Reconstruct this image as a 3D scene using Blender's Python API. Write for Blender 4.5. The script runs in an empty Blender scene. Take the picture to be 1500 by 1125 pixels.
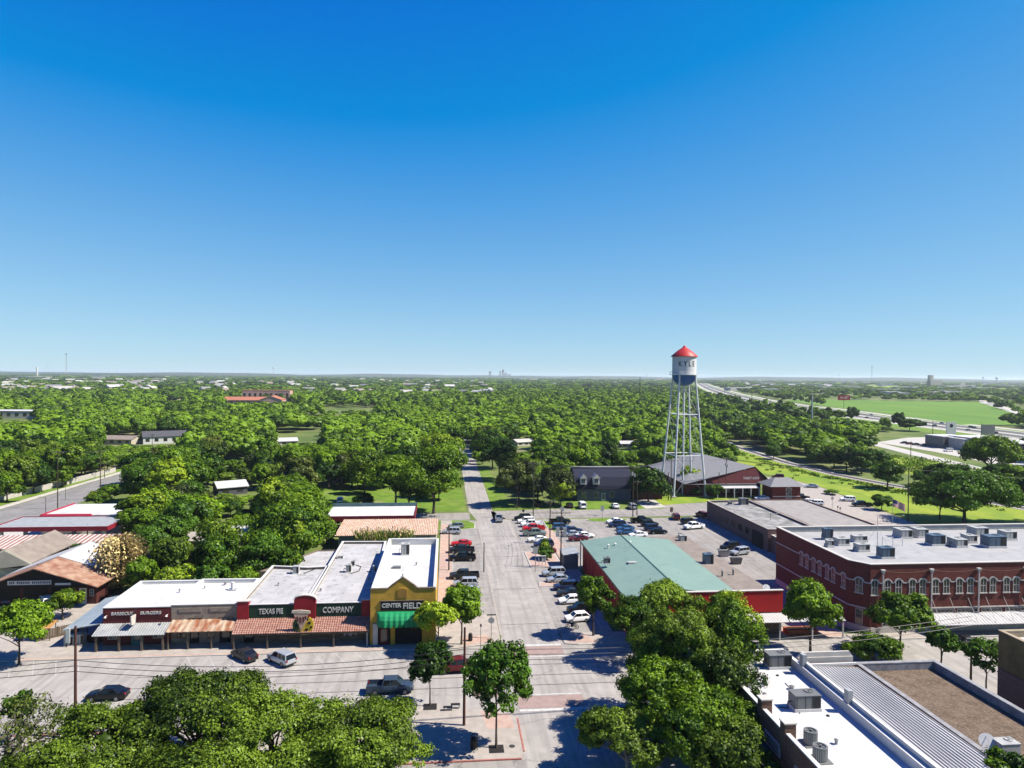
import bpy, math, random
import numpy as np
from mathutils import Vector, Matrix
R=math.radians
random.seed(7)
scene=bpy.context.scene
COL=scene.collection
# ------------------------------------------------------------ camera model
F=1000.;H=40.;CX,CY=750,562.5
YAW=math.atan(95/F); PIT=math.atan(13/F); ROL=R(0.5)
cf=Vector((math.sin(YAW)*math.cos(PIT),math.cos(YAW)*math.cos(PIT),-math.sin(PIT)))
cr=Vector((math.cos(YAW),-math.sin(YAW),0))
cu=cr.cross(cf)
Xc=cr*math.cos(ROL)+cu*math.sin(ROL); Yc=-cr*math.sin(ROL)+cu*math.cos(ROL)
def ray(px,py):
    return cf*F+Xc*(px-CX)+Yc*(CY-py)
def G(px,py,z=0):
    d=ray(px,py); t=(z-H)/d.z; return (d.x*t,d.y*t)
def V(px,py,y):
    d=ray(px,py); t=y/d.y; return (d.x*t,H+d.z*t)
def XX(px,py,x):
    d=ray(px,py); t=x/d.x; return (d.y*t,H+d.z*t)
def proj(x,y,z):
    v=Vector((x,y,z-H)); dz=v.dot(cf)
    if dz<=1: return (-9999,-9999)
    return (CX+F*v.dot(Xc)/dz, CY-F*v.dot(Yc)/dz)
def depth(x,y): return x*cf.x+y*cf.y
cam=bpy.data.cameras.new('camera'); cam.sensor_width=36; cam.lens=24; cam.clip_end=60000; cam.clip_start=.5
co=bpy.data.objects.new('camera',cam); COL.objects.link(co); scene.camera=co
m=Matrix((( Xc.x,Yc.x,-cf.x,0),(Xc.y,Yc.y,-cf.y,0),(Xc.z,Yc.z,-cf.z,H),(0,0,0,1)))
co.matrix_world=m
# ------------------------------------------------------------ light
EL=R(50); AZ=R(-11)
w=bpy.data.worlds.new('World'); scene.world=w; w.use_nodes=True
nt=w.node_tree; bg=nt.nodes['Background']
sky=nt.nodes.new('ShaderNodeTexSky'); sky.sky_type='NISHITA'; sky.sun_disc=False
sky.sun_elevation=EL; sky.sun_rotation=R(101); sky.altitude=0
sky.air_density=1.0; sky.dust_density=0.0; sky.ozone_density=4.0; sky.altitude=2000
# grade of the sky: the photograph is a saturated, deep blue exposure
def mth(op,a,b=None,clamp=False):
    m_=nt.nodes.new('ShaderNodeMath'); m_.operation=op; m_.use_clamp=clamp
    for i,q in enumerate((a,b)):
        if q is None: continue
        if isinstance(q,(int,float)): m_.inputs[i].default_value=q
        else: nt.links.new(q,m_.inputs[i])
    return m_.outputs[0]
sp=nt.nodes.new('ShaderNodeSeparateColor'); nt.links.new(sky.outputs[0],sp.inputs[0])
r_=mth('MAXIMUM',mth('MULTIPLY',mth('LOGARITHM',mth('MULTIPLY',sp.outputs[0],.05/.050),math.e),2.0),.02)
g_=mth('MAXIMUM',mth('ADD',mth('MULTIPLY',mth('LOGARITHM',mth('MULTIPLY',sp.outputs[1],.05/.0745),math.e),2.45),1.42),.2)
b_=mth('MULTIPLY',mth('POWER',mth('MULTIPLY',sp.outputs[2],.05),.25),8.24)
cb=nt.nodes.new('ShaderNodeCombineColor'); nt.links.new(r_,cb.inputs[0]); nt.links.new(g_,cb.inputs[1]); nt.links.new(b_,cb.inputs[2])
nt.links.new(cb.outputs[0],bg.inputs['Color'])
bg.inputs['Strength'].default_value=0.061
sl=bpy.data.lights.new('sun','SUN'); sl.energy=5.0; sl.angle=R(.53); sl.color=(1,.93,.82)
so=bpy.data.objects.new('sun',sl); COL.objects.link(so)
sd=Vector((math.cos(EL)*math.cos(AZ),math.cos(EL)*math.sin(AZ),math.sin(EL)))
so.rotation_euler=(-sd).to_track_quat('-Z','Y').to_euler(); so.location=(0,0,300)
vs=scene.view_settings; vs.view_transform='Standard'; vs.look='None'; vs.gamma=1; vs.exposure=1.15
scene.cycles.max_bounces=5; scene.cycles.diffuse_bounces=3; scene.cycles.transparent_max_bounces=4
scene.cycles.use_denoising=True
# ------------------------------------------------------------ materials
MT={}
KA=.58
def mat(name,col,rough=.85,var=.12,scale=1.,bump=0.,bs=None,metal=0.,spec=.3,col2=None,th=(.35,.65),stretch=None,coord='Object',detail=4):
    if name in MT: return MT[name]
    col=tuple(c*KA for c in col); col2=tuple(c*KA for c in col2) if col2 else None
    m=bpy.data.materials.new(name); m.use_nodes=True; n=m.node_tree; b=n.nodes['Principled BSDF']
    b.inputs['Roughness'].default_value=rough; b.inputs['Metallic'].default_value=metal
    b.inputs['Specular IOR Level'].default_value=spec
    tc=n.nodes.new('ShaderNodeTexCoord'); src=tc.outputs[coord]
    if stretch:
        mp=n.nodes.new('ShaderNodeMapping'); mp.inputs['Scale'].default_value=stretch
        n.links.new(src,mp.inputs[0]); src=mp.outputs[0]
    no=n.nodes.new('ShaderNodeTexNoise'); no.inputs['Scale'].default_value=scale; no.inputs['Detail'].default_value=detail; no.inputs['Roughness'].default_value=.6
    n.links.new(src,no.inputs['Vector'])
    cr_=n.nodes.new('ShaderNodeValToRGB'); e=cr_.color_ramp.elements
    e[0].position=th[0]; e[1].position=th[1]
    c2=col2 or tuple(min(1,c*(1+var)) for c in col)
    c1=col if col2 else tuple(c*(1-var) for c in col)
    e[0].color=(*c1,1); e[1].color=(*c2,1)
    n.links.new(no.outputs[0],cr_.inputs[0]); n.links.new(cr_.outputs[0],b.inputs['Base Color'])
    if bump:
        n2=n.nodes.new('ShaderNodeTexNoise'); n2.inputs['Scale'].default_value=bs or scale*8; n2.inputs['Detail'].default_value=3
        n.links.new(src,n2.inputs['Vector'])
        bp=n.nodes.new('ShaderNodeBump'); bp.inputs['Strength'].default_value=bump; bp.inputs['Distance'].default_value=.05
        n.links.new(n2.outputs[0],bp.inputs['Height']); n.links.new(bp.outputs[0],b.inputs['Normal'])
    MT[name]=m; return m
def mixin(m,fac_sock,col):
    """blend a second colour into a material's base colour"""
    n=m.node_tree; b=n.nodes['Principled BSDF']; old=b.inputs['Base Color'].links[0].from_socket
    mx=n.nodes.new('ShaderNodeMix'); mx.data_type='RGBA'
    n.links.new(fac_sock,mx.inputs[0]); n.links.new(old,mx.inputs[6]); mx.inputs[7].default_value=(*(c*KA for c in col),1)
    n.links.new(mx.outputs[2],b.inputs['Base Color'])
def wpos(m,scale):
    n=m.node_tree; g=n.nodes.new('ShaderNodeNewGeometry'); mp=n.nodes.new('ShaderNodeMapping'); mp.inputs['Scale'].default_value=scale
    n.links.new(g.outputs['Position'],mp.inputs[0]); return mp.outputs[0]
def ramp(m,sock,p0,p1,v0=0.,v1=1.):
    n=m.node_tree; r=n.nodes.new('ShaderNodeMapRange'); r.inputs[1].default_value=p0; r.inputs[2].default_value=p1
    r.inputs[3].default_value=v0; r.inputs[4].default_value=v1; r.clamp=True
    n.links.new(sock,r.inputs[0]); return r.outputs[0]
def noise(m,vec,scale,detail=3):
    n=m.node_tree; t=n.nodes.new('ShaderNodeTexNoise'); t.inputs['Scale'].default_value=scale; t.inputs['Detail'].default_value=detail
    n.links.new(vec,t.inputs['Vector']); return t.outputs[0]
def asphalt(name,col,crack=.5,sx=(1,1,1)):
    m=mat(name,col,.92,.13,.35,.3,30,th=(.3,.7))
    p=wpos(m,sx)
    mixin(m,ramp(m,noise(m,wpos(m,(sx[0]*1.2,sx[1]*.05,1)),.9),.46,.62,0,.6),tuple(c*.68 for c in col))   # wheel wear along the lane
    mixin(m,ramp(m,noise(m,p,.12,4),.52,.62,0,.35),tuple(min(1,c*1.25) for c in col))
    n=m.node_tree; v=n.nodes.new('ShaderNodeTexVoronoi'); v.feature='DISTANCE_TO_EDGE'; v.inputs['Scale'].default_value=.11
    d=n.nodes.new('ShaderNodeTexNoise'); d.inputs['Scale'].default_value=.5; n.links.new(p,d.inputs['Vector'])
    ad=n.nodes.new('ShaderNodeVectorMath'); ad.operation='MULTIPLY_ADD'; n.links.new(d.outputs[1],ad.inputs[0]); ad.inputs[1].default_value=(3,3,0); n.links.new(p,ad.inputs[2])
    n.links.new(ad.outputs[0],v.inputs['Vector'])
    mixin(m,ramp(m,v.outputs[0],.0,.012,crack,0),tuple(c*.35 for c in col))
    mixin(m,ramp(m,noise(m,p,1.7,2),.70,.78,0,.6),tuple(c*.48 for c in col))   # oil spots
    mixin(m,ramp(m,noise(m,wpos(m,(sx[0]*.35,sx[1]*.35,1)),.5,1),.60,.605,0,.4),tuple(c*.78 for c in col))   # repaired patches
    return m
def roofseams(m,pitch,col,wd=.02):
    n=m.node_tree; g=n.nodes.new('ShaderNodeNewGeometry'); sp=n.nodes.new('ShaderNodeSeparateXYZ'); n.links.new(g.outputs['Position'],sp.inputs[0])
    for ax,p in ((0,pitch),(1,pitch*2.3)):
        a=n.nodes.new('ShaderNodeMath'); a.operation='DIVIDE'; n.links.new(sp.outputs[ax],a.inputs[0]); a.inputs[1].default_value=p
        f=n.nodes.new('ShaderNodeMath'); f.operation='FRACT'; n.links.new(a.outputs[0],f.inputs[0])
        l=n.nodes.new('ShaderNodeMath'); l.operation='LESS_THAN'; n.links.new(f.outputs[0],l.inputs[0]); l.inputs[1].default_value=wd if ax==0 else wd*.6
        k=n.nodes.new('ShaderNodeMath'); k.operation='MULTIPLY'; n.links.new(l.outputs[0],k.inputs[0]); k.inputs[1].default_value=.55
        mixin(m,k.outputs[0],col)
def brickmat(name,c1,c2,mortar,scale=1.,bw=.42,bh=.16):
    m=mat(name,c1,.88,.1,1.5)
    n=m.node_tree; b=n.nodes['Principled BSDF']
    g=n.nodes.new('ShaderNodeNewGeometry'); sp=n.nodes.new('ShaderNodeSeparateXYZ'); n.links.new(g.outputs['Position'],sp.inputs[0])
    ad=n.nodes.new('ShaderNodeMath'); n.links.new(sp.outputs[0],ad.inputs[0]); n.links.new(sp.outputs[1],ad.inputs[1])
    cb=n.nodes.new('ShaderNodeCombineXYZ'); n.links.new(ad.outputs[0],cb.inputs[0]); n.links.new(sp.outputs[2],cb.inputs[1])
    br=n.nodes.new('ShaderNodeTexBrick'); br.inputs['Scale'].default_value=scale; br.inputs['Brick Width'].default_value=bw; br.inputs['Row Height'].default_value=bh
    br.inputs['Mortar Size'].default_value=.012; br.inputs['Color1'].default_value=(*(c*KA for c in c1),1); br.inputs['Color2'].default_value=(*(c*KA for c in c2),1); br.inputs['Mortar'].default_value=(*(c*KA for c in mortar),1)
    n.links.new(cb.outputs[0],br.inputs['Vector']); n.links.new(br.outputs[0],b.inputs['Base Color'])
    mixin(m,ramp(m,noise(m,g.outputs['Position'],.5,5),.5,.7,0,.35),tuple(c*.6 for c in c1))
    return m
def leafmat(name,dark,light,tr=.2):
    m=bpy.data.materials.new(name); m.use_nodes=True; n=m.node_tree; n.nodes.clear()
    out=n.nodes.new('ShaderNodeOutputMaterial'); at=n.nodes.new('ShaderNodeAttribute'); at.attribute_name='tint'
    oi=n.nodes.new('ShaderNodeObjectInfo')
    ad=n.nodes.new('ShaderNodeMath'); ad.operation='MULTIPLY_ADD'; n.links.new(oi.outputs['Random'],ad.inputs[0]); ad.inputs[1].default_value=.5; n.links.new(at.outputs['Fac'],ad.inputs[2])
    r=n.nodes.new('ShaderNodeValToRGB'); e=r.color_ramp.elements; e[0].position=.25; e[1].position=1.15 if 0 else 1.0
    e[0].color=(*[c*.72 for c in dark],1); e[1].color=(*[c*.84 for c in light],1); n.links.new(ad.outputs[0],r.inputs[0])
    d=n.nodes.new('ShaderNodeBsdfDiffuse'); t=n.nodes.new('ShaderNodeBsdfTranslucent')
    n.links.new(r.outputs[0],d.inputs[0])
    g=n.nodes.new('ShaderNodeGamma'); g.inputs[1].default_value=.9; n.links.new(r.outputs[0],g.inputs[0]); n.links.new(g.outputs[0],t.inputs[0])
    mx=n.nodes.new('ShaderNodeMixShader'); mx.inputs[0].default_value=tr
    n.links.new(d.outputs[0],mx.inputs[1]); n.links.new(t.outputs[0],mx.inputs[2])
    gl=n.nodes.new('ShaderNodeBsdfGlossy'); gl.inputs['Roughness'].default_value=.45; gl.inputs[0].default_value=(.8,.85,.8,1)
    m2=n.nodes.new('ShaderNodeMixShader'); m2.inputs[0].default_value=.012
    n.links.new(mx.outputs[0],m2.inputs[1]); n.links.new(gl.outputs[0],m2.inputs[2])
    n.links.new(m2.outputs[0],out.inputs[0]); MT[name]=m; return m
L_green=leafmat('leaf_green',(0.016, 0.055, 0.004),(0.18, 0.305, 0.011))
L_oak=leafmat('leaf_oak',(0.015, 0.038, 0.005),(0.19, 0.29, 0.022))
L_dark=leafmat('leaf_dark',(0.01, 0.034, 0.004),(0.09, 0.19, 0.012))
L_lime=leafmat('leaf_lime',(0.05, 0.11, 0.006),(0.34, 0.46, 0.022))
L_olive=leafmat('leaf_olive',(0.026, 0.044, 0.01),(0.17, 0.21, 0.032))
L_tan=leafmat('frond_tan',(.20,.14,.06),(.85,.68,.30),.15)
L_grey=leafmat('leaf_grey',(.045,.045,.030),(.17,.15,.10),.1)
L_far=leafmat('leaf_far',(0.024, 0.06, 0.008),(0.15, 0.255, 0.014),.15)
M_bark=mat('bark',(.10,.08,.06),.95,.3,6,.5)
M_barkpale=mat('bark_pale',(.30,.28,.23),.95,.3,3,.3)
M_road=asphalt('road_asphalt',(.44,.41,.375))
M_road2=asphalt('side_asphalt',(.30,.29,.28))
M_cross=asphalt('cross_asphalt',(.45,.42,.385),.35,(1,1,1))
M_lot=asphalt('lot_asphalt',(.37,.345,.315),.55)
M_hwy=mat('highway_lane',(.13,.128,.125),.9,.12,.05)
M_conc=mat('concrete',(.46,.41,.36),.9,.12,.8,.2,12)
M_concw=mat('concrete_pale',(.58,.55,.50),.9,.1,.5,.2,12)
M_pink=mat('brick_paving',(.50,.33,.26),.9,.15,.9,.2,14,col2=(.60,.45,.37))
M_pinkd=mat('brick_crosswalk',(.35,.25,.22),.9,.15,.9,.2,14,col2=(.44,.32,.285))
M_redk=mat('red_kerb_paint',(.45,.16,.13),.85,.2,2)
M_paint=mat('white_line_paint',(.50,.48,.45),.8,.15,2.5,col2=(.78,.76,.73))
M_white=mat('white_paint',(.78,.77,.74),.7,.06,1)
M_wroof=mat('white_membrane',(.68,.67,.65),.7,.1,.35,col2=(.76,.75,.74),th=(.3,.6))
mixin(M_wroof,ramp(M_wroof,noise(M_wroof,wpos(M_wroof,(1,.5,1)),.5,6),.54,.68,0,.45),(.46,.44,.40))
M_groof=mat('grey_membrane',(.50,.49,.48),.8,.1,.3,col2=(.60,.59,.58),th=(.4,.6))
mixin(M_groof,ramp(M_groof,noise(M_groof,wpos(M_groof,(1.5,.6,1)),.4,5),.58,.68,0,.4),(.30,.29,.28))
for _m,_p,_c in ((M_wroof,3.1,(.46,.45,.43)),(M_groof,2.7,(.33,.32,.31))): roofseams(_m,_p,_c)
mixin(M_groof,ramp(M_groof,noise(M_groof,wpos(M_groof,(1,1,1)),.9,6),.56,.7,0,.6),(.24,.23,.22))
M_green=mat('green_roof_coat',(.22,.34,.285),.6,.05,.25,col2=(.25,.37,.31))
mixin(M_green,ramp(M_green,noise(M_green,wpos(M_green,(1,.3,1)),.5,5),.6,.72,0,.3),(.17,.30,.27))
M_tanroof=mat('tan_gravel_roof',(.30,.25,.21),.95,.15,.6,.4,20)
M_gravel=mat('brown_gravel',(.115,.08,.052),.97,.3,.9,.9,14,detail=8,th=(.38,.62),col2=(.21,.15,.10))
mixin(M_gravel,ramp(M_gravel,noise(M_gravel,wpos(M_gravel,(1,1,1)),4,4),.48,.62,0,.7),(.28,.205,.14))
M_galv=mat('galvanised_sheet',(.42,.43,.42),.5,.15,.8,metal=.0,spec=.5)
M_galvw=mat('pale_metal_roof',(.62,.61,.60),.7,.08,.5,spec=.15)
M_bluegrey=mat('blue_grey_metal',(.33,.39,.42),.5,.1,.5,spec=.5)
M_rust=mat('rusty_sheet',(.34,.13,.06),.8,.2,1.1,col2=(.60,.46,.32),stretch=(1,.2,1),th=(.4,.6))
M_rustred=mat('rusty_red_roof',(.30,.12,.07),.8,.2,.7,col2=(.50,.33,.22),th=(.35,.65))
M_tile=mat('clay_tile',(.36,.15,.11),.85,.2,2.2,col2=(.54,.32,.25))
M_tilepale=mat('pale_clay_tile',(.52,.27,.16),.85,.2,1.6,col2=(.72,.60,.47))
M_maroon=mat('maroon_paint',(.14,.018,.022),.75,.2,1)
M_red=mat('red_paint',(.34,.012,.022),.65,.15,.8)
M_redwall=mat('red_metal_wall',(.52,.010,.012),.6,.12,.6)
M_dkgreen=mat('dark_green_board',(.012,.055,.028),.7,.2,.8)
M_yellow=mat('yellow_stucco',(.64,.38,.05),.9,.16,.5,.2,12)
M_stone=brickmat('pale_stone',(.40,.33,.26),(.29,.22,.17),(.44,.39,.32),1.,.7,.3)
M_stoned=brickmat('rough_stone',(.30,.23,.17),(.20,.15,.11),(.33,.28,.22),1.,.6,.25)
M_brick=brickmat('dark_red_brick',(.21,.042,.029),(.15,.032,.023),(.21,.08,.06),1.,.5,.19)
M_brickb=brickmat('brown_brick',(.25,.12,.07),(.15,.075,.05),(.28,.22,.17),1.,.42,.15)
M_brickp=brickmat('purple_brick',(.22,.12,.10),(.15,.09,.085),(.28,.23,.20),1.,.5,.18)
M_trim=mat('cream_trim',(.66,.62,.56),.8,.08,1)
M_glass=mat('dark_glass',(.02,.025,.03),.12,.2,1,spec=.8)
M_glassb=mat('bluish_glass',(.06,.10,.13),.15,.2,1,spec=.8)
M_black=mat('black_metal',(.02,.02,.022),.5,.1,1)
M_dark=mat('dark_interior',(.02,.018,.016),.95,.2,1)
M_wood=mat('weathered_wood',(.17,.13,.09),.9,.2,2)
M_pole=mat('pole_wood',(.075,.055,.042),.95,.2,3)
M_steel=mat('grey_steel',(.45,.46,.46),.5,.08,1,spec=.5)
M_acg=mat('unit_grey',(.20,.205,.20),.55,.1,1)
M_acl=mat('unit_light',(.52,.52,.49),.55,.12,1)
M_acb=mat('unit_blue_grey',(.10,.15,.21),.5,.15,1)
M_awn=mat('green_awning',(.005,.30,.11),.75,.1,.8)
M_teal=mat('teal_paint',(.06,.24,.26),.6,.15,1)
M_navy=mat('navy_shingle',(.014,.018,.045),.85,.2,2)
M_shing=mat('grey_shingle',(.27,.27,.28),.9,.12,1.2,stretch=(1,3,3))
M_shingd=mat('dark_shingle',(.10,.10,.11),.9,.15,1.5)
M_tan=mat('tan_stucco',(.45,.36,.24),.9,.15,.6,.2,10)
M_tand=mat('ochre_stucco',(.22,.155,.065),.9,.25,.9,.3,10)
M_cream=mat('cream_wall',(.58,.52,.40),.85,.08,.8)
M_brownwall=mat('brown_red_wall',(.085,.02,.016),.8,.2,1)
M_signw=mat('sign_letters',(.72,.70,.66),.6,.05,1)
M_grass=mat('lawn_grass',(.11,.21,.012),.95,.2,.25,.4,12,col2=(.19,.31,.02),coord='Object')
mixin(M_grass,ramp(M_grass,noise(M_grass,wpos(M_grass,(1,1,1)),.16,5),.55,.66,0,.5),(.34,.31,.13))
mixin(M_grass,ramp(M_grass,noise(M_grass,wpos(M_grass,(1,1,1)),.7,4),.56,.7,0,.5),(.08,.15,.012))
M_grassb=mat('bright_verge_grass',(.20,.32,.014),.95,.2,.10,.4,8,col2=(.34,.41,.028),stretch=(1,.25,1))
mixin(M_grassb,ramp(M_grassb,noise(M_grassb,wpos(M_grassb,(1,.35,1)),.18,5),.52,.62,0,.6),(.15,.27,.016))
mixin(M_grassb,ramp(M_grassb,noise(M_grassb,wpos(M_grassb,(1,1,1)),1.2,4),.55,.7,0,.5),(.12,.19,.018))
M_field=mat('crop_field',(.105,.235,.015),.95,.2,.012,col2=(.16,.30,.02),stretch=(4,.3,1),th=(.4,.6))
mixin(M_field,ramp(M_field,noise(M_field,wpos(M_field,(.1,1,1)),.07,4),.5,.65,0,.45),(.075,.18,.012))
M_earth=mat('ground_earth',(.10,.16,.025),.97,.3,.03,.3,2,col2=(.20,.24,.06),th=(.4,.62))
mixin(M_earth,ramp(M_earth,noise(M_earth,wpos(M_earth,(1,1,1)),.008,5),.55,.65,0,.6),(.30,.27,.15))
M_ball=mat('ballast',(.50,.46,.42),.95,.25,1.5,.4,10)
M_rail=mat('rail_dark',(.05,.045,.04),.7,.2,2)
M_hill=mat('hill_woods',(.03,.05,.028),.97,.3,.004,col2=(.06,.085,.045),th=(.4,.6))
# ------------------------------------------------------------ object helpers
def tag(o,label=None,cat=None,group=None,kind=None):
    if label: o['label']=label
    if cat: o['category']=cat
    if group: o['group']=group
    if kind: o['kind']=kind
    return o
def empty(name,loc=(0,0,0),rz=0,label=None,cat=None,group=None):
    o=bpy.data.objects.new(name,None); COL.objects.link(o); o.location=loc; o.rotation_euler=(0,0,rz); o.empty_display_size=.2
    return tag(o,label,cat,group)
def chain(p):
    """where a parent chain of unrotated objects stands: parts are written in world coordinates and stored local to their thing"""
    v=Vector((0,0,0))
    while p is not None: v+=p.location; p=p.parent
    return v
class MB:
    def __init__(s): s.v=[]; s.f=[]
    def quad(s,*p):
        i=len(s.v); s.v+= [tuple(q) for q in p]; s.f.append(tuple(range(i,i+len(p)))); return s
    def box(s,x0,y0,z0,x1,y1,z1):
        return s.hexa([(x0,y0,z0),(x1,y0,z0),(x1,y1,z0),(x0,y1,z0)],[(x0,y0,z1),(x1,y0,z1),(x1,y1,z1),(x0,y1,z1)])
    def hexa(s,b,t):
        i=len(s.v); n=len(b); s.v+=[tuple(q) for q in b]+[tuple(q) for q in t]
        s.f.append(tuple(i+k for k in range(n-1,-1,-1))); s.f.append(tuple(i+n+k for k in range(n)))
        for k in range(n): s.f.append((i+k,i+(k+1)%n,i+n+(k+1)%n,i+n+k))
        return s
    def prism(s,poly,z0,z1): return s.hexa([(x,y,z0) for x,y in poly],[(x,y,z1) for x,y in poly])
    def cbox(s,c,sz,rz=0):
        cx,cy,cz=c; a,b,h=sz[0]/2,sz[1]/2,sz[2]; ca,sa=math.cos(rz),math.sin(rz)
        P=[(cx+x*ca-y*sa,cy+x*sa+y*ca) for x,y in ((-a,-b),(a,-b),(a,b),(-a,b))]
        return s.prism(P,cz,cz+h)
    def tube(s,p0,p1,r0,r1=None,n=8,cap=True):
        r1=r0 if r1 is None else r1; p0=Vector(p0); p1=Vector(p1); d=(p1-p0).normalized()
        a=d.cross(Vector((0,0,1))) if abs(d.z)<.9 else d.cross(Vector((1,0,0))); a.normalize(); b=d.cross(a)
        i=len(s.v)
        for p,r in ((p0,r0),(p1,r1)):
            for k in range(n):
                t=2*math.pi*k/n; s.v.append(tuple(p+a*math.cos(t)*r+b*math.sin(t)*r))
        for k in range(n): s.f.append((i+k,i+(k+1)%n,i+n+(k+1)%n,i+n+k))
        if cap: s.f.append(tuple(i+k for k in range(n-1,-1,-1))); s.f.append(tuple(i+n+k for k in range(n)))
        return s
    def path(s,pts,r,n=6,rs=None):
        for k in range(len(pts)-1): s.tube(pts[k],pts[k+1],rs[k] if rs else r,rs[k+1] if rs else r,n,cap=(k in(0,len(pts)-2)))
        return s
    def lathe(s,c,prof,n=24):
        i=len(s.v)
        for r,z in prof:
            for k in range(n):
                t=2*math.pi*k/n; s.v.append((c[0]+r*math.cos(t),c[1]+r*math.sin(t),c[2]+z))
        for j in range(len(prof)-1):
            for k in range(n): s.f.append((i+j*n+k,i+j*n+(k+1)%n,i+(j+1)*n+(k+1)%n,i+(j+1)*n+k))
        s.f.append(tuple(i+k for k in range(n-1,-1,-1))); m_=i+(len(prof)-1)*n; s.f.append(tuple(m_+k for k in range(n)))
        return s
    def loft(s,rings):
        i=len(s.v); n=len(rings[0])
        for r in rings: s.v+=[tuple(q) for q in r]
        for j in range(len(rings)-1):
            for k in range(n): s.f.append((i+j*n+k,i+j*n+(k+1)%n,i+(j+1)*n+(k+1)%n,i+(j+1)*n+k))
        s.f.append(tuple(i+k for k in range(n-1,-1,-1))); m_=i+(len(rings)-1)*n; s.f.append(tuple(m_+k for k in range(n)))
        return s
    def build(s,name,mt,parent=None,smooth=False,recalc=True):
        of=chain(parent); me=bpy.data.meshes.new(name); me.from_pydata([(x-of.x,y-of.y,z-of.z) for x,y,z in s.v],[],s.f)
        if recalc:
            import bmesh
            b=bmesh.new(); b.from_mesh(me); bmesh.ops.recalc_face_normals(b,faces=b.faces); b.to_mesh(me); b.free()
        if smooth:
            me.shade_smooth()
            try: me.set_sharp_from_angle(angle=R(40))
            except Exception: pass
        me.materials.append(mt); o=bpy.data.objects.new(name,me); COL.objects.link(o)
        if parent: o.parent=parent
        return o
def copytree(o,parent=None):
    c=o.copy(); COL.objects.link(c)
    if parent is not None: c.parent=parent
    for ch in list(o.children): copytree(ch,c)
    return c
def struct(name,mb,mt):
    return tag(mb.build(name,mt),kind='structure')
def sheet(name,poly,z,mt,kind='structure'):
    b=MB(); b.quad(*[(x,y,z) for x,y in poly]); return tag(b.build(name,mt,recalc=False),kind=kind)
def slab(name,poly,z0,z1,mt): return struct(name,MB().prism(poly,z0,z1),mt)
def gp(*pts): return [G(*p) for p in pts]
def ccw(p):
    a=sum(p[i][0]*p[(i+1)%len(p)][1]-p[(i+1)%len(p)][0]*p[i][1] for i in range(len(p)))
    return p if a>0 else p[::-1]
def inset(poly,t):
    poly=ccw(poly); n=len(poly); out=[]
    for i in range(n):
        p0,p1,p2=Vector(poly[i-1]),Vector(poly[i]),Vector(poly[(i+1)%n])
        d1=(p1-p0).normalized(); d2=(p2-p1).normalized(); n1=Vector((-d1.y,d1.x)); n2=Vector((-d2.y,d2.x))
        b=(n1+n2); k=t/max(.3,(1+n1.dot(n2))/2*1.0)*.5
        out.append((p1.x+b.x*k,p1.y+b.y*k))
    return out
def ring(mb,outer,inner,z0,z1):
    n=len(outer)
    for i in range(n):
        j=(i+1)%n; o0,o1,i0,i1=outer[i],outer[j],inner[i],inner[j]
        mb.quad((*o0,z0),(*o1,z0),(*o1,z1),(*o0,z1)); mb.quad((*i1,z0),(*i0,z0),(*i0,z1),(*i1,z1))
        mb.quad((*o0,z1),(*o1,z1),(*i1,z1),(*i0,z1)); mb.quad((*o1,z0),(*o0,z0),(*i0,z0),(*i1,z0))
    return mb
def flat(name,poly,zp,zr,wall,roofm,cap,label,cat,t=.35,group=None,capw=.05,inner=None):
    """flat-roofed building: walls with a parapet, roof deck, coping"""
    poly=ccw(poly); e=empty(name,(0,0,0),0,label,cat,group)
    cx=sum(p[0] for p in poly)/len(poly); cy=sum(p[1] for p in poly)/len(poly); e.location=(cx,cy,0)
    P=poly; I=inset(P,t)
    ring(MB(),P,I,0,zp).build('wall',wall,e,recalc=False)
    b=MB(); b.quad(*[(x,y,zr) for x,y in I]); b.build('roof',roofm,e,recalc=False)
    if inner: ring(MB(),inset(P,t-.02),inset(P,t+.03),zr-.1,zp-.003).build('parapet_lining',inner,e,recalc=False)
    if cap: ring(MB(),inset(P,-capw),inset(P,t+capw),zp+.003,zp+.12).build('coping',cap,e,recalc=False)
    return e
class Fr:
    """a wall frame: origin o, unit right u, outward normal n (plan)"""
    def __init__(s,o,u,n): s.o=Vector(o); s.u=Vector((u[0],u[1],0)).normalized(); s.n=Vector((n[0],n[1],0)).normalized()
    def p(s,a,c,z): q=s.o+s.u*a+s.n*c; return (q.x,q.y,q.z+z)
    def box(s,mb,a0,a1,z0,z1,c0,c1):
        return mb.hexa([s.p(a0,c0,z0),s.p(a1,c0,z0),s.p(a1,c1,z0),s.p(a0,c1,z0)],[s.p(a0,c0,z1),s.p(a1,c0,z1),s.p(a1,c1,z1),s.p(a0,c1,z1)])
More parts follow.
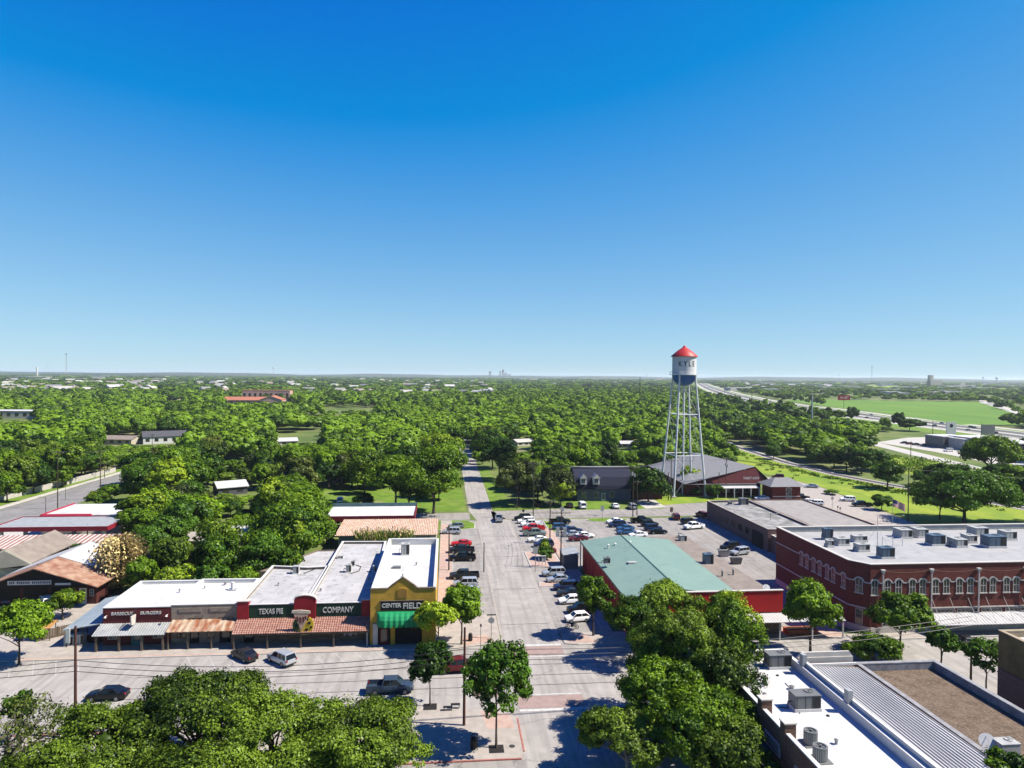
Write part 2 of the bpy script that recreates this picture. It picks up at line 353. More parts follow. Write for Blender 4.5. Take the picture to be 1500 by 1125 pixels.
def window(fr,a0,a1,z0,z1,parent,frame=M_trim,glass=M_glass,nx=2,nz=2,w=.07,proud=.06,name='window'):
    f=MB()
    fr.box(f,a0,a1,z1-w,z1,.0,proud); fr.box(f,a0,a1,z0,z0+w,.0,proud+.02)
    fr.box(f,a0,a0+w,z0+w,z1-w,0,proud); fr.box(f,a1-w,a1,z0+w,z1-w,0,proud)
    for i in range(1,nx):
        a=a0+(a1-a0)*i/nx; fr.box(f,a-w*.3,a+w*.3,z0+w,z1-w,0.012,proud-.01)
    for i in range(1,nz):
        z=z0+(z1-z0)*i/nz
        for k in range(nx):
            b0=a0+(a1-a0)*k/nx+(w if k==0 else w*.3); b1=a0+(a1-a0)*(k+1)/nx-(w if k==nx-1 else w*.3)
            fr.box(f,b0,b1,z-w*.3,z+w*.3,.012,proud-.012)
    o=f.build(name,frame,parent)
    g=MB(); g.quad(fr.p(a0+w*.5,.01,z0+w*.5),fr.p(a1-w*.5,.01,z0+w*.5),fr.p(a1-w*.5,.01,z1-w*.5),fr.p(a0+w*.5,.01,z1-w*.5)); g.build('pane',glass,o,recalc=False)
    return o
def text(s,height,mt,parent,origin,u,n,name='lettering',width=None,bold=0.,bend=None,up=(0,0,1)):
    c=bpy.data.curves.new(name,'FONT'); c.body=s; c.size=1; c.extrude=.03/height if height else .03; c.offset=bold; c.align_x='CENTER'; c.resolution_u=3
    t=bpy.data.objects.new(name,c); COL.objects.link(t)
    dg=bpy.context.evaluated_depsgraph_get(); me=bpy.data.meshes.new_from_object(t.evaluated_get(dg)); bpy.data.objects.remove(t)
    xs=[v.co.x for v in me.vertices]; ys=[v.co.y for v in me.vertices]
    wd=max(xs)-min(xs); ht=max(ys)-min(ys); k=height/ht; kx=k if not width else width/wd
    mx=(max(xs)+min(xs))/2; my=(max(ys)+min(ys))/2
    o=Vector(origin); u=Vector((*u[:2],0)).normalized(); n_=Vector(n).normalized(); up=Vector(up)
    for v in me.vertices:
        a=(v.co.x-mx)*kx; b=(v.co.y-my)*k; d=v.co.z*k
        v.co = bend(a,b,d) if bend else o+u*a+up*b+n_*(d+.035)
    of=chain(parent)
    for v in me.vertices: v.co=v.co-of
    me.materials.clear(); me.materials.append(mt); ob=bpy.data.objects.new(name,me); COL.objects.link(ob)
    if parent: ob.parent=parent
    return ob
def corr(mb,fr,a0,a1,c0,z0,c1,z1,pitch=.3,amp=.05,th=.04):
    """ribbed sheet from (c0,z0) at the wall to (c1,z1) at the eave"""
    n=max(2,int((a1-a0)/pitch)); st=n*4
    top=[];
    for i in range(st+1):
        a=a0+(a1-a0)*i/st; h=amp*(.5+.5*math.cos(2*math.pi*i/4)); top.append((a,h))
    for i in range(st):
        (a,h),(b,g)=top[i],top[i+1]
        mb.quad(fr.p(a,c1,z1+h),fr.p(b,c1,z1+g),fr.p(b,c0,z0+g),fr.p(a,c0,z0+h))
        mb.quad(fr.p(a,c1,z1-th),fr.p(b,c1,z1-th),fr.p(b,c1,z1+g),fr.p(a,c1,z1+h))
    mb.quad(fr.p(a0,c0,z0-th),fr.p(a1,c0,z0-th),fr.p(a1,c1,z1-th),fr.p(a0,c1,z1-th))
    return mb
def seam_panel(mb,p00,p10,p11,p01,nr,h=.06,w=.05):
    """flat panel p00-p10 (eave) p01-p11 (ridge) with raised ribs running eave->ridge"""
    a,b,c,d=map(Vector,(p00,p10,p11,p01)); nrm=(b-a).cross(d-a).normalized()
    if nrm.z<0: nrm=-nrm
    mb.quad(a,b,c,d)
    for i in range(nr+1):
        t=i/nr; e0=a.lerp(b,t); e1=d.lerp(c,t); s=(b-a).normalized()*w/2
        mb.hexa([e0-s,e0+s,e1+s,e1-s],[e0-s+nrm*h,e0+s+nrm*h,e1+s+nrm*h,e1-s+nrm*h])
    return mb
# ============================================================ SETTING: ground, roads
def rect(x0,y0,x1,y1): return [(x0,y0),(x1,y0),(x1,y1),(x0,y1)]
GB=14000
g=MB(); 
for a in range(-1,1):
    for b in range(0,2): g.quad((a*GB,-2000+b*(GB+2000),0),((a+1)*GB,-2000+b*(GB+2000),0),((a+1)*GB,-2000+(b+1)*(GB+2000) if b==0 else GB+2000,0),(a*GB,-2000+(b+1)*(GB+2000) if b==0 else GB+2000,0))
tag(g.build('ground',M_earth,recalc=False),kind='structure')
Z1,Z2,Z3,Z4=.02,.028,.036,.044
sheet('road',rect(8.0,20,18.2,80.6),Z2,M_road)
sheet('road_main_street',[(8.0,80.6),(18.2,80.6),(18.2,99.4),(17.3,104),(17.2,186),(13.6,200),(13.2,620),(5.6,620),(6.6,200),(8.6,186),(8.6,104),(8.0,99.4)],Z2,M_road)
sheet('cross_street',rect(-260,78,8.0,100),Z2,M_cross)
sheet('cross_street_east',rect(18.2,78,240,100),Z2,M_cross)
sheet('back_street',[(-34,187),(6.6,188),(6.6,197.5),(-34,197)],Z2,M_lot)
sheet('back_street_east',[(13,188),(72,190),(96,196),(104,204),(100,214),(84,210),(13,199)],Z2,M_lot)
LOT=[(17.4,104),(26,104),(26,140),(50.5,140.5),(52.5,128),(54,104),(76,104),(73.5,187.6),(17.4,187.6)]
sheet('parking_lot',LOT,Z1,M_lot)
sheet('parking_row',rect(-1.2,113,8.4,187),Z1,M_lot)
sheet('depot_street',[(96,196),(104,196),(128,178),(127,150),(113,150),(111,128),(76,128),(75,196)]if 0 else [(76,186),(102,187),(102,130),(112,130),(127,150),(129,178),(136,235),(134,262),(118,262),(117,214),(86,208)],Z1,M_conc)
# kerb gutters of pale concrete beside the asphalt
for n,(x0,y0,x1,y1) in {'gutter_west':(8.4,104,8.7,186),'gutter_east':(17.1,104,17.4,187)}.items(): sheet(n,rect(x0,y0,x1,y1),Z3,M_conc)
# pavements (raised 0.14)
slab('pavement_north_west',[(-75,99.4),(2.0,99.4),(8.2,101.0),(8.3,104.6),(8.3,113),(1.4,113),(1.4,187),(-1.4,187),(-1.4,104.5),(-75,104.5)],0,.14,M_conc)
sheet('brick_paving_west',rect(-1.3,113,1.2,182),.144,M_pink)
slab('pavement_corner',[(-8,70.2),(8.0,70.2),(8.3,71.5),(8.3,78.5),(7.2,80.6),(0,81.3),(-8,83.5)],0,.14,M_conc)
slab('pavement_south_west',rect(-75,73.6,-8.03,78.6),0,.14,M_conc)
struct('kerb',MB().box(-75,78.63,0,-8.03,78.85,.16).box(-6,70.0,0,8.0,70.18,.16).box(8.32,71.5,0,8.5,78.4,.16),M_redk)
slab('pavement_north_east',[(17.7,99.9),(19.6,99.4),(61,99.4),(62,100.1),(62,104),(26,104),(26.4,118),(24.6,118),(24.4,104.4),(17.7,103.6)],0,.14,M_conc)
sheet('brick_paving_north_east',rect(52.5,99.6,61.5,103.5),.144,M_pink)
slab('pavement_brick_front',rect(62.03,98.0,125,100.4),0,.14,M_conc)
slab('pavement_lot_strip',rect(24.7,120,27.3,176),0,.14,M_pink)
slab('pavement_south_east',[(17.6,40),(30.2,40),(30.2,76.1),(66,76.2),(66,80.6),(19,80.6),(17.6,79.5)],0,.14,M_conc)
sheet('brick_corner',rect(20,76.6,46,80.2),.144,M_pink)
sheet('lawn',rect(-75,40,-9,73.6),.03,M_grass)
sheet('plaza',rect(-9,40,8.5,70),.03,M_lot)
kb=MB()
for (x0,y0,x1,y1) in ((-75,99.28,2,99.43),(19.6,99.28,61,99.43),(62,97.88,125,98.03),(19,80.57,66,80.72),(24.5,105,24.62,118),(1.38,113,1.5,187)): kb.box(x0,y0,0,x1,y1,.165)
struct('kerb_stone',kb,M_concw)
sheet('brick_corner_a',[(2.6,100.2),(7.4,101.6),(6.2,104.2),(2.2,103.2)],.146,M_pink); sheet('brick_corner_b',[(4.8,76.2),(7.9,76.4),(7.6,79.4),(4.2,80.4)],.146,M_pink); sheet('brick_corner_c',[(18.4,100.4),(22.8,100.0),(21.6,102.8),(18.4,103.2)],.146,M_pink)
sheet('brick_band_west',rect(-60,99.5,-8,99.95),.146,M_pink)
# crosswalks and paint
sheet('crosswalk_north',[(8.9,96.2),(17.1,96.2),(17.1,99.3),(8.9,99.3)],Z3,M_pinkd)
sheet('crosswalk_south',[(8.9,80.8),(17.1,80.8),(17.1,83.9),(8.9,83.9)],Z3,M_pinkd)
sheet('crosswalk_west',[(3.6,84),(6.8,84),(6.8,96),(3.6,96)],Z3,M_pinkd)
mk=MB()
for (x0,y0,x1,y1) in [(8.9,95.6,17.1,95.9),(8.9,99.5,17.1,100.1),(8.9,84.1,17.1,84.35),(8.9,80.1,17.1,80.6),(2.9,84,3.4,90)]: mk.quad((x0,y0,Z4),(x1,y0,Z4),(x1,y1,Z4),(x0,y1,Z4))
for i in range(26):   # angled stall lines on the cross street, both sides
    for (xb,yb,dx,dy) in ((-68+i*2.9,99.2,2.6,-4.9),(-66+i*2.9,80.9,-2.4,4.9)):
        if -66<xb<0 and not -50<xb<-38: mk.quad((xb,yb,Z4),(xb+.09,yb,Z4),(xb+dx+.09,yb+dy,Z4),(xb+dx,yb+dy,Z4))
    xb=30+i*3
    if xb<60 or xb>66: mk.quad((xb,99.2,Z4),(xb+.13,99.2,Z4),(xb+2.6,94.4,Z4),(xb+2.47,94.4,Z4))
for i in range(22):
    y=116+i*3.05; 
    if y<184: mk.quad((2.2,y,Z4),(7.9,y+.3,Z4),(7.9,y+.42,Z4),(2.2,y+.12,Z4))
    y=108+i*3.4
    if y<184 : mk.quad((17.8,y,Z4),(24.2,y+.5,Z4),(24.2,y+.62,Z4),(17.8,y+.12,Z4))
tag(mk.build('road_markings',M_paint,recalc=False),kind='structure')
seam=MB()
for y in (92.9,89.6,86.7): seam.quad((-40,y,Z4),(40,y+.2,Z4),(40,y+.34,Z4),(-40,y+.12,Z4))
for y in (126.3,149.2,168,108.3): seam.quad((8.9,y,Z4),(16.9,y+.2,Z4),(16.9,y+.36,Z4),(8.9,y+.1,Z4))
tag(seam.build('tar_seams',mat('tar_seam',(.10,.095,.09),.7,.2,2),recalc=False),kind='structure')
# kerbed islands
def island(name,poly,mt=M_grass,k=.16):
    poly=ccw(poly); slab('kerb_island',poly,0,.13,M_concw); sheet(name,inset(poly,.25),.135,mt)
def oval(cx,cy,a,b,n=14): return [(cx+a*math.cos(2*math.pi*i/n),cy+b*math.sin(2*math.pi*i/n)) for i in range(n)]
island('lawn_island_west',[(-12,176),(3,175.5),(7.5,177),(7.9,183),(6,186.5),(-12,187)])
sheet('lawn_north_west',[(-48,199),(5.8,200),(5.4,236),(5.2,300),(-20,300),(-48,250)],.03,M_grass)
sheet('lawn_north_east',[(13.8,201),(38,203),(38,210),(20,212),(17,300),(13.4,300)],.03,M_grass)
sheet('lawn_house',[(37,200),(66,201),(66,216),(37,216)],.03,M_grass)
island('lawn_island_lot',oval(44.5,185.5,6,2.6))
island('grass_wedge',[(26.3,172),(29,172),(29.4,184),(26.3,185)])
island('brick_island',[(17.6,127.4),(21.8,127.8),(21.8,130.2),(17.9,130)],M_pink)
island('brick_island_sign',[(17.6,140.2),(24.4,140.4),(24.4,152.8),(17.6,152.8)],M_pink)
sheet('lawn_tower',[(66,206),(84,211),(92,214),(92,262),(64,262)],.03,M_grassb)
sheet('dirt_drive',[(60,201),(67,203),(67,232),(61,240),(60,240)],.036,M_concw)
VERGE=[(129.5,128),(136,128),(190,128),(190,182),(178,192),(169,221),(163.5,240),(157.5,268),(156,306),(163,372),(150,372),(135,320),(128,280),(134.4,262),(136.6,235),(130,178)]
sheet('grass_verge',VERGE,.03,M_grassb)
# railway: ballast bed, sleepers and two rails
RL=[(215,120),(186,176),(178.4,195.2),(170.7,223.8),(165.3,241.9),(159.9,268.6),(158.6,306),(165.2,375.4),(178,450),(205,560),(260,700)]
def strip(pts,a,b,z,mb):
    P=[]
    for i,p in enumerate(pts):
        q0=Vector(pts[max(0,i-1)]); q1=Vector(pts[min(len(pts)-1,i+1)]); d=(q1-q0).normalized(); n=Vector((-d.y,d.x)); P.append((Vector(p)+n*a,Vector(p)+n*b))
    for i in range(len(P)-1):
        mb.quad((*P[i][0],z),(*P[i+1][0],z),(*P[i+1][1],z),(*P[i][1],z))
    return mb
tag(strip(RL,-3.2,3.2,.12,MB()).build('railway_bed',M_ball,recalc=False),kind='structure')
tag(strip(RL,-1.35,1.35,.2,MB()).build('railway_sleepers',M_rail,recalc=False),kind='structure')
rl=MB(); strip(RL,-.85,-.65,.36,rl); strip(RL,.65,.85,.36,rl)
tag(rl.build('railway_rails',M_steel,recalc=False),kind='structure')
# highway
hp=[(1500,637.5),(1439,630),(1377,623),(1331,617),(1270,610),(1242,605.5),(1187,598),(1150,594),(1107,587),(1067,577.5),(1040,568.5),(1026,561.5)]
HW=[G(*p) for p in hp]; d0=Vector(HW[0])-Vector(HW[1]); HW=[(HW[0][0]+d0.x*3,HW[0][1]+d0.y*3)]+HW
for n,a,b,mt,z in [('highway_frontage_west',24,33,M_concw,.03),('highway_southbound',5,19,M_hwy,.03),('highway_median',-2,5,M_concw,.036),('highway_northbound',-17,-3,M_hwy,.03),('highway_shoulder_east',-21,-17,M_concw,.036),('highway_frontage_east',-38,-28,M_concw,.03),('highway_shoulder_west',19,22,M_concw,.036)]:
    tag(strip(HW,a,b,z,MB()).build(n,mt,recalc=False),kind='structure')
tag(strip(HW,-28,-21,.034,MB()).build('highway_verge_east',M_grass,recalc=False),kind='structure')
tag(strip(HW,33,60,.026,MB()).build('highway_verge_west',M_grass,recalc=False),kind='structure')
FIELD=gp((1148,586),(1190,585),(1436,589),(1500,611.5),(1496,623),(1407,621.5),(1287,604.5),(1215,596))
sheet('crop_field',FIELD,.04,M_field)
sheet('field_road',gp((1434,586),(1442,586.5),(1503,605),(1503,611),(1434,589)),.05,M_concw)
F2=gp((1265,569),(1270,564),(1318,566),(1322,571)); F3=gp((1418,571),(1425,568),(1475,569),(1480,573))
sheet('far_field',F2,.04,M_grassb); sheet('far_field_east',F3,.04,M_grassb)
CLOT=gp((1284,648),(1330,641),(1372,640),(1420,650),(1500,672),(1500,690),(1420,672),(1370,662))
sheet('commercial_lot',CLOT,.03,M_concw)
sheet('dirt_track',gp((1265,645),(1285,648),(1380,671),(1500,700),(1500,706),(1375,677),(1270,650)),.04,M_concw)
GR=gp((1255,665),(1300,668),(1380,676),(1500,706),(1500,735),(1380,700),(1290,690),(1240,676))
sheet('rough_grass',GR,.026,M_grassb)
# left side street
LS=[(-128.3,150),(-110.5,150),(-112,330),(-126.5,330)]
sheet('left_street',LS,Z2,M_road2)
sheet('left_pavement',[(-131.6,150),(-128.5,150),(-127,330),(-129.5,330)],.05,M_concw)
sheet('left_verge',[(-140,150),(-131.7,150),(-129.7,330),(-133,330)],.03,M_grass)
sheet('fuel_forecourt',[(-110.4,150),(-70,150),(-70,200),(-110.6,200)],Z1,M_concw)
sheet('left_yard',[(-110,104.6),(-49.8,104.6),(-50,128),(-110,130)],Z1,M_conc)
for n,pl in {'far_pavement_a':[(-250,560),(-205,560),(-205,630),(-250,630)],'far_court':[(-190,610),(-150,610),(-140,690),(-190,690)]}.items(): sheet(n,pl,.03,M_concw)
# far hills (real relief beyond the plain)
def hill(name,x0,x1,y,dy,h,seed):
    rnd=random.Random(seed); nx,ny=60,8; b=MB(); ph=[rnd.uniform(0,6.28) for _ in range(6)]
    V_=[]
    for j in range(ny+1):
        for i in range(nx+1):
            t=i/nx; s=j/ny; e=math.sin(math.pi*s)*min(1,5*t,5*(1-t))
            k=.62+.16*math.sin(5*t+ph[0])+.12*math.sin(11*t+ph[1])+.07*math.sin(29*t+ph[2])+.04*math.sin(61*t+ph[3])
            V_.append((x0+(x1-x0)*t,y+dy*s,max(-1,h*k*e)-.5))
    b.v=V_
    for j in range(ny):
        for i in range(nx): a=j*(nx+1)+i; b.f.append((a,a+1,a+nx+2,a+nx+1))
    return tag(b.build(name,M_hill,smooth=True),kind='structure')
hill('hills_west',-12000,-200,7800,2600,62,1); hill('hills_north',-3000,5200,9500,2600,48,2); hill('hills_east',2500,13800,8600,2600,70,3)
hill('hills_mid_west',-7000,-1800,5600,1800,26,5); hill('hills_mid_east',3800,9800,6400,1800,30,6)
# ============================================================ BUILDINGS
def FS(y): return Fr((0,y,0),(1,0),(0,-1))     # wall facing the camera: a = world x
def FW(x): return Fr((x,0,0),(0,1),(-1,0))     # wall facing west: a = world y
def FE(x): return Fr((x,0,0),(0,1),(1,0))
def post(mb,x,y,z0,z1,r=.09): mb.box(x-r,y-r,z0,x+r,y+r,z1)
def door(fr,a0,a1,z1,parent,dm,gm=M_glass,z0=.14):
    b=MB(); fr.box(b,a0,a1,z0,z1,.0,.07); d=b.build('door',dm,parent)
    k=MB(); k.quad(fr.p(a0+.18,.085,z0+.5),fr.p(a1-.18,.085,z0+.5),fr.p(a1-.18,.085,z1-.2),fr.p(a0+.18,.085,z1-.2)); k.build('pane',gm,d,recalc=False)
    h=MB(); fr.box(h,a1-.14,a1-.08,1.05,1.3,.09,.13); h.build('handle',M_steel,d); return d
# ---- barbecue restaurant
B1=flat('restaurant',[(-49.6,104),(-40.1,104),(-40.1,117),(-49.9,117)],5.55,5.15,M_maroon,M_wroof,M_white,'dark maroon barbecue restaurant with white flat roof at left end of the shop row','restaurant',inner=M_white)
f=FS(104)
board=MB(); f.box(board,-49.3,-40.4,4.05,5.2,0,.05); sb=board.build('sign_board',M_maroon,B1)
text('BARBECUE',.46,M_signw,sb,f.p(-46.9,.05,4.75),(1,0),(0,-1,0),width=3.0,bold=.02)
text('BURGERS',.46,M_signw,sb,f.p(-42.9,.05,4.78),(1,0),(0,-1,0),width=2.9,bold=.02)
c=MB(); corr(c,f,-49.9,-39.9,0,3.3,2.6,2.45,.35,.05); c.build('canopy_roof',M_galv,B1)
for x in (-49.4,-46.3,-43.2,-40.3): 
    p=MB(); post(p,x,101.7,.14,2.4,.14); p.build('canopy_post',M_wood,B1)
for a0,a1,z0,z1 in ((-48.9,-47.6,1,2.3),(-42.6,-41.2,1,2.3)): window(f,a0,a1,z0,z1,B1,M_trim,M_glassb)
door(f,-45.6,-43.9,2.4,B1,M_teal,M_glassb)
for x in (-49.0,-40.5): 
    l=MB(); l.tube((x,103.9,4.5),(x,103.4,4.55),.05); l.tube((x,103.4,4.6),(x,103.3,4.35),.1,.2,8); l.build('sign_lamp',M_signw,B1)
s=empty('projecting_sign',(-44.9,102.9,4.3),0,'white cutout sign on a bracket between the barbecue and burgers lettering','sign')
q=MB(); q.tube((-44.9,104,5.15),(-44.9,102.2,5.15),.05); q.tube((-44.9,104,5.5),(-44.9,102.4,5.2),.03); q.build('bracket',M_black,s)
q=MB(); q.hexa([(-44.98,102.2,3.6),(-44.82,102.2,3.6),(-44.82,103.4,3.5),(-44.98,103.4,3.5)],[(-44.98,102.1,4.9),(-44.82,102.1,4.9),(-44.82,103.6,4.75),(-44.98,103.6,4.75)]); q.build('sign_panel',M_trim,s)
# ---- stone storefront
B2=flat('shop_building',[(-40.05,104),(-30.75,104),(-30.75,116.5),(-40.05,116.8)],5.75,5.25,M_stone,M_wroof,M_white,'pale stone shop front with rusty canopy between the maroon restaurant and the pie shop','shop',inner=M_white)
for a0,a1 in ((-39,-35.8),(-34.6,-31.6)):
    r=MB(); f.box(r,a0,a1,4.75,5.3,0,.06); r.build('wall_panel',M_stone,B2)
for a0,a1 in ((-37.6,-35.6),(-33.2,-31.3)): window(f,a0,a1,3.45,3.9,B2,M_wood,M_glass,3,1)
c=MB(); corr(c,f,-39.85,-30.5,0,3.6,2.6,2.75,.8,.07); c.build('canopy_roof',M_rust,B2)
for x in (-39.6,-36.9,-33.6,-30.7): p=MB(); post(p,x,101.7,.14,2.7,.09); p.build('canopy_post',M_wood,B2)
window(f,-39.2,-37.9,.9,2.5,B2,M_wood,M_glass); window(f,-35,-33.9,.8,2.5,B2,M_wood,M_glass)
door(f,-37.4,-36.1,2.5,B2,M_dark); door(f,-33.2,-31.6,2.5,B2,M_dark)
pp=empty('roof_vent',(-33.9,112.5,5.25),0,'white vent pipe standing on the white roof over the stone shop front','vent')
q=MB(); q.tube((-33.9,112.5,5.25),(-33.9,112.5,6.5),.28,.28,10); q.build('pipe',M_white,pp); q=MB(); q.box(-34.5,112,5.27,-33.3,113,5.4); q.build('flashing',M_steel,pp)
# ---- pie shop: two roofs, one building
B3=empty('pie_shop',(-20.8,103.6,0),0,'red and green pie shop with clay tile canopy and grey roofs','pie shop')
PL=[(-30.7,103.6),(-20.9,103.6),(-20.9,124.4),(-24.5,123.9),(-30.9,125.2)]; PR=[(-20.85,103.6),(-11.25,103.6),(-12.2,142),(-21.2,142.4)]
for P_ in (PL,PR):
    ring(MB(),ccw(P_),inset(P_,.3),0,5.5).build('wall',M_stoned,B3,recalc=False)
    b=MB(); b.quad(*[(x,y,5.1) for x,y in inset(P_,.3)]); b.build('roof',M_groof,B3,recalc=False)
    ring(MB(),inset(P_,-.05),inset(P_,.4),5.505,5.6).build('coping',M_white,B3,recalc=False)
f=FS(103.6)
for a0,a1 in ((-28.85,-22.4),(-19.15,-12.55)):
    r=MB(); f.box(r,a0,a1,3.35,5.75,0,.12); gb=r.build('sign_board',M_dkgreen,B3)
    r=MB(); f.box(r,a0,a1,5.752,5.84,-.1,.2); r.build('board_cap',M_white,gb)
    r=MB(); f.box(r,a0+(1.2 if a0<-20 else .3),a1-1.4,3.37,3.75,.12,.15); r.build('red_band',M_maroon,gb)
    text('TEXAS PIE' if a0<-20 else 'COMPANY',.80 if a0<-20 else .86,M_signw,gb,f.p((a0+a1)/2+(-.1 if a0<-20 else -.1),.12,4.75),(1,0),(0,-1,0),width=3.5 if a0<-20 else 4.5,bold=.012)
for a0,a1,zt in ((-30.5,-28.9,6.3),(-12.5,-11.05,6.15)):
    r=MB(); f.box(r,a0,a1,3.0,zt,-.6,.3); pr=r.build('pier',M_red,B3); r=MB(); f.box(r,a0-.08,a1+.08,zt,zt+.1,-.7,.38); r.build('pier_cap',M_trim,pr)
ar=[(-22.35,3.2),(-19.2,3.2),(-19.2,6.35)]+[(-20.78+1.58*math.cos(t),6.35+.62*math.sin(t)) for t in [math.pi*k/10 for k in range(1,10)]]+[(-22.35,6.35)]
r=MB(); r.hexa([f.p(a,-.4,z) for a,z in ar],[f.p(a,.35,z) for a,z in ar]); pr=r.build('arched_pier',M_red,B3)
r=MB(); 
arc=[(-20.78+1.68*math.cos(t),6.38+.66*math.sin(t)) for t in [math.pi*k/10 for k in range(0,11)]]
for i in range(10):
    (a,z),(a2,z2)=arc[i],arc[i+1]; r.hexa([f.p(a,-.45,z),f.p(a2,-.45,z2),f.p(a2,.42,z2),f.p(a,.42,z)],[f.p(a,-.45,z+.1),f.p(a2,-.45,z2+.1),f.p(a2,.42,z2+.1),f.p(a,.42,z+.1)])
r.build('arch_cap',M_trim,pr)
# clay tile canopy: overlapping rows of barrel tiles
c=MB(); rows=9
for k in range(rows):
    t0=k/rows; t1=(k+1.12)/rows; c0=2.7*(1-t0)+.05; c1=2.7*(1-t1)+.05; z0=2.35+1.35*t0+.03; z1=2.35+1.35*t1
    corr(c,f,-30.5,-11.1,max(c1,0),z1,c0,z0+.05,.34,.09,.03)
c.build('tile_canopy',M_tile,B3)
r=MB(); f.box(r,-30.5,-11.1,2.15,2.33,2.5,2.66); r.build('canopy_beam',M_wood,B3)
for x in (-30.3,-25.6,-20.9,-16.2,-11.4): p=MB(); post(p,x,101.1,.14,2.16,.09); p.build('canopy_post',M_steel if x>-12 else M_wood,B3)
for a0,a1 in ((-27.3,-25.2),(-24.9,-23.0),(-20.2,-17.2),(-17.0,-15.4)): window(f,a0,a1,1.0,2.3,B3,M_wood,M_glass,3,1)
door(f,-29.6,-28.2,2.4,B3,M_dark); 
for a in (-15.1,-14.1): door(f,a,a+.9,2.5,B3,M_white,M_glassb)
r=MB(); f.box(r,-22.4,-11.2,.14,.75,0,.2); r.build('stone_base',M_stoned,B3)
# pizza slice sign
S=empty('pizza_sign',(-20.6,100.95,3.9),0,'big pizza slice sign over a green and yellow round pie on the red arched pier','sign')
def disc(mb,cx,cz,r,y0,y1,a0=0,a1=360,n=20):
    P=[(cx+r*math.cos(R(a0+(a1-a0)*k/n)),cz+r*math.sin(R(a0+(a1-a0)*k/n))) for k in range(n+(0 if a1-a0>=360 else 1))]
    if a1-a0<360: P=[(cx,cz)]+P
    return mb.hexa([(x,y0,z) for x,z in P],[(x,y1,z) for x,z in P])
yS=101.0
disc(MB(),-20.6,2.95,1.62,yS+.06,yS+.2,60,225).build('green_half',mat('olive_sign',(.06,.10,.02),.7,.2,2),S)
disc(MB(),-20.5,2.95,1.62,yS+.04,yS+.18,-130,55).build('yellow_half',mat('yellow_sign',(.70,.50,.03),.7,.15,2),S)
for (x,z,r_) in ((-19.6,3.3,.26),(-20.0,2.2,.26),(-19.3,2.6,.2),(-21.6,2.9,.24),(-19.9,3.9,.18)): q=MB(); disc(q,x,z,r_,yS-.02,yS+.04,0,360,10); q.build('topping',M_dark,S)
P=[(-20.75,2.0),(-19.62,5.0),(-22.1,5.15)]
q=MB(); q.hexa([(x,yS-.16,z) for x,z in P],[(x,yS-.03,z) for x,z in P]); q.build('slice',mat('slice_cream',(.62,.42,.30),.7,.2,3),S)
q=MB(); P=[(-22.35,5.15),(-19.4,5.0),(-19.45,5.42),(-20.9,5.62),(-22.25,5.55)]; q.hexa([(x,yS-.2,z) for x,z in P],[(x,yS-.01,z) for x,z in P]); q.build('crust',mat('slice_crust',(.70,.58,.44),.7,.2,3),S)
q=MB()
for (x,z,h) in ((-21.4,4.1,.8),(-20.95,3.9,1.0),(-20.45,4.0,.9),(-20.1,4.3,.5)): q.hexa([(x-.1,yS-.21,z-h/2),(x+.1,yS-.21,z-h/2),(x+.1,yS-.165,z-h/2),(x-.1,yS-.165,z-h/2)],[(x-.16,yS-.21,z+h/2),(x+.1,yS-.21,z+h/2),(x+.1,yS-.165,z+h/2),(x-.16,yS-.165,z+h/2)])
q.build('slice_markings',M_maroon,S)
for zz,y1 in ((4.4,103.2),(3.0,102.6)): q=MB(); q.tube((-20.6,yS+.2,zz),(-20.6,y1,zz+.2),.06); q.build('bracket',M_black,S)
for ch in S.children: ch.location.z+=.35; ch.scale=(.9,1,.86)
def rooftop(x,y,z,w,d,h,mt,label,name='roof_unit',cat='air conditioner',fan=True,group=None,skirt=.15,side=True,pipes=False):
    e=empty(name,(x,y,z),0,label,cat,group)
    b=MB(); b.box(x-w/2,y-d/2,z+skirt,x+w/2,y+d/2,z+h); b.build('cabinet',mt,e)
    b=MB(); b.box(x-w/2-.06,y-d/2-.06,z,x+w/2+.06,y+d/2+.06,z+skirt-.003); b.build('curb',M_white,e)
    b=MB(); b.box(x-w/2-.04,y-d/2-.04,z+h+.003,x+w/2+.04,y+d/2+.04,z+h+.05); b.build('top_panel',mt,e)
    if fan:
        b=MB(); r=min(w,d)*.3; b.lathe((x+w*.2,y+d*.12,z+h+.05),[(r,0),(r,.08),(r*.85,.08),(r*.85,.03)],14); fo=b.build('fan_ring',mt,e)
        b=MB(); b.lathe((x+w*.2,y+d*.12,z+h+.05),[(r*.84,.02),(.02,.035)],14); b.build('fan_blade',M_black,fo)
    if side:
        b=MB(); fr=FS(y-d/2); fr.box(b,x+w*.18,x+w*.46,z+skirt+.08,z+h-.1,.0,.03); b.build('louvre',M_black,e)
        b=MB()
        for k in (-.45,-.12,.14): fr.box(b,x+w*k,x+w*k+.03,z+skirt+.03,z+h-.03,.0,.015)
        b.build('panel_joint',M_dark,e)
    if pipes:
        b=MB(); b.path([(x-w/2-.02,y,z+h*.5),(x-w/2-.4,y,z+h*.5),(x-w/2-.4,y,z+.1),(x-w/2-1.2,y+.3,z+.1)],.05); b.build('conduit',M_black,e)
    return e
rz=5.1
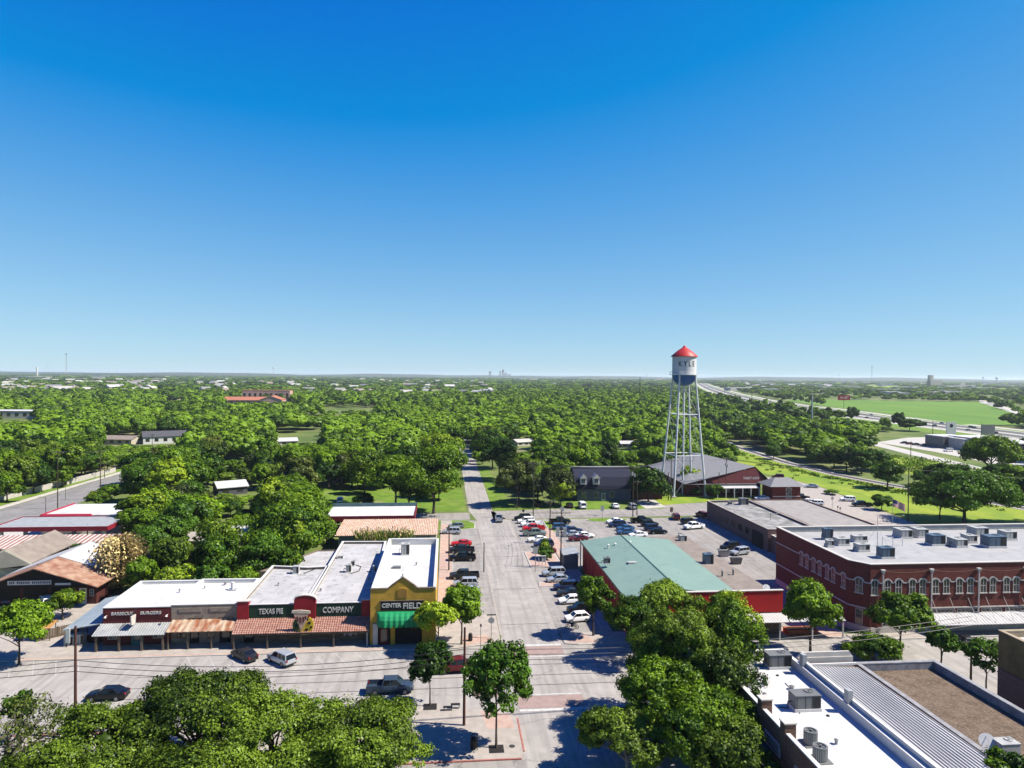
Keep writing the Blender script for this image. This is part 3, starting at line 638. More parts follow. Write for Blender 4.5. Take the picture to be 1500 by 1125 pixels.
for (px,py,w,d,h,mt,l,fan) in [(434,840,1.0,1.0,1.3,M_acl,'light grey box vent on the left half of the pie shop roof',False),(511,838,.9,.9,1.3,M_acl,'pale upright cooling unit in the middle of the right pie shop roof',True),(517,829,.6,.6,.8,M_acg,'dark cooling unit just behind the pale one on the right pie shop roof',True),(549,838,.6,.7,1.1,M_acl,'narrow vent hood near the yellow building wall on the pie shop roof',False),(499,818,1.0,.8,.5,M_acl,'low white vent box by the ridge step of the pie shop roof',False)]:
    x,y=G(px,py,rz); rooftop(x,y,rz,w,d,h,mt,l,cat='roof unit',fan=fan,pipes=True)
for l,pts in (('black drain hose curling off the left half of the pie shop roof',[(445,840),(465,832),(478,832),(490,820)]),('dark hose lying beside the cooling unit on the right pie shop roof',[(514,840),(526,836),(529,830),(520,827)])):
    q=MB(); q.path([(*G(a,b,5.2),5.2) for a,b in pts],.06); tag(q.build('roof_hose',M_black),l,'hose')
# ---- yellow building
B4=empty('yellow_building',(-6.3,101.4,0),0,'mustard yellow stucco building with stepped gable front and green awning','building')
YP=[(-11.0,101.4),(-1.45,101.4),(-1.5,133.4),(-10.9,133.8)]
ring(MB(),YP,inset(YP,.35),0,8.0).build('wall',M_yellow,B4,recalc=False); ring(MB(),inset(YP,.33),inset(YP,.40),6.8,7.99).build('parapet_lining',M_white,B4,recalc=False)
b=MB(); b.quad(*[(x,y,6.9) for x,y in inset(YP,.35)]); b.build('roof',M_wroof,B4,recalc=False)
b=MB(); b.box(-11.05,101.8,8.003,-10.6,133.7,8.1); b.box(-1.85,101.8,8.003,-1.4,133.3,8.1); b.box(-10.55,133.2,8.003,-1.9,133.8,8.1); b.build('coping',M_white,B4)
f=FS(101.4)
gable=[(-11.0,8.003),(-1.45,8.003),(-1.45,8.3),(-4.1,8.3),(-4.6,8.75),(-6.3,9.95),(-8.0,8.75),(-8.5,8.3),(-11.0,8.3)]
b=MB(); b.hexa([f.p(a,-.34,z) for a,z in gable],[f.p(a,.0,z) for a,z in gable]); b.build('gable_parapet',M_yellow,B4)
gl=gable[2:]
b=MB()
for (a,z),(a2,z2) in zip(gl[:-1],gl[1:]): b.hexa([f.p(a,-.42,z),f.p(a2,-.42,z2),f.p(a2,.1,z2),f.p(a,.1,z)],[f.p(a,-.42,z+.13),f.p(a2,-.42,z2+.13),f.p(a2,.1,z2+.13),f.p(a,.1,z+.13)])
b.build('gable_coping',M_wood,B4)
b=MB(); nic=[(-7.1,7.0),(-5.6,7.0),(-5.6,8.25),(-5.85,8.45),(-6.35,8.52),(-6.85,8.45),(-7.1,8.25)]; b.hexa([f.p(a,.0,z) for a,z in nic],[f.p(a,.08,z) for a,z in nic]); nn=b.build('blind_window',M_yellow,B4)
b=MB(); b.hexa([f.p(a*.86-.89,.081,z*.86+1.05) for a,z in nic],[f.p(a*.86-.89,.1,z*.86+1.05) for a,z in nic]); b.build('recess_shade',mat('yellow_in_shade',(.40,.22,.045),.9,.1,1),nn)  # raised plate in dimmer yellow: the shade of a niche put into colour
b=MB(); f.box(b,-9.5,-3.2,5.2,6.55,.0,.14); sg=b.build('sign_board',mat('sign_charcoal',(.035,.03,.03),.8,.2,2),B4)
b=MB(); f.box(b,-9.6,-3.1,6.555,6.65,-.01,.18); b.build('sign_rim',M_wood,sg)
text('CENTER',.62,M_signw,sg,f.p(-7.9,.14,5.95),(1,0),(0,-1,0),width=2.8,bold=.02)
text('FIELD',.85,M_signw,sg,f.p(-4.85,.14,5.85),(1,0),(0,-1,0),width=2.7,bold=.02)
# scalloped awning: domed ribs
b=MB(); nA=18; prof=[(0,5.05),(.5,4.95),(1.0,4.6),(1.35,4.1),(1.45,3.55),(1.45,3.2)]
def awn(i,j):
    a=-10.0+7.2*i/nA; sc=.12*(1 if i%2 else 0); c_,z=prof[j]; endk=min(1,.35+min(i,nA-i)*.45); return f.p(a,(c_+sc*(j>0))*endk if j>0 else 0.01,z-(0 if j<5 else .1*(i%2)))
for i in range(nA):
    for j in range(5): b.quad(awn(i,j),awn(i+1,j),awn(i+1,j+1),awn(i,j+1))
b.build('awning',M_awn,B4,recalc=False,smooth=False)
for a0,a1 in ((-10.6,-9.9),(-8.0,-7.4),(-3.4,-2.8)): b=MB(); f.box(b,a0,a1,.14,3.3,0,.25); b.build('pilaster',M_yellow if a0>-10 else M_trim,B4)
b=MB(); f.box(b,-9.85,-8.05,.14,3.2,.01,.03); f.box(b,-7.35,-3.45,.14,3.2,.01,.03); b.build('shopfront_shade',M_dark,B4)  # near-black sheet on the wall paints the shade inside the shopfront
window(f,-7.0,-3.8,.9,2.6,B4,M_black,M_glass,3,1,proud=.12); door(Fr((0,101.35,0),(1,0),(0,-1)),-9.6,-8.4,2.6,B4,M_maroon)
b=MB(); b.box(-2.35,101.32,3.1,-1.9,101.4,3.9); b.build('wall_lamp',M_signw,B4)
x,y=G(594,812,6.9); rooftop(x,y,6.9,1.5,1.6,2.0,M_acl,'square white cooling unit at the back of the white roof of the yellow building',pipes=True)
x,y=G(581,832,6.9); b=MB(); b.box(x-.7,y-.5,6.9,x+.7,y+.5,7.2); hh=empty('roof_hatch',(x,y,6.9),0,'low grey hatch on the white roof beside the cooling unit of the yellow building','hatch'); b.build('cover',M_acg,hh)
for k,(px,py,z,h,r,l) in enumerate(((263,868,5.15,.5,.12,'small pipe vent near the middle of the white roof over the restaurant'),(330,857,5.25,.4,.2,'squat round vent right of the pipe on the white roof'),(300,862,5.25,.35,.1,'short pipe vent left of the tall white pipe'),(408,858,5.1,.45,.12,'short pipe in the middle of the left grey pie shop roof'),(470,866,5.1,.4,.14,'short pipe near the front of the right grey pie shop roof'),(540,850,5.1,.4,.16,'low pipe vent near the yellow building wall, front of the hood'),(590,845,6.9,.4,.12,'small pipe vent on the front part of the yellow building roof'),(610,828,6.9,.45,.14,'small pipe vent by the right parapet of the yellow building roof'))):
    x,y=G(px,py,z); e=empty('pipe_vent',(x,y,z),0,l,'vent'); b=MB(); b.tube((x,y,z),(x,y,z+h),r,n=8); b.build('pipe',M_steel,e); b=MB(); b.tube((x,y,z+h+.003),(x,y,z+h+.08),r*1.6,r*.8,8); b.build('cap',M_acg,e)
# ---- grey low shed behind pie shop left
SH=[(-33.5,126.5),(-21.4,126),(-21.4,141),(-26,141)]
flat('store_room',SH,4.2,4.0,M_stoned,M_groof,None,'low grey annexe roof in the shade behind the left half of the pie shop','annexe')
# ---- carport left of restaurant
C=empty('carport',(-52,108,0),0,'blue grey metal roofed carport leaning on the left side of the maroon restaurant','carport')
p=[(*G(105,915,3.0),3.0),(*G(152,905,3.2),3.2),(*G(158,886,3.9),3.9),(*G(132,888,3.6),3.6)]
p=[(-54.8,103.4,2.7),(-50.0,104.0,3.3),(-50.2,115.5,4.3),(-54.6,115.5,3.4)]
b=MB(); seam_panel(b,p[0],p[1],p[2],p[3],10,.04); b.quad(*[(x,y,z-.12) for x,y,z in p]); b.build('roof',M_bluegrey,C,recalc=False)
for (x,y,z) in ((-54.5,103.8,2.65),(-52.3,104,2.95),(-50.3,104.2,3.2),(-54.5,109.5,3.0)): b=MB(); post(b,x,y,0,z,.07); b.build('post',M_black,C)
b=MB(); b.box(-54.4,105.6,.0,-50.1,105.7,1.1); b.build('deck_rail',M_brownwall,C)
for (px,py,l) in ((99,948,'white box unit beside the utility pole left of the restaurant'),(115,946,'white lattice box right of the utility pole by the restaurant')):
    x,y=G(px,py); rooftop(x,y+.6,0.0,1.3,.8,1.5,M_white,l,name='box_unit',cat='box unit',fan=False)
# ---- rear clay-roofed building and petrol canopy behind the yellow building
B5=empty('rear_building',(-12.8,152,0),0,'long cream building with pale orange clay tile roof behind the yellow building','building')
b=MB(); b.box(-23.6,153.0,0,-2.2,166,4.2); b.build('wall',M_cream,B5)
c=MB(); fr=FS(152.6); corr(c,fr,-24.4,-1.8,-14.2,4.9,.0,4.3,.4,.09); c.build('roof',M_tilepale,B5)
fr=FS(153.0); b=MB(); fr.box(b,-6.6,-3.6,2.6,3.8,0,.05); sg=b.build('sign_board',M_black,B5)
text('GRILL',.8,M_signw,sg,fr.p(-5.1,.05,3.2),(1,0),(0,-1,0),width=2.6) if 0 else None
b=MB(); fr.box(b,-23.4,-12,2.0,4.1,0,.06); b.build('dark_panel',M_acg,B5)
B6=empty('red_canopy',(-18,175,0),0,'flat canopy with a dark red fascia and teal back edge behind the clay tile roof','canopy')
b=MB(); b.box(-29.5,169.2,4.5,-7.9,182.5,5.0); b.build('roof',M_wroof,B6); b=MB(); b.box(-29.6,169.0,4.0,-7.7,169.19,5.25); b.box(-7.89,169.2,4.0,-7.7,182.5,5.25); b.build('fascia',M_maroon if 0 else mat('deep_red',(.22,.012,.02),.7,.15,1),B6)
b=MB(); b.box(-29.6,182.5,4.3,-7.7,182.7,5.9); b.build('parapet',mat('teal_grey',(.10,.19,.21),.7,.2,.7),B6)
for x in (-29.2,-18.6,-13.3,-8.2): b=MB(); b.box(x-.35,169.5,0,x+.35,170.2,4.5); b.build('column',M_brickb,B6)
b=MB(); b.box(-26,175,0,-19.5,176,3.4); b.box(-12.5,175,0,-8.6,176,3.4); b.build('back_wall',M_cream,B6)
# ---- red hall with green roof
mixin(M_green,ramp(M_green,noise(M_green,wpos(M_green,(1,1,1)),.8,6),.6,.72,0,.5),(.15,.22,.19))
B7=empty('red_hall',(38,120,0),0,'red metal hall with pale green gable roof and a tan side roof','hall')
b=MB(); b.hexa([(27.8,101.6,0),(52.0,101.9,0),(51.0,143,0),(28.0,137.8,0)],[(27.8,101.6,5.2),(52.0,101.9,5.2),(51.0,143,5.2),(28.0,137.8,5.2)]); b.build('wall',M_redwall,B7)
b=MB(); 
for y in [103+ k*2.2 for k in range(16)]: FW(27.82).box(b,y,y+.1,.3,5.2,0,.06)
b.build('wall_rib',M_redwall,B7)
b=MB()
for P in ([(27.5,102.0,5.95),(35.7,102.0,7.3),(35.8,137.2,7.3),(27.6,138.2,5.95)],[(35.75,102.0,7.3),(45.8,102.0,5.95),(46.3,138.6,5.95),(35.85,137.2,7.3)]):
    b.hexa([(x,y,z-.3) for x,y,z in P],P)
b.build('roof',M_green,B7)
b=MB(); b.hexa([(35.6,102.05,7.31),(35.85,102.05,7.31),(35.95,137,7.31),(35.7,137,7.31)],[(35.6,102.05,7.36),(35.85,102.05,7.36),(35.95,137,7.36),(35.7,137,7.36)]); b.build('ridge_strip',mat('ridge_dark',(.05,.12,.12),.7,.1,1),B7)
b=MB(); b.hexa([(45.9,102,5.3),(52.2,102.2,5.3),(51.2,143.3,5.3),(46.4,138.7,5.3)],[(45.9,102,5.75),(52.2,102.2,5.75),(51.2,143.3,5.75),(46.4,138.7,5.75)]); b.hexa([(27.9,138.4,5.0),(46.3,138.9,5.0),(51.1,143.5,5.0),(40,143.2,5.0)],[(27.9,138.4,5.3),(46.3,138.9,5.3),(51.1,143.5,5.6),(40,143.2,5.3)]); b.build('side_roof',M_tanroof,B7)
b=MB(); b.box(28.0,101.0,3.2,52.2,101.58,7.6) if 0 else b.box(29.8,101.2,3.6,52.2,101.58,6.9); b.build('front_parapet',M_redwall,B7)
b=MB(); b.box(29.7,101.1,6.903,52.3,101.68,7.0); b.build('coping',M_trim,B7)
b=MB(); b.box(27.9,101.2,0.14,52,101.57,3.4); b.build('front_wall',M_stoned,B7)
c=MB(); corr(c,FS(101.2),40,61,0,3.4,2.6,2.9,.45,.05); c.build('canopy_roof',M_galvw,B7)
for x in (40.3,45.5,50.6,55.8,60.7): b=MB(); post(b,x,98.9,.14,2.9); b.build('canopy_post',M_white,B7)
for a in (31,35,42,46): window(FS(101.2),a,a+2.4,.9,2.8,B7,M_trim,M_glass,3,1)
for x in (28.5,): 
    b=MB(); b.tube((27.6,138.1,0),(27.6,138.1,6.2),.12); b.build('downpipe',M_trim,B7)
for (px,py,w,d,h,z,mt,l,fn) in [(789+100,824,1.0,1.0,1.0,6.9,M_acg,'dark kitchen exhaust on the left slope of the green roof',True),(926,825,1.5,.9,.35,6.8,M_acl,'low skylight hatch beside the exhaust on the green roof',False),(1000,792,1.4,1.2,1.3,5.7,M_acl,'cooling unit on the tan side roof nearest the parking lot',True),(1037,825,1.6,1.4,1.9,5.75,M_acb,'tall blue grey cooling unit on the tan side roof',True),(996,788,.6,.6,1.1,5.7,M_acg,'small dark vent beside the rear unit of the tan side roof',False)]:
    x,y=G(px,py,z); rooftop(x,y,z-.15,w,d,h,mt,l,fan=fn,pipes=(mt==M_acg))
for px,py,l in ((1058,842,'left of two small dark vents on the tan side roof'),(1074,840,'right of two small dark vents on the tan side roof'),(891,802,'white pipe vent on the left slope of the green roof'),(901,800,'second white pipe vent nearer the ridge of the green roof'),(923,797,'small white vent beside the ridge of the green roof')):
    x,y=G(px,py,6 if px>1000 else 6.7); z=5.75 if px>1000 else 6.3; e=empty('roof_vent',(x,y,z),0,l,'vent'); b=MB(); b.tube((x,y,z),(x,y,z+.9),.16); b.build('pipe',M_acg if px>1000 else M_white,e); b=MB(); b.tube((x,y,z+.903),(x,y,z+1.1),.28,.05); b.build('hood',M_acg if px>1000 else M_white,e)
dsh=empty('satellite_dish',(50.6,103.5,5.75),0,'round white satellite dish at the front corner of the tan side roof','satellite dish')
b=MB(); b.tube((50.6,103.5,5.75),(50.6,103.5,6.3),.05); b.build('mast',M_steel,dsh)
def dish(e,x,y,z,r,dr,mt=M_white):
    b=MB(); d=Vector(dr).normalized(); a=d.cross(Vector((0,0,1))).normalized(); c_=d.cross(a); o=Vector((x,y,z)); rings=[]
    for rr,dd in ((r,.28*r),(r*.6,.08*r),(.03,0),(r*.6,.08*r-.05),(r,.28*r-.03)): rings.append([tuple(o+d*dd+(a*math.cos(t)+c_*math.sin(t))*rr) for t in [2*math.pi*k/16 for k in range(16)]])
    b.loft(rings); b.build('dish',mt,e,smooth=True)
    b=MB(); b.tube(o+c_*r*.9*-1,o+d*r*.9,.025); b.build('feed_arm',M_steel,e)
dish(dsh,50.6,103.5,6.6,.55,(-.2,-.7,.55))
# grey yard buildings beside the hall (shaded side shed)
b=empty('side_shed',(24.8,139,0),0,'small dark weathered shed against the rear corner of the red hall','shed'); q=MB(); q.box(24.2,138.4,0,27.2,143.5,3.0); q.build('wall',M_acg,b); q=MB(); q.hexa([(24,138.2,3.0),(27.4,138.2,3.3),(27.4,143.7,3.3),(24,143.7,3.0)],[(24,138.2,3.1),(27.4,138.2,3.4),(27.4,143.7,3.4),(24,143.7,3.1)]); q.build('roof',M_galv,b)
# ---- grey block behind
B8=flat('grey_block',[(73.4,149.6),(85.4,149.6),(85.4,186.3),(72.9,185.2)],5.15,4.75,M_brickp,mat('stained_grey_roof',(.22,.215,.20),.9,.2,.35,col2=(.42,.41,.39),th=(.42,.6)),M_conc,'grey flat roofed block with brick side wall facing the parking lot','building')
for y in (159,163,167,171,175,179): window(FW(73.2),y,y+1.8,1.8,3.3,B8,M_wood,M_glass,2,1,proud=.25)
b=MB(); FW(73.1).box(b,152,157,.1,3.6,0,.1); b.build('loading_door',M_dark,B8)
B9=flat('gravel_roof_block',[(85.5,130.5),(101.6,152.7),(101.6,186),(85.5,186.4)],5.3,5.0,M_brickp,M_tanroof if 0 else mat('grey_gravel_roof',(.37,.345,.32),.95,.12,.4,.3,10),None,'broad grey gravel roofed building between the grey block and the depot street','building')
for (px,py,w,d,h,mt,l,fn) in [(1089,739,2.2,1.8,1.8,M_acg,'dark cooling unit on the far part of the grey block roof',True),(1069,739,.9,.9,.8,M_acg,'small dark vent left of the cooling unit on the grey block roof',False)]:
    x,y=G(px,py,4.8); rooftop(x,y,4.75,w,d,h,mt,l,fan=fn)
bb=flat('low_annexe',[(74.1,127.6),(85.2,127.6),(85.2,149.4),(74.1,149.4)],3.9,3.5,M_brickp,M_conc,M_trim,'low brick annexe in front of the grey block beside the big brick building','annexe')
# ---- big brick building
BP=[(64.1,103.2),(66.1,100.5),(118,100.5),(118,127.2),(64.1,127.2)]
_lr=mat('light_roof',(.41,.41,.41),.8,.08,.3,col2=(.48,.48,.475)); roofseams(_lr,3.4,(.34,.33,.32)); mixin(_lr,ramp(_lr,noise(_lr,wpos(_lr,(1,1,1)),.5,6),.54,.68,0,.5),(.30,.295,.285))
B10=flat('brick_building',BP,10.85,9.9,M_brick,mat('light_roof',(.50,.495,.485),.8,.08,.3,col2=(.57,.565,.555)),M_trim,'large dark red brick two storey building with arched windows and flat roof','brick building',t=.4,capw=.12,inner=M_galv)
def beltcourse(fr,a0,a1,z,h=.16,pr=.09,nm='string_course'):
    b=MB(); fr.box(b,a0,a1,z,z+h,0,pr); return b.build(nm,M_trim,B10)
def archwin(fr,a,z0,z1,w,parent,hood=True):
    n=8; hw=w/2; zs=z1-hw*.8
    arc=[(a+hw*math.cos(math.pi*k/n),zs+hw*.8*math.sin(math.pi*k/n)) for k in range(n+1)]
    P=[(a-hw,z0),(a+hw,z0)]+arc; P=[P[0],P[1]]+arc[0:]
    f_=MB(); fr.box(f_,a-.035,a+.035,z0,z1-.02,.02,.07); fr.box(f_,a-hw,a-.046,(z0+z1)/2-.04,(z0+z1)/2+.04,.02,.06); fr.box(f_,a+.046,a+hw,(z0+z1)/2-.04,(z0+z1)/2+.04,.02,.06)
    fr.box(f_,a-hw-.05,a-hw+.04,z0,zs,.0,.08); fr.box(f_,a+hw-.04,a+hw+.05,z0,zs,.0,.08)
    o=f_.build('window',M_trim,parent)
    g_=MB(); g_.quad(*[fr.p(x,.02,z) for x,z in P]); g_.build('pane',M_glass,o,recalc=False)
    s_=MB(); fr.box(s_,a-hw-.2,a+hw+.2,z0-.18,z0-.005,0,.16); s_.build('sill',M_trim,o)
    h_=MB(); r0,r1=hw+.06,hw+.30
    pts=[(math.cos(math.pi*k/n),math.sin(math.pi*k/n)) for k in range(n+1)]
    for (c0,s0),(c1,s1) in zip(pts[:-1],pts[1:]):
        q0=(a+r0*c0,zs+r0*.85*s0); q1=(a+r0*c1,zs+r0*.85*s1); q2=(a+r1*c1,zs+r1*.85*s1); q3=(a+r1*c0,zs+r1*.85*s0)
        h_.hexa([fr.p(x,.0,z) for x,z in (q0,q1,q2,q3)],[fr.p(x,.14,z) for x,z in (q0,q1,q2,q3)])
    h_.build('arch_hood',M_trim,o)
fS=FS(100.5); wx=[V(p,860,100.5)[0] for p in (1281,1300,1316,1336,1351,1370,1386,1405,1421,1440,1454,1474,1488)]
x=wx[-1]
while x<114: x+=2.35; wx.append(x); x+=1.75; wx.append(x)
zw0,zw1=6.15,8.35
pr=66.2
for a in wx:
    if a>117: continue
    archwin(fS,a,zw0,zw1,.95,B10); beltcourse(fS,pr,a-.78,7.85); pr=a+.78
fC=Fr((64.1,103.2,0),(2.0,-2.7),(-.8,-.6)); fC.n=Vector((-2.7,-2.0,0)).normalized()
archwin(fC,1.68,zw0,zw1,1.0,B10); beltcourse(fC,0,.9,7.85); beltcourse(fC,2.46,3.3,7.85)
fW=FW(64.1); wy=[XX(p,838,64.1)[0] for p in (1174,1182,1192,1201,1212,1221,1236)]
pr=127
for a in wy: archwin(fW,a,zw0,zw1,.95,B10); beltcourse(fW,a+.78,pr,7.85); pr=a-.78
beltcourse(fW,103.3,pr,7.85)
beltcourse(fS,66.2,117.9,3.75,.2,.12); beltcourse(fW,103.3,127,3.75,.2,.12); beltcourse(fC,0,3.3,3.75,.2,.12)
for fr,a0,a1 in ((fS,66.2,117.9),(fW,103.3,127.1),(fC,0,3.3)):
    b=MB(); fr.box(b,a0,a1,0,1.0,0,.14); b.build('stone_base',M_trim,B10)
for p in (1292,1363,1432,1500):
    a=V(p,860,100.5)[0]; b=MB(); fS.box(b,a-.09,a+.09,1.0,9.9,.17,.33); dp=b.build('downpipe',M_trim,B10); b=MB(); fS.box(b,a-.32,a+.32,9.9,10.1,.05,.45); fS.box(b,a-.22,a+.22,9.6,9.9,.08,.40); b.build('downpipe_head',M_trim,dp)
# garland wire between heads
pp=[V(p,860,100.5)[0] for p in (1292,1363,1432,1500)]
for a0,a1 in zip(pp[:-1],pp[1:]):
    b=MB(); b.path([fS.p(a0+(a1-a0)*t,.3,10.0-1.6*t*(1-t)) for t in [k/8 for k in range(9)]],.03,5); b.build('string_light',M_wood,B10)
c=MB(); corr(c,fS,75.6,117.5,.1,2.95,2.5,1.95,.55,.08,.05); aw=c.build('canopy_roof',M_galvw,B10)
for k in range(14):
    a=76.3+k*3.05; b=MB(); b.tube(fS.p(a,.1,5.4),fS.p(a,2.3,2.15),.035,n=5); b.build('tie_rod',M_redwall if 0 else M_trim,aw)
for a in [77+ k*4.15 for k in range(10)]:
    window(fS,a,a+3.1,1.1,1.95,B10,M_trim,M_glass,4,1,proud=.05); 
for a in [76.5+k*4.15 for k in range(10)]: window(fS,a,a+3.5,3.0,3.6,B10,M_trim,M_glass,5,1,proud=.05)
window(fC,1.2,2.3,1.1,3.6,B10,M_trim,M_glass,1,3); window(fS,68.3,69.6,1.1,3.6,B10,M_trim,M_glass,1,3)
zr=9.9; k=0
for (px,py,w,d,h,mt,l) in [(1212,790,1.6,1.6,2.4,M_acb,'dark blue grey cooling tower at the left rear of the brick building roof'),(1215,801,1.2,1.2,1.4,M_acl,'small white condenser with round fan near the left edge of the brick roof'),(1232,798,2.2,2.4,1.5,M_acl,'cluttered cooling unit right of the small condenser on the brick roof'),(1258,793,2.6,1.8,1.3,M_acl,'flat white cooling unit in the left middle of the brick roof'),(1262,807,2.2,2.0,1.5,M_acl,'grey cooling unit in front of the flat white one on the brick roof'),(1297,817,2.4,2.0,2.1,M_acb,'blue cooling unit nearest the front edge of the brick roof'),(1322,787,2.4,3.2,1.9,M_acl,'first pale box unit of the rear row right of the mast on the brick roof'),(1346,786,2.2,3.2,1.9,M_acl,'second pale box unit of the rear row on the brick roof'),(1370,798,2.7,2.4,2.2,M_acb,'blue box unit on a white curb in the middle of the brick roof'),(1402,800,2.2,3.2,1.7,M_acl,'long pale box unit with dark open end on the brick roof'),(1419,794,1.8,2.6,1.6,M_acl,'pale unit just behind the open ended one on the brick roof'),(1432,784,2.8,3.0,1.9,M_acl,'grey unit in the far right of the brick roof'),(1455,801,3.6,2.6,2.4,M_acb,'largest blue box unit on a sloping white curb of the brick roof'),(1475,790,2.4,2.6,1.9,M_acl,'pale unit behind the largest blue unit on the brick roof')]:
    x,y=G(px,py,zr); rooftop(x,y,zr,w*.95,d*.8,h*.85,mt,l,skirt=.35,pipes=(w<2.3))
ma=empty('roof_mast',(*G(1285,800,zr),zr),0,'thin lattice mast standing in the middle of the brick building roof','mast'); x,y=G(1285,800,zr)
b=MB(); b.tube((x,y,zr),(x,y,zr+5.5),.04); b.build('mast',M_steel,ma)
b=MB()
for k in range(3): t=2*math.pi*k/3; b.tube((x,y,zr+3.5),(x+2*math.cos(t),y+2*math.sin(t),zr),.02,n=4)
b.build('guy_wire',M_steel,ma)
pf=empty('roof_pipework',(*G(1310,800,zr),zr),0,'white pipe stand between the mast and the blue unit on the brick roof','pipe stand'); x,y=G(1308,800,zr)
b=MB(); b.path([(x-2,y,zr),(x-2,y,zr+1.6),(x,y,zr+1.6),(x,y,zr)],.06); b.path([(x,y,zr+1.3),(x+1.8,y,zr+1.3),(x+1.8,y,zr)],.06); b.build('pipework',M_white,pf)
# ---- depot: thrift shop and red hut
B11=empty('depot_building',(93,230,0),0,'railway depot with a big grey hip roof and a dark red gabled front','depot')
b=MB(); b.prism([(80,222),(106,222),(106,262),(80,262)],0,4.4); b.build('wall',M_maroon,B11)
E0=[(77.5,219.5,4.6),(104.5,217.5,4.6),(113,262,4.6),(84,266,4.6)]
ap=(*G(1058,665,12.0),12.0); r0=(95.0,243,11.3); r1=(98,250,11.3)
rfv=[(78.5,219.0,4.4),(109,219.0,4.4),(116,262,4.4),(80,266,4.4),(103.8,221.5,9.8) ,(96.5,256,10.6)]
b=MB(); b.quad(rfv[0],rfv[4],rfv[5],rfv[3]); b.quad(rfv[4],rfv[1],rfv[2],rfv[5]); b.quad(rfv[3],rfv[5],rfv[2]); b.quad(*[(x,y,4.3) for x,y,z in rfv[:4]]); b.build('roof',M_shing,B11,recalc=False)
b=MB(); b.quad((79.8,220.2,4.4),(107.9,220.2,4.4),(103.7,221.3,9.4)); gf=b.build('gable_front',M_maroon,B11,recalc=False)
fr=FS(219.9)
text('THRIFT SHOP',.85,M_signw,gf,fr.p(101.6,.3,6.2),(1,0),(0,-1,0),width=5.6,bold=.02)
c=MB(); corr(c,fr,88.5,103.5,0,3.9,3.0,3.3,.5,.05); c.build('canopy_roof',M_galvw,B11)
for k in range(6): b=MB(); post(b,89+k*2.85,217.0,0,3.3,.12); b.build('canopy_post',M_white,B11)
for k in range(5): window(FS(222),86.5+k*3.3,88.6+k*3.3,1,3,B11,M_trim,M_glass)
B12=empty('red_hut',(109,214,0),0,'small dark red brick hut with grey pyramid roof and an arched white window','hut')
b=MB(); b.box(105.2,211.6,0,114.6,219,4.7); b.build('wall',mat('hut_red',(.17,.02,.018),.8,.15,1),B12)
b=MB(); b.quad((103.8,210.3,4.75),(116.0,210.3,4.75),(112.5,215,7.1),(107.5,215,7.1)); b.quad((116,210.3,4.75),(116,220.2,4.75),(112.5,215,7.1)); b.quad((103.8,220.2,4.75),(103.8,210.3,4.75),(107.5,215,7.1)); b.quad((116,220.2,4.75),(103.8,220.2,4.75),(107.5,215,7.1),(112.5,215,7.1)); b.quad((103.8,210.3,4.7),(116,210.3,4.7),(116,220.2,4.7),(103.8,220.2,4.7)); b.build('roof',M_shing,B12,recalc=False)
fr=FS(211.6); b=MB(); fr.box(b,105.2,114.6,1.3,1.55,0,.06); b.build('string_course',M_trim,B12); 
archwin(fr,110.6,1.0,4.1,1.7,B12)
# ---- navy gambrel house
B13=empty('navy_house',(50,214,0),0,'dark navy house with curved gambrel roof and two white dormers behind the lot','house')
b=MB(); b.box(41.5,214,0,59,224,4.0); b.build('wall',mat('shaded_pale_wall',(.13,.14,.17),.85,.1,1),B13)  # grey-white wall coloured dark, its shade put into the base colour
pf=[(213.3,3.9),(213.5,5.0),(214.6,7.6),(216.5,9.3),(219.2,10.2),(222,9.3),(224.2,7.0),(224.8,3.9)]
b=MB(); b.hexa([(40.6,y,z) for y,z in pf],[(59.3,y,z) for y,z in pf]); b.build('roof',M_navy,B13)
b=MB(); b.box(40,218.2,10.1,59.6,220.2,10.35); b.build('ridge',M_shing,B13)
for px in (854,873):
    x=V(px,710,213.5)[0]; fr=FS(212.9)
    b=MB(); b.box(x-1.0,212.9,5.5,x+1.0,216,7.5); dm=b.build('dormer',M_white,B13)
    b=MB(); b.hexa([(x-1.25,212.6,7.45),(x+1.25,212.6,7.45),(x,212.6,8.9)],[(x-1.25,216.5,7.45),(x+1.25,216.5,7.45),(x,216.5,8.9)]); b.build('dormer_roof',M_trim,dm)
    window(fr,x-.65,x+.65,5.8,7.3,dm,M_trim,M_glassb)
for x in (43,47,52): window(FS(214),x,x+1.5,1,3,B13,M_trim,M_glass)
door(FS(214),49.4,50.6,2.6,B13,M_white)
B14=empty('brown_roof_house',(64,216,0),0,'dark brown hipped house under trees right of the navy house','house')
b=MB(); b.box(60,216,0,70,226,3.2); b.build('wall',M_brownwall,B14); b=MB(); b.quad((59,215,3.2),(71,215,3.2),(67,221,6.2),(63,221,6.2)); b.quad((71,215,3.2),(71,227,3.2),(67,221,6.2)); b.quad((59,227,3.2),(59,215,3.2),(63,221,6.2)); b.quad((71,227,3.2),(59,227,3.2),(63,221,6.2),(67,221,6.2)); b.build('roof',M_shingd,B14,recalc=False)
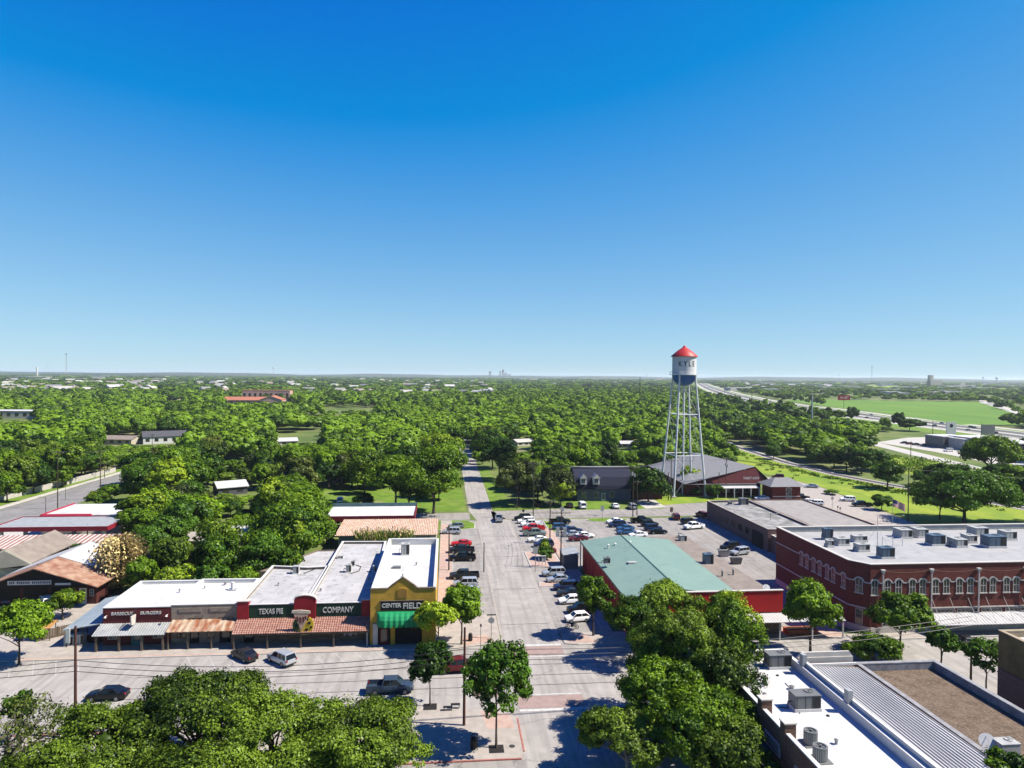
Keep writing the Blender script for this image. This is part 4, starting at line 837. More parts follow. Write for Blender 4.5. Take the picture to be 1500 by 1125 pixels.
# ---- left cluster
B15=empty('garage_shop',(-68,124,0),0,'maroon garage with rusty gable roof and a banner over its dark bays','garage')
b=MB(); b.prism([(-76.5,123.2),(-59.8,123.2),(-59.8,137),(-76.5,137)],0,3.6); b.build('wall',M_brownwall,B15)
zg=7.0
for nm,mt,P in (('roof',M_rustred,[(-77.5,120.6,3.7),(-68.6,120.6,7.0),(-68.6,128,7.0),(-77.5,128,3.7)]),('roof',M_rustred,[(-68.5,120.6,7.0),(-58.4,120.6,3.7),(-58.4,128,3.7),(-68.5,128,7.0)]),('roof',M_galvw,[(-77.5,128.05,3.8),(-68.6,128.05,7.1),(-68.6,139,7.1),(-77.5,139,3.8)]),('roof',M_galvw,[(-68.5,128.05,7.1),(-58.4,128.05,3.8),(-58.4,139,3.8),(-68.5,139,7.1)])):
    b=MB(); b.hexa([(x,y,z-.15) for x,y,z in P],P); b.build(nm,mt,B15)
b=MB(); b.hexa([(-77,121.2,3.6),(-59,121.2,3.6),(-68.6,121.2,6.8)],[(-77,121.4,3.6),(-59,121.4,3.6),(-68.6,121.4,6.8)]); b.build('gable_front',M_dark,B15)
fr=FS(121.1); b=MB(); fr.box(b,-72.9,-66,4.15,4.85,0,.05); bn=b.build('banner',M_signw,B15)
text('CUSTOM MUFFLERS',.42,M_navy,bn,fr.p(-69.5,.05,4.5),(1,0),(0,-1,0),width=6.2) if 0 else None
b=MB()
for k in range(22):
    a=-72.6+k*.3; 
    if k not in (3,11): fr.box(b,a,a+.17,4.3+.03*(k%3),4.7,.055,.075)
b.build('banner_lettering',M_navy,bn)
b=MB(); fr.box(b,-65.4,-62.9,4.0,4.35,0,.04); b.build('small_sign',M_signw,B15)
fr=FS(123.2); door(fr,-62.6,-61.4,2.8,B15,M_white,z0=.05); window(fr,-60.9,-60.2,1.4,2.6,B15,M_trim,M_glassb)
for a in (-76,-71.6,-67.2): b=MB(); fr.box(b,a,a+3.8,.1,3.1,0,.04); b.build('bay_shade',M_dark,B15)  # dark sheets on the solid wall paint the shaded inside of the bays
B16=empty('tan_gable_house',(-78,135,0),0,'cream gabled house with brown roof at the left edge behind the garage','house')
b=MB(); b.box(-84,134.5,0,-77.8,150,3.4); b.build('wall',M_cream,B16); 
b=MB(); b.hexa([(-90,134,2.8),(-81,134,6.8),(-81,150,6.8),(-90,150,2.8)],[(-90,134,3.0),(-81,134,7.0),(-81,150,7.0),(-90,150,3.0)]); b.hexa([(-81,134,6.8),(-76.6,134,4.2),(-76.6,150,4.2),(-81,150,6.8)],[(-81,134,7),(-76.6,134,4.4),(-76.6,150,4.4),(-81,150,7)]); b.build('roof',M_tanroof,B16)
b=MB(); b.hexa([(-90,133.8,2.7),(-81,133.8,6.7),(-76.4,133.8,4.1)],[(-90,133.95,3.1),(-81,133.95,7.1),(-76.4,133.95,4.5)]); b.build('barge_board',M_cream,B16)
B17=empty('striped_roof_building',(-84,149,0),0,'long low building with red and white striped metal roof at the left edge','building')
b=MB(); b.box(-98,150,0,-70.5,155,3.7); b.build('wall',M_acg,B17)
b=MB(); b2=MB()
for k in range(29):
    x0=-99+k*1.0; P=[(x0,147.4,3.75),(x0+.5,147.4,3.75),(x0+.5,155.6,4.7),(x0,155.6,4.7)]; b.hexa([(x,y,z-.1) for x,y,z in P],P)
    P=[(x0+.505,147.4,3.7),(x0+.995,147.4,3.7),(x0+.995,155.6,4.65),(x0+.505,155.6,4.65)]; b2.hexa([(x,y,z-.1) for x,y,z in P],P)
b.build('white_roof_sheet',M_trim,B17); b2.build('red_roof_sheet',mat('brick_red_sheet',(.36,.12,.09),.8,.15,1),B17)
def canopy(name,x0,y0,x1,y1,z,label,fm,rf,cols,t=.9,shop=None):
    e=empty(name,((x0+x1)/2,(y0+y1)/2,0),0,label,'canopy')
    b=MB(); b.box(x0+.2,y0+.2,z-.25,x1-.2,y1-.2,z-.05); b.build('roof',rf,e)
    ring(MB(),rect(x0,y0,x1,y1),inset(rect(x0,y0,x1,y1),.19),z-t,z+.1).build('fascia',fm,e,recalc=False)
    for (x,y) in cols: b=MB(); b.box(x-.35,y-.35,0,x+.35,y+.35,z-.26); b.build('column',M_trim,e)
    return e
M_pred=mat('petrol_red',(.28,.012,.03),.65,.12,1)
canopy('fuel_canopy',-101,161.5,-76,173.5,5.0,'flat grey petrol canopy with a dark red fascia on pale columns',M_pred,M_galv,[(-99.5,163),(-88.6,163),(-77.5,163),(-99.5,172),(-88.6,172),(-77.5,172)])
e=empty('fuel_shop',(-89,183,0),0,'white roofed petrol shop with bright red mansard behind the fuel canopy','shop')
b=MB(); b.box(-98.5,176.5,0,-78,191.5,3.6); b.build('wall',M_trim,e)
b=MB(); b.box(-98.3,176.7,4.3,-78.2,191.3,4.7); b.build('roof',M_wroof,e)
b=MB(); b.hexa([(-99.4,175.6,3.5),(-86.5,175.6,3.5),(-86.5,176.69,3.5),(-99.4,176.69,3.5)],[(-98.4,176.4,5.0),(-86.9,176.4,5.0),(-86.9,176.69,5.0),(-98.4,176.69,5.0)]); b.hexa([(-99.4,175.6,3.5),(-98.4,175.6,3.5),(-98.4,191.5,3.5),(-99.4,191.5,3.5)],[(-98.6,176.4,5.0),(-98.35,176.4,5.0),(-98.35,191.5,5.0),(-98.6,191.5,5.0)]); b.build('mansard',mat('bright_red',(.50,.03,.07),.6,.1,1),e)
# fence sections by the left street
def fence(name,pts,h,mt,label,slat=.5,group=None):
    e=empty(name,(*pts[0],0),0,label,'fence',group)
    b=MB(); pb=MB(); n=0
    for p,q in zip(pts[:-1],pts[1:]):
        p,q=Vector(p),Vector(q); L=(q-p).length; u=(q-p)/L; nn=Vector((-u.y,u.x))*.03; k=int(L/slat)
        for i in range(k):
            a=p+u*(i*slat); c=p+u*(i*slat+slat*.86); hh=h+random.uniform(-.04,.04); b.prism([tuple(a-nn),tuple(c-nn),tuple(c+nn),tuple(a+nn)],.05,hh)
        for i in range(int(L/2.6)+1):
            a=p+u*min(L,i*2.6); pb.box(a.x-.07,a.y-.07,0,a.x+.07,a.y+.07,h+.1)
    b.build('boards',mt,e); pb.build('posts',mt,e); return e
fence('board_fence',[(-138,205),(-135,232),(-132.5,262),(-131,285)],1.9,M_trim,'long white board fence behind the verge of the left street',.4)
fence('board_fence',[(-60,106.5),(-56.2,110),(-56.0,122)],1.5,M_wood,'weathered wooden ramp fence between the garage and the carport',.3)
e=empty('patio_awning',(-58.5,107,0),0,'small orange patio awning beside the left street tree','awning'); b=MB(); b.hexa([(-62.2,106.5,1.7),(-58.2,106.5,1.9),(-58.2,108.5,2.4),(-62.2,108.5,2.3)],[(-62.2,106.5,1.8),(-58.2,106.5,2.0),(-58.2,108.5,2.5),(-62.2,108.5,2.4)]); b.build('cover',mat('orange_canvas',(.62,.30,.09),.8,.15,1),e)
b=MB()
for x in (-62,-58.4): post(b,x,106.7,0,1.8,.05); post(b,x,108.3,0,2.3,.05)
b.build('post',M_wood,e)
# ---- near right roofs
B20=flat('white_roof_building',[(30.3,40),(39.2,40),(39.3,76),(30.3,76)],8.2,7.4,M_brickb,M_wroof,M_white,'brown brick building with white roof at the bottom right','building',t=.3,inner=M_white)
FW_=FW(30.3)
for (y,l) in ((62.7,'rear'),(58.2,'front')):
    b=MB(); b.box(30.15,y-.45,6.5,31.2,y+.45,9.1); ch=b.build('chimney',M_brickb,B20); b=MB(); b.box(30.08,y-.52,9.103,31.27,y+.52,9.22); b.build('chimney_cap',M_trim,ch)
b=MB(); FW_.box(b,58.8,61.8,5.5,6.7,0,.1); sg=b.build('wall_sign',M_trim,B20)
b=MB()
for r_ in range(3):
    for k in range(9): FW_.box(b,59.0+k*.29,59.0+k*.29+.19,6.3-r_*.3,6.45-r_*.3,.105,.12)
b.build('sign_lettering',M_wood,sg)
b=MB(); b.hexa([(28.4,60.6,4.3),(30.28,60.6,5.3),(30.28,64.2,5.3),(28.4,64.2,4.3)],[(28.4,60.6,4.4),(30.28,60.6,5.4),(30.28,64.2,5.4),(28.4,64.2,4.4)]); b.build('side_awning',mat('blue_awning',(.05,.16,.26),.7,.1,1),B20)
for y in (68,72,55,51): window(FW_,y,y+1.2,4.6,6.4,B20,M_trim,M_glass); window(FW_,y,y+1.2,1.2,3.4,B20,M_trim,M_glass)
for (px,py,w,d,h,l,fn) in [(1143,980,2.6,1.5,1.55,'grey package unit at the far end of the white roof','f'),(1183,1042,2.6,1.5,1.55,'grey package unit in the middle of the white roof','f')]:
    x,y=G(px,py,7.4); rooftop(x,y+.6,7.4,w,d,h,M_acg,l,skirt=.3,pipes=True)
def condenser(x,y,z,r,h,label):
    e=empty('condenser',(x,y,z),0,label,'air conditioner')
    b=MB(); b.box(x-r-.15,y-r-.15,z,x+r+.15,y+r+.15,z+.08); b.build('pad',M_acg,e)
    b=MB(); b.lathe((x,y,z+.083),[(r*.93,0),(r*.93,h-.1),(r,h-.1),(r,h),(r*.75,h),(r*.72,h-.08)],18); cg=b.build('cage',M_acg,e)
    b=MB()
    for k in range(22): t=2*math.pi*k/22; b.box(x+r*.95*math.cos(t)-.018,y+r*.95*math.sin(t)-.018,z+.1,x+r*.95*math.cos(t)+.018,y+r*.95*math.sin(t)+.018,z+h-.05)
    b.build('grille_bars',M_acl,cg)
    b=MB()
    for k in range(5):
        t=2*math.pi*k/5; c_,s_=math.cos(t),math.sin(t); b.quad((x+.05*c_,y+.05*s_,z+h),(x+r*.68*math.cos(t),y+r*.68*math.sin(t),z+h),(x+r*.68*math.cos(t+.5),y+r*.68*math.sin(t+.5),z+h+.04))
    b.lathe((x,y,z+h-.03),[(.12,0),(.12,.1)],8); b.build('fan_blade',M_black,e,recalc=False)
x,y=G(1205,1117,7.4); condenser(x,y+.4,7.4,.62,1.15,'nearest round condenser on the white roof by the front chimney')
x,y=G(1190,1094,7.4); condenser(x+.1,y+.5,7.4,.6,1.15,'round condenser half hidden behind the front brick chimney')
for (px,py,h,r,l) in ((1110,985,.5,.12,'slim vent pipe on the far left part of the white roof'),(1160,1010,.35,.2,'squat vent cap between the two package units'),(1225,1090,.4,.14,'short vent pipe right of the round condensers'),(1120,1020,.3,.16,'low vent cap near the left parapet of the white roof')):
    x,y=G(px,py,7.4); e=empty('pipe_vent',(x,y,7.4),0,l,'vent'); b=MB(); b.tube((x,y,7.4),(x,y,7.4+h),r,n=8); b.build('pipe',M_steel,e); b=MB(); b.tube((x,y,7.403+h),(x,y,7.48+h),r*1.6,r*.8,8); b.build('cap',M_acg,e)
b=MB(); b.path([(*G(a,c,7.46),7.46) for a,c in ((1150,1000),(1165,1015),(1170,1035),(1172,1045))],.04); tag(b.build('roof_conduit',M_steel),'grey conduit linking the two package units on the white roof','conduit')
for px,py,l in ((1139,990,'tiny black roof drain near the far package unit'),(1213,1049,'tiny black roof drain near the seamed roof wall')):
    x,y=G(px,py,7.4); b=MB(); b.lathe((x,y,7.4),[(.16,0),(.16,.1),(.05,.16)],8); tag(b.build('roof_drain',M_black),l,'roof drain')
b=empty('seamed_roof_building',(42.5,58,0),0,'building with a long white standing seam roof beside the white roof','building')
q=MB(); q.prism([(39.4,40),(46.9,40),(46.2,75.6),(39.4,75.8)],0,7.3); q.build('wall',M_brickb,b)
q=MB(); seam_panel(q,(39.75,40.2,7.65),(46.8,40.2,7.35),(45.9,72.0,7.6),(39.75,72.0,8.0),17,.09,.06); q.build('roof',M_galvw,b,recalc=False)
q=MB(); q.box(39.38,40,7.3,39.72,72.4,8.75); q.build('parapet',M_white,b)
q=MB(); q.box(39.5,72.9,7.3,46,73.3,8.5); q.hexa([(39.5,73.0,8.5),(46,73.0,8.5),(45.6,73.0,9.05),(40.0,73.0,9.05)],[(39.5,73.25,8.5),(46,73.25,8.5),(45.6,73.25,9.05),(40.0,73.25,9.05)]); q.build('front_parapet',M_trim,b)
q=MB(); q.box(39.76,72.05,7.9,45.9,72.25,8.12); q.build('ridge_flashing',M_white,b)
for y in (71.0,62.5): 
    q=MB(); q.box(39.0,y,8.0,39.5,y+.7,9.6); q.build('flue',M_steel,b)
B22=flat('gravel_roof_building',[(47.4,40),(57.8,40),(57.1,74.5),(47.2,74.5)],7.0,6.2,M_brickb,M_gravel,mat('stone_coping',(.34,.34,.35),.9,.2,1.2),'building with a brown gravel roof behind a grey stone parapet','building',t=.45,inner=mat('stone_lining',(.30,.30,.32),.9,.25,1.5))
x,y=G(1437,1090,6.2)
x,y=50.4,56.6; rooftop(x,y,6.2,1.8,1.2,1.2,M_acl,'white unit on the near end of the brown gravel roof',side=False)
e=empty('satellite_dish',(49.0,57.2,6.2),0,'white satellite dish beside the white unit on the gravel roof','satellite dish'); q=MB(); q.tube((49,57.2,6.2),(49,57.2,6.8),.05); q.build('mast',M_steel,e); dish(e,49,57.2,7.1,.7,(-.3,-.8,.5))
B23=flat('tan_building',[(66.6,50),(90,50),(90,76.2),(66.6,76.2)],9.6,8.9,M_tand,M_wroof,M_tan,'ochre stucco building with purple brick base at the right edge','building',t=.4,inner=M_tan)
q=MB(); FW(66.6).box(q,50,76.1,0,5.2,0,.12); FS(0); q.build('brick_base',M_brickp,B23)
window(FW(66.5),70.3,71.6,5.9,8.2,B23,M_trim,M_glass,1,2)
for y in (55,60,65): window(FW(66.5),y,y+1.3,5.9,8.2,B23,M_trim,M_glass,1,2)
M_tower=mat('tower_steel_paint',(.80,.82,.82),.55,.08,1)
# ---- water tower
T=empty('water_tower',(80,225,0),0,'tall water tower with red cone roof, white tank and blue bowl on steel legs','water tower')
tc=Vector((80,225,0)); n=40
MB().lathe((80,225,0),[(4.5,46.75),(4.45,46.95),(2.3,48.8),(.55,50.0),(.5,50.25),(.1,50.6)],n).build('cone_roof',mat('tower_red',(.62,.035,.03),.5,.08,.6),T,smooth=True)
MB().lathe((80,225,0),[(4.0,40.75),(4.0,46.7)],n).build('tank',mat('tower_white',(.74,.75,.76),.5,.05,.5),T,smooth=True)
MB().lathe((80,225,0),[(4.01,40.6),(3.95,39.8),(3.5,38.6),(2.6,37.6),(1.4,37.05),(.5,36.9)][::-1],n).build('bowl',mat('tower_blue',(.035,.14,.44),.45,.1,.6),T,smooth=True)
wk=MB(); wk.lathe((80,225,0),[(4.05,40.55),(4.9,40.55),(4.9,40.7),(4.05,40.7)],n); walk=wk.build('walkway',M_tower,T)
rr=MB()
for z in (41.2,41.7):
    for k in range(n): a,b_=2*math.pi*k/n,2*math.pi*(k+1)/n; rr.tube((80+4.85*math.cos(a),225+4.85*math.sin(a),z),(80+4.85*math.cos(b_),225+4.85*math.sin(b_),z),.035,n=4,cap=False)
for k in range(20): a=2*math.pi*k/20; rr.tube((80+4.85*math.cos(a),225+4.85*math.sin(a),40.7),(80+4.85*math.cos(a),225+4.85*math.sin(a),41.7),.03,n=4)
rr.build('railing',M_tower,walk)
ld=math.atan2(-225,-80)
def bend(a,b_,d):
    th=ld+R(14)+a/4.0; return Vector((80+(4.03+d*.3)*math.cos(th),225+(4.03+d*.3)*math.sin(th),44.3+b_))
text('K Y L E',1.75,M_navy,T,(0,0,0),(1,0),(0,-1,0),width=5.6,bold=.012,bend=bend)
fl=Vector(G(984.5,732))-Vector((80,225)); aa=math.atan2(fl.y,fl.x); 
rightleg=Vector(G(1037.8,729))-Vector((80,225)); ar_=math.atan2(rightleg.y,rightleg.x); a0=(aa+(ar_-math.pi/2 if ar_>aa else ar_-math.pi/2))/2
LR=8.0
def leg(k,z):
    t=a0+k*math.pi/2; r=LR+(3.9-LR)*(z/40.7); return Vector((80+r*math.cos(t),225+r*math.sin(t),z))
for k in range(4):
    q=MB(); q.tube(leg(k,0),leg(k,40.7),.34,.28,10); q.build('leg',M_tower,T)
    q=MB(); p=leg(k,0); q.box(p.x-.7,p.y-.7,0,p.x+.7,p.y+.7,.5); q.build('footing',M_concw,T)
for z in (13.6,27.3):
    for k in range(4): q=MB(); q.tube(leg(k,z),leg(k+1,z),.17,.17,6); q.build('strut',M_tower,T)
for k in range(4):
    for z0,z1 in ((0.4,13.6),(13.6,27.3),(27.3,39)):
        q=MB(); q.tube(leg(k,z0),leg(k+1,z1),.045,n=4); q.tube(leg(k+1,z0),leg(k,z1),.045,n=4); q.build('cross_brace',M_tower,T)
q=MB(); q.tube((80,225,0),(80,225,37),.3,.3,10); q.build('riser_pipe',M_tower,T)
# ============================================================ VEHICLES
def paint(name,c,met=.3):
    if name in MT: return MT[name]
    m=bpy.data.materials.new(name); m.use_nodes=True; b=m.node_tree.nodes['Principled BSDF']; n=m.node_tree
    no=n.nodes.new('ShaderNodeTexNoise'); no.inputs['Scale'].default_value=1.5; tc=n.nodes.new('ShaderNodeTexCoord'); n.links.new(tc.outputs['Object'],no.inputs['Vector'])
    r=n.nodes.new('ShaderNodeMapRange'); r.inputs[3].default_value=.24; r.inputs[4].default_value=.42; n.links.new(no.outputs[0],r.inputs[0]); n.links.new(r.outputs[0],b.inputs['Roughness'])
    b.inputs['Base Color'].default_value=(*c,1); b.inputs['Metallic'].default_value=met; b.inputs['Coat Weight'].default_value=.25; b.inputs['Specular IOR Level'].default_value=.25; b.inputs['Coat Roughness'].default_value=.12
    MT[name]=m; return m
PC={'white':paint('paint_white',(.72,.72,.71),0),'silver':paint('paint_silver',(.42,.44,.46),.5),'grey':paint('paint_grey',(.15,.16,.17),.4),'black':paint('paint_black',(.004,.004,.005),.0),
 'navy':paint('paint_navy',(.015,.025,.07),.2),'blue':paint('paint_blue',(.04,.10,.20),.3),'red':paint('paint_red',(.42,.012,.018),.1),'maroon':paint('paint_maroon',(.10,.012,.015),.2),
 'green':paint('paint_grey_green',(.17,.21,.19),.3),'dark':paint('paint_charcoal',(.016,.017,.019),.1),'bluegrey':paint('paint_blue_grey',(.035,.055,.085),.3)}
M_tyre=mat('tyre_rubber',(.018,.018,.018),.9,.1,3); M_rim=mat('wheel_rim',(.45,.45,.46),.35,.05,1,metal=.6); M_cg=mat('car_glass',(.010,.012,.015),.08,.1,1,spec=.5)
M_hl=mat('headlight_lens',(.75,.77,.78),.15,.03,1,spec=.8); M_tl=mat('tail_light_lens',(.35,.01,.01),.2,.05,1); M_plast=mat('dark_plastic',(.03,.03,.032),.7,.1,2)
def ring_sec(x,w,zb,zt):
    return [(x,-w*.86,zb),(x,-w,zb+.14),(x,-w,zt-.22),(x,-w*.94,zt-.06),(x,-w*.78,zt),(x,w*.78,zt),(x,w*.94,zt-.06),(x,w,zt-.22),(x,w,zb+.14),(x,w*.86,zb)]
SPEC={ # body stations (x, half width, bottom, top), greenhouse (x0 base front, x1 roof front, x2 roof rear, x3 base rear, roof z, belt z), wheels x, wheel r
 'sedan':([(2.32,.62,.42,.62),(2.25,.80,.30,.74),(1.7,.88,.24,.88),(.95,.90,.24,.97),(-.2,.91,.24,1.0),(-1.5,.90,.24,1.03),(-2.1,.86,.28,1.02),(-2.33,.74,.36,.92),(-2.36,.66,.45,.80)],(1.05,.30,-.95,-1.75,1.45,.96),(1.42,-1.38),.33),
 'coupe':([(2.38,.60,.40,.66),(2.3,.82,.28,.82),(1.6,.91,.22,.94),(.7,.92,.22,.98),(-.6,.92,.22,1.0),(-1.6,.93,.24,1.06),(-2.2,.86,.30,1.06),(-2.38,.72,.42,.90)],(.75,.05,-.95,-1.95,1.38,.95),(1.48,-1.40),.36),
 'suv':([(2.3,.66,.46,.72),(2.24,.84,.36,.90),(1.7,.92,.30,1.02),(1.05,.94,.30,1.08),(-.2,.95,.30,1.10),(-1.6,.94,.30,1.12),(-2.2,.92,.34,1.10),(-2.34,.86,.42,1.02),(-2.36,.80,.50,.90)],(1.15,.50,-1.95,-2.28,1.74,1.06),(1.45,-1.40),.37),
 'hatch':([(2.05,.60,.42,.66),(1.98,.80,.32,.80),(1.45,.87,.26,.94),(.85,.88,.26,1.0),(-.3,.89,.26,1.02),(-1.5,.88,.26,1.05),(-1.95,.84,.30,1.02),(-2.08,.74,.40,.9)],(1.0,.30,-1.30,-1.95,1.52,.98),(1.3,-1.28),.33),
 'pickup':([(2.85,.72,.56,.86),(2.78,.92,.44,1.08),(2.2,.98,.38,1.18),(1.45,1.0,.38,1.22),(.2,1.0,.38,1.24),(-.85,1.0,.38,1.24)],(1.5,.80,-.75,-.98,1.88,1.20),(1.85,-1.80),.40),
 'van':([(2.45,.70,.46,.74),(2.38,.88,.36,.96),(1.9,.96,.30,1.12),(1.4,.98,.30,1.18),(0,.99,.30,1.2),(-1.8,.99,.30,1.2),(-2.4,.97,.34,1.18),(-2.5,.92,.44,1.0)],(1.75,.95,-2.2,-2.46,1.98,1.14),(1.6,-1.5),.36)}
NAME={'sedan':('parked_sedan','car'),'coupe':('parked_coupe','car'),'suv':('parked_suv','suv'),'hatch':('parked_hatchback','car'),'pickup':('pickup_truck','pickup truck'),'van':('passenger_van','van')}
def make_car(kind):
    st,gh,wx,wr=SPEC[kind]; nm,ct=NAME[kind]; e=empty(nm,(0,0,0),0,kind,ct)
    b=MB(); b.loft([ring_sec(*s) for s in st])
    if kind=='pickup':  # open bed: floor, two sides, tailgate
        b.box(-2.8,-.92,.5,-.86,.92,.72)
        for s in (-1,1): b.hexa([(-2.84,s*.90,.42),(-.86,s*.90,.42),(-.86,s*1.0,.42),(-2.84,s*1.0,.42)],[(-2.84,s*.92,1.24),(-.86,s*.92,1.24),(-.86,s*.99,1.24),(-2.84,s*.99,1.24)])
        b.box(-2.9,-.97,.44,-2.84,.97,1.22)
    body=b.build('body',PC['white'],e,smooth=True)
    x0,x1,x2,x3,zr,zb=gh; w=st[3][1]
    def sec(x,z,k=1.): 
        t=(z-zb)/(zr-zb); ww=w*(.93-.17*t)*k; return ww
    g=MB(); B=w*.93; T_=w*.76
    g.hexa([(x3,-B,zb),(x0,-B*.95,zb),(x0,B*.95,zb),(x3,B,zb)],[(x2,-T_,zr-.05),(x1,-T_,zr-.05),(x1,T_,zr-.05),(x2,T_,zr-.05)]); g.build('windows',M_cg,e)
    r=MB(); r.hexa([(x2-.06,-T_-.02,zr-.07),(x1+.08,-T_-.02,zr-.07),(x1+.08,T_+.02,zr-.07),(x2-.06,T_+.02,zr-.07)],[(x2+.08,-T_+.10,zr),(x1-.12,-T_+.10,zr),(x1-.12,T_-.10,zr),(x2+.08,T_-.10,zr)])
    r.build('roof',PC['white'],e)
    p=MB()
    for s in (-1,1):
        p.tube((x0-.02,s*B*.95,zb),(x1+.03,s*T_,zr-.05),.045,n=5); p.tube((x3+.02,s*B,zb),(x2-.02,s*T_,zr-.05),.07 if kind!='sedan' else .05,n=5)
        mids=[(x1+x2)/2] if kind in('sedan','coupe','hatch','pickup') else [(x1*.66+x2*.34),(x1*.3+x2*.7)]
        for q in mids: p.tube((q,s*B*1.0,zb),(q-.05,s*T_*1.01,zr-.05),.045,n=5)
    p.build('pillars',PC['white'],e)
    tr=MB()
    tr.box(st[0][0]-.05,-.55,.34,st[0][0]+.03,.55,.52); tr.box(st[-1][0]-.04 if kind!='pickup' else -2.98,-.7,.36,st[-1][0]+.05 if kind!='pickup' else -2.9,.7,.52)
    tr.build('bumper_trim',M_plast,e)
    zf=st[1][3]; xr=st[-1][0] if kind!='pickup' else -2.9; wr_=st[-2][1] if kind!='pickup' else .97
    for s in (-1,1):
        h=MB(); h.hexa([(st[1][0]-.25,s*st[1][1]*.62,zf-.24),(st[0][0]-.02,s*st[1][1]*.62,zf-.24),(st[1][0]-.02,s*st[1][1]*.98,zf-.24),(st[1][0]-.3,s*st[1][1]*1.01,zf-.24)],[(st[1][0]-.25,s*st[1][1]*.62,zf-.06),(st[0][0]-.05,s*st[1][1]*.62,zf-.08),(st[1][0]-.06,s*st[1][1]*.97,zf-.08),(st[1][0]-.3,s*st[1][1]*1.0,zf-.08)]); h.build('headlight',M_hl,e)
        h=MB(); zt=.88 if kind in('sedan','coupe','hatch') else 1.0; h.box(xr-.03,min(s*wr_*.72,s*wr_*.98),zt-.14,xr+.22,max(s*wr_*.72,s*wr_*1.0),zt+.06); h.build('tail_light',M_tl,e)
        mi=MB(); mi.box(x0-.35,min(s*w*.98,s*(w+.16)),zb,x0-.2,max(s*w*.98,s*(w+.16)),zb+.14); mi.build('mirror',M_plast,e)
        for xx in wx:
            t=MB(); yy=s*(w-.10); t.tube((xx,yy-s*.12,wr),(xx,yy+s*.115,wr),wr,n=14); wh=t.build('wheel',M_tyre,e)
            t=MB(); t.tube((xx,yy+s*.09,wr),(xx,yy+s*.125,wr),wr*.62,n=10); t.build('rim',M_rim,wh)
    return e
PROTO={}
def recolour(e,c):
    for ch in e.children:
        if ch.name.split('.')[0] in('body','roof','pillars'):
            ch.material_slots[0].link='OBJECT'; ch.material_slots[0].material=PC[c]
def car(kind,x,y,rz,col,label,group=None):
    if kind not in PROTO: PROTO[kind]=e=make_car(kind)
    else: e=copytree(PROTO[kind])
    recolour(e,col); e.location=(x,y,.03); e.rotation_euler=(0,0,R(rz)); e['label']=label
    if 'group' in e: del e['group']
    if group: e['group']=group
    return e
def carp(kind,px,py,rz,col,label,group=None,hw=.9):
    x,y=G(px,py); return car(kind,x,y+hw,rz,col,label,group)
gl='cars parked in the row left of the main street'; gr='cars parked along the right kerb of the main street'; gs='cars in the second parking row'; gt='cars in the far parking bay behind the red hall'
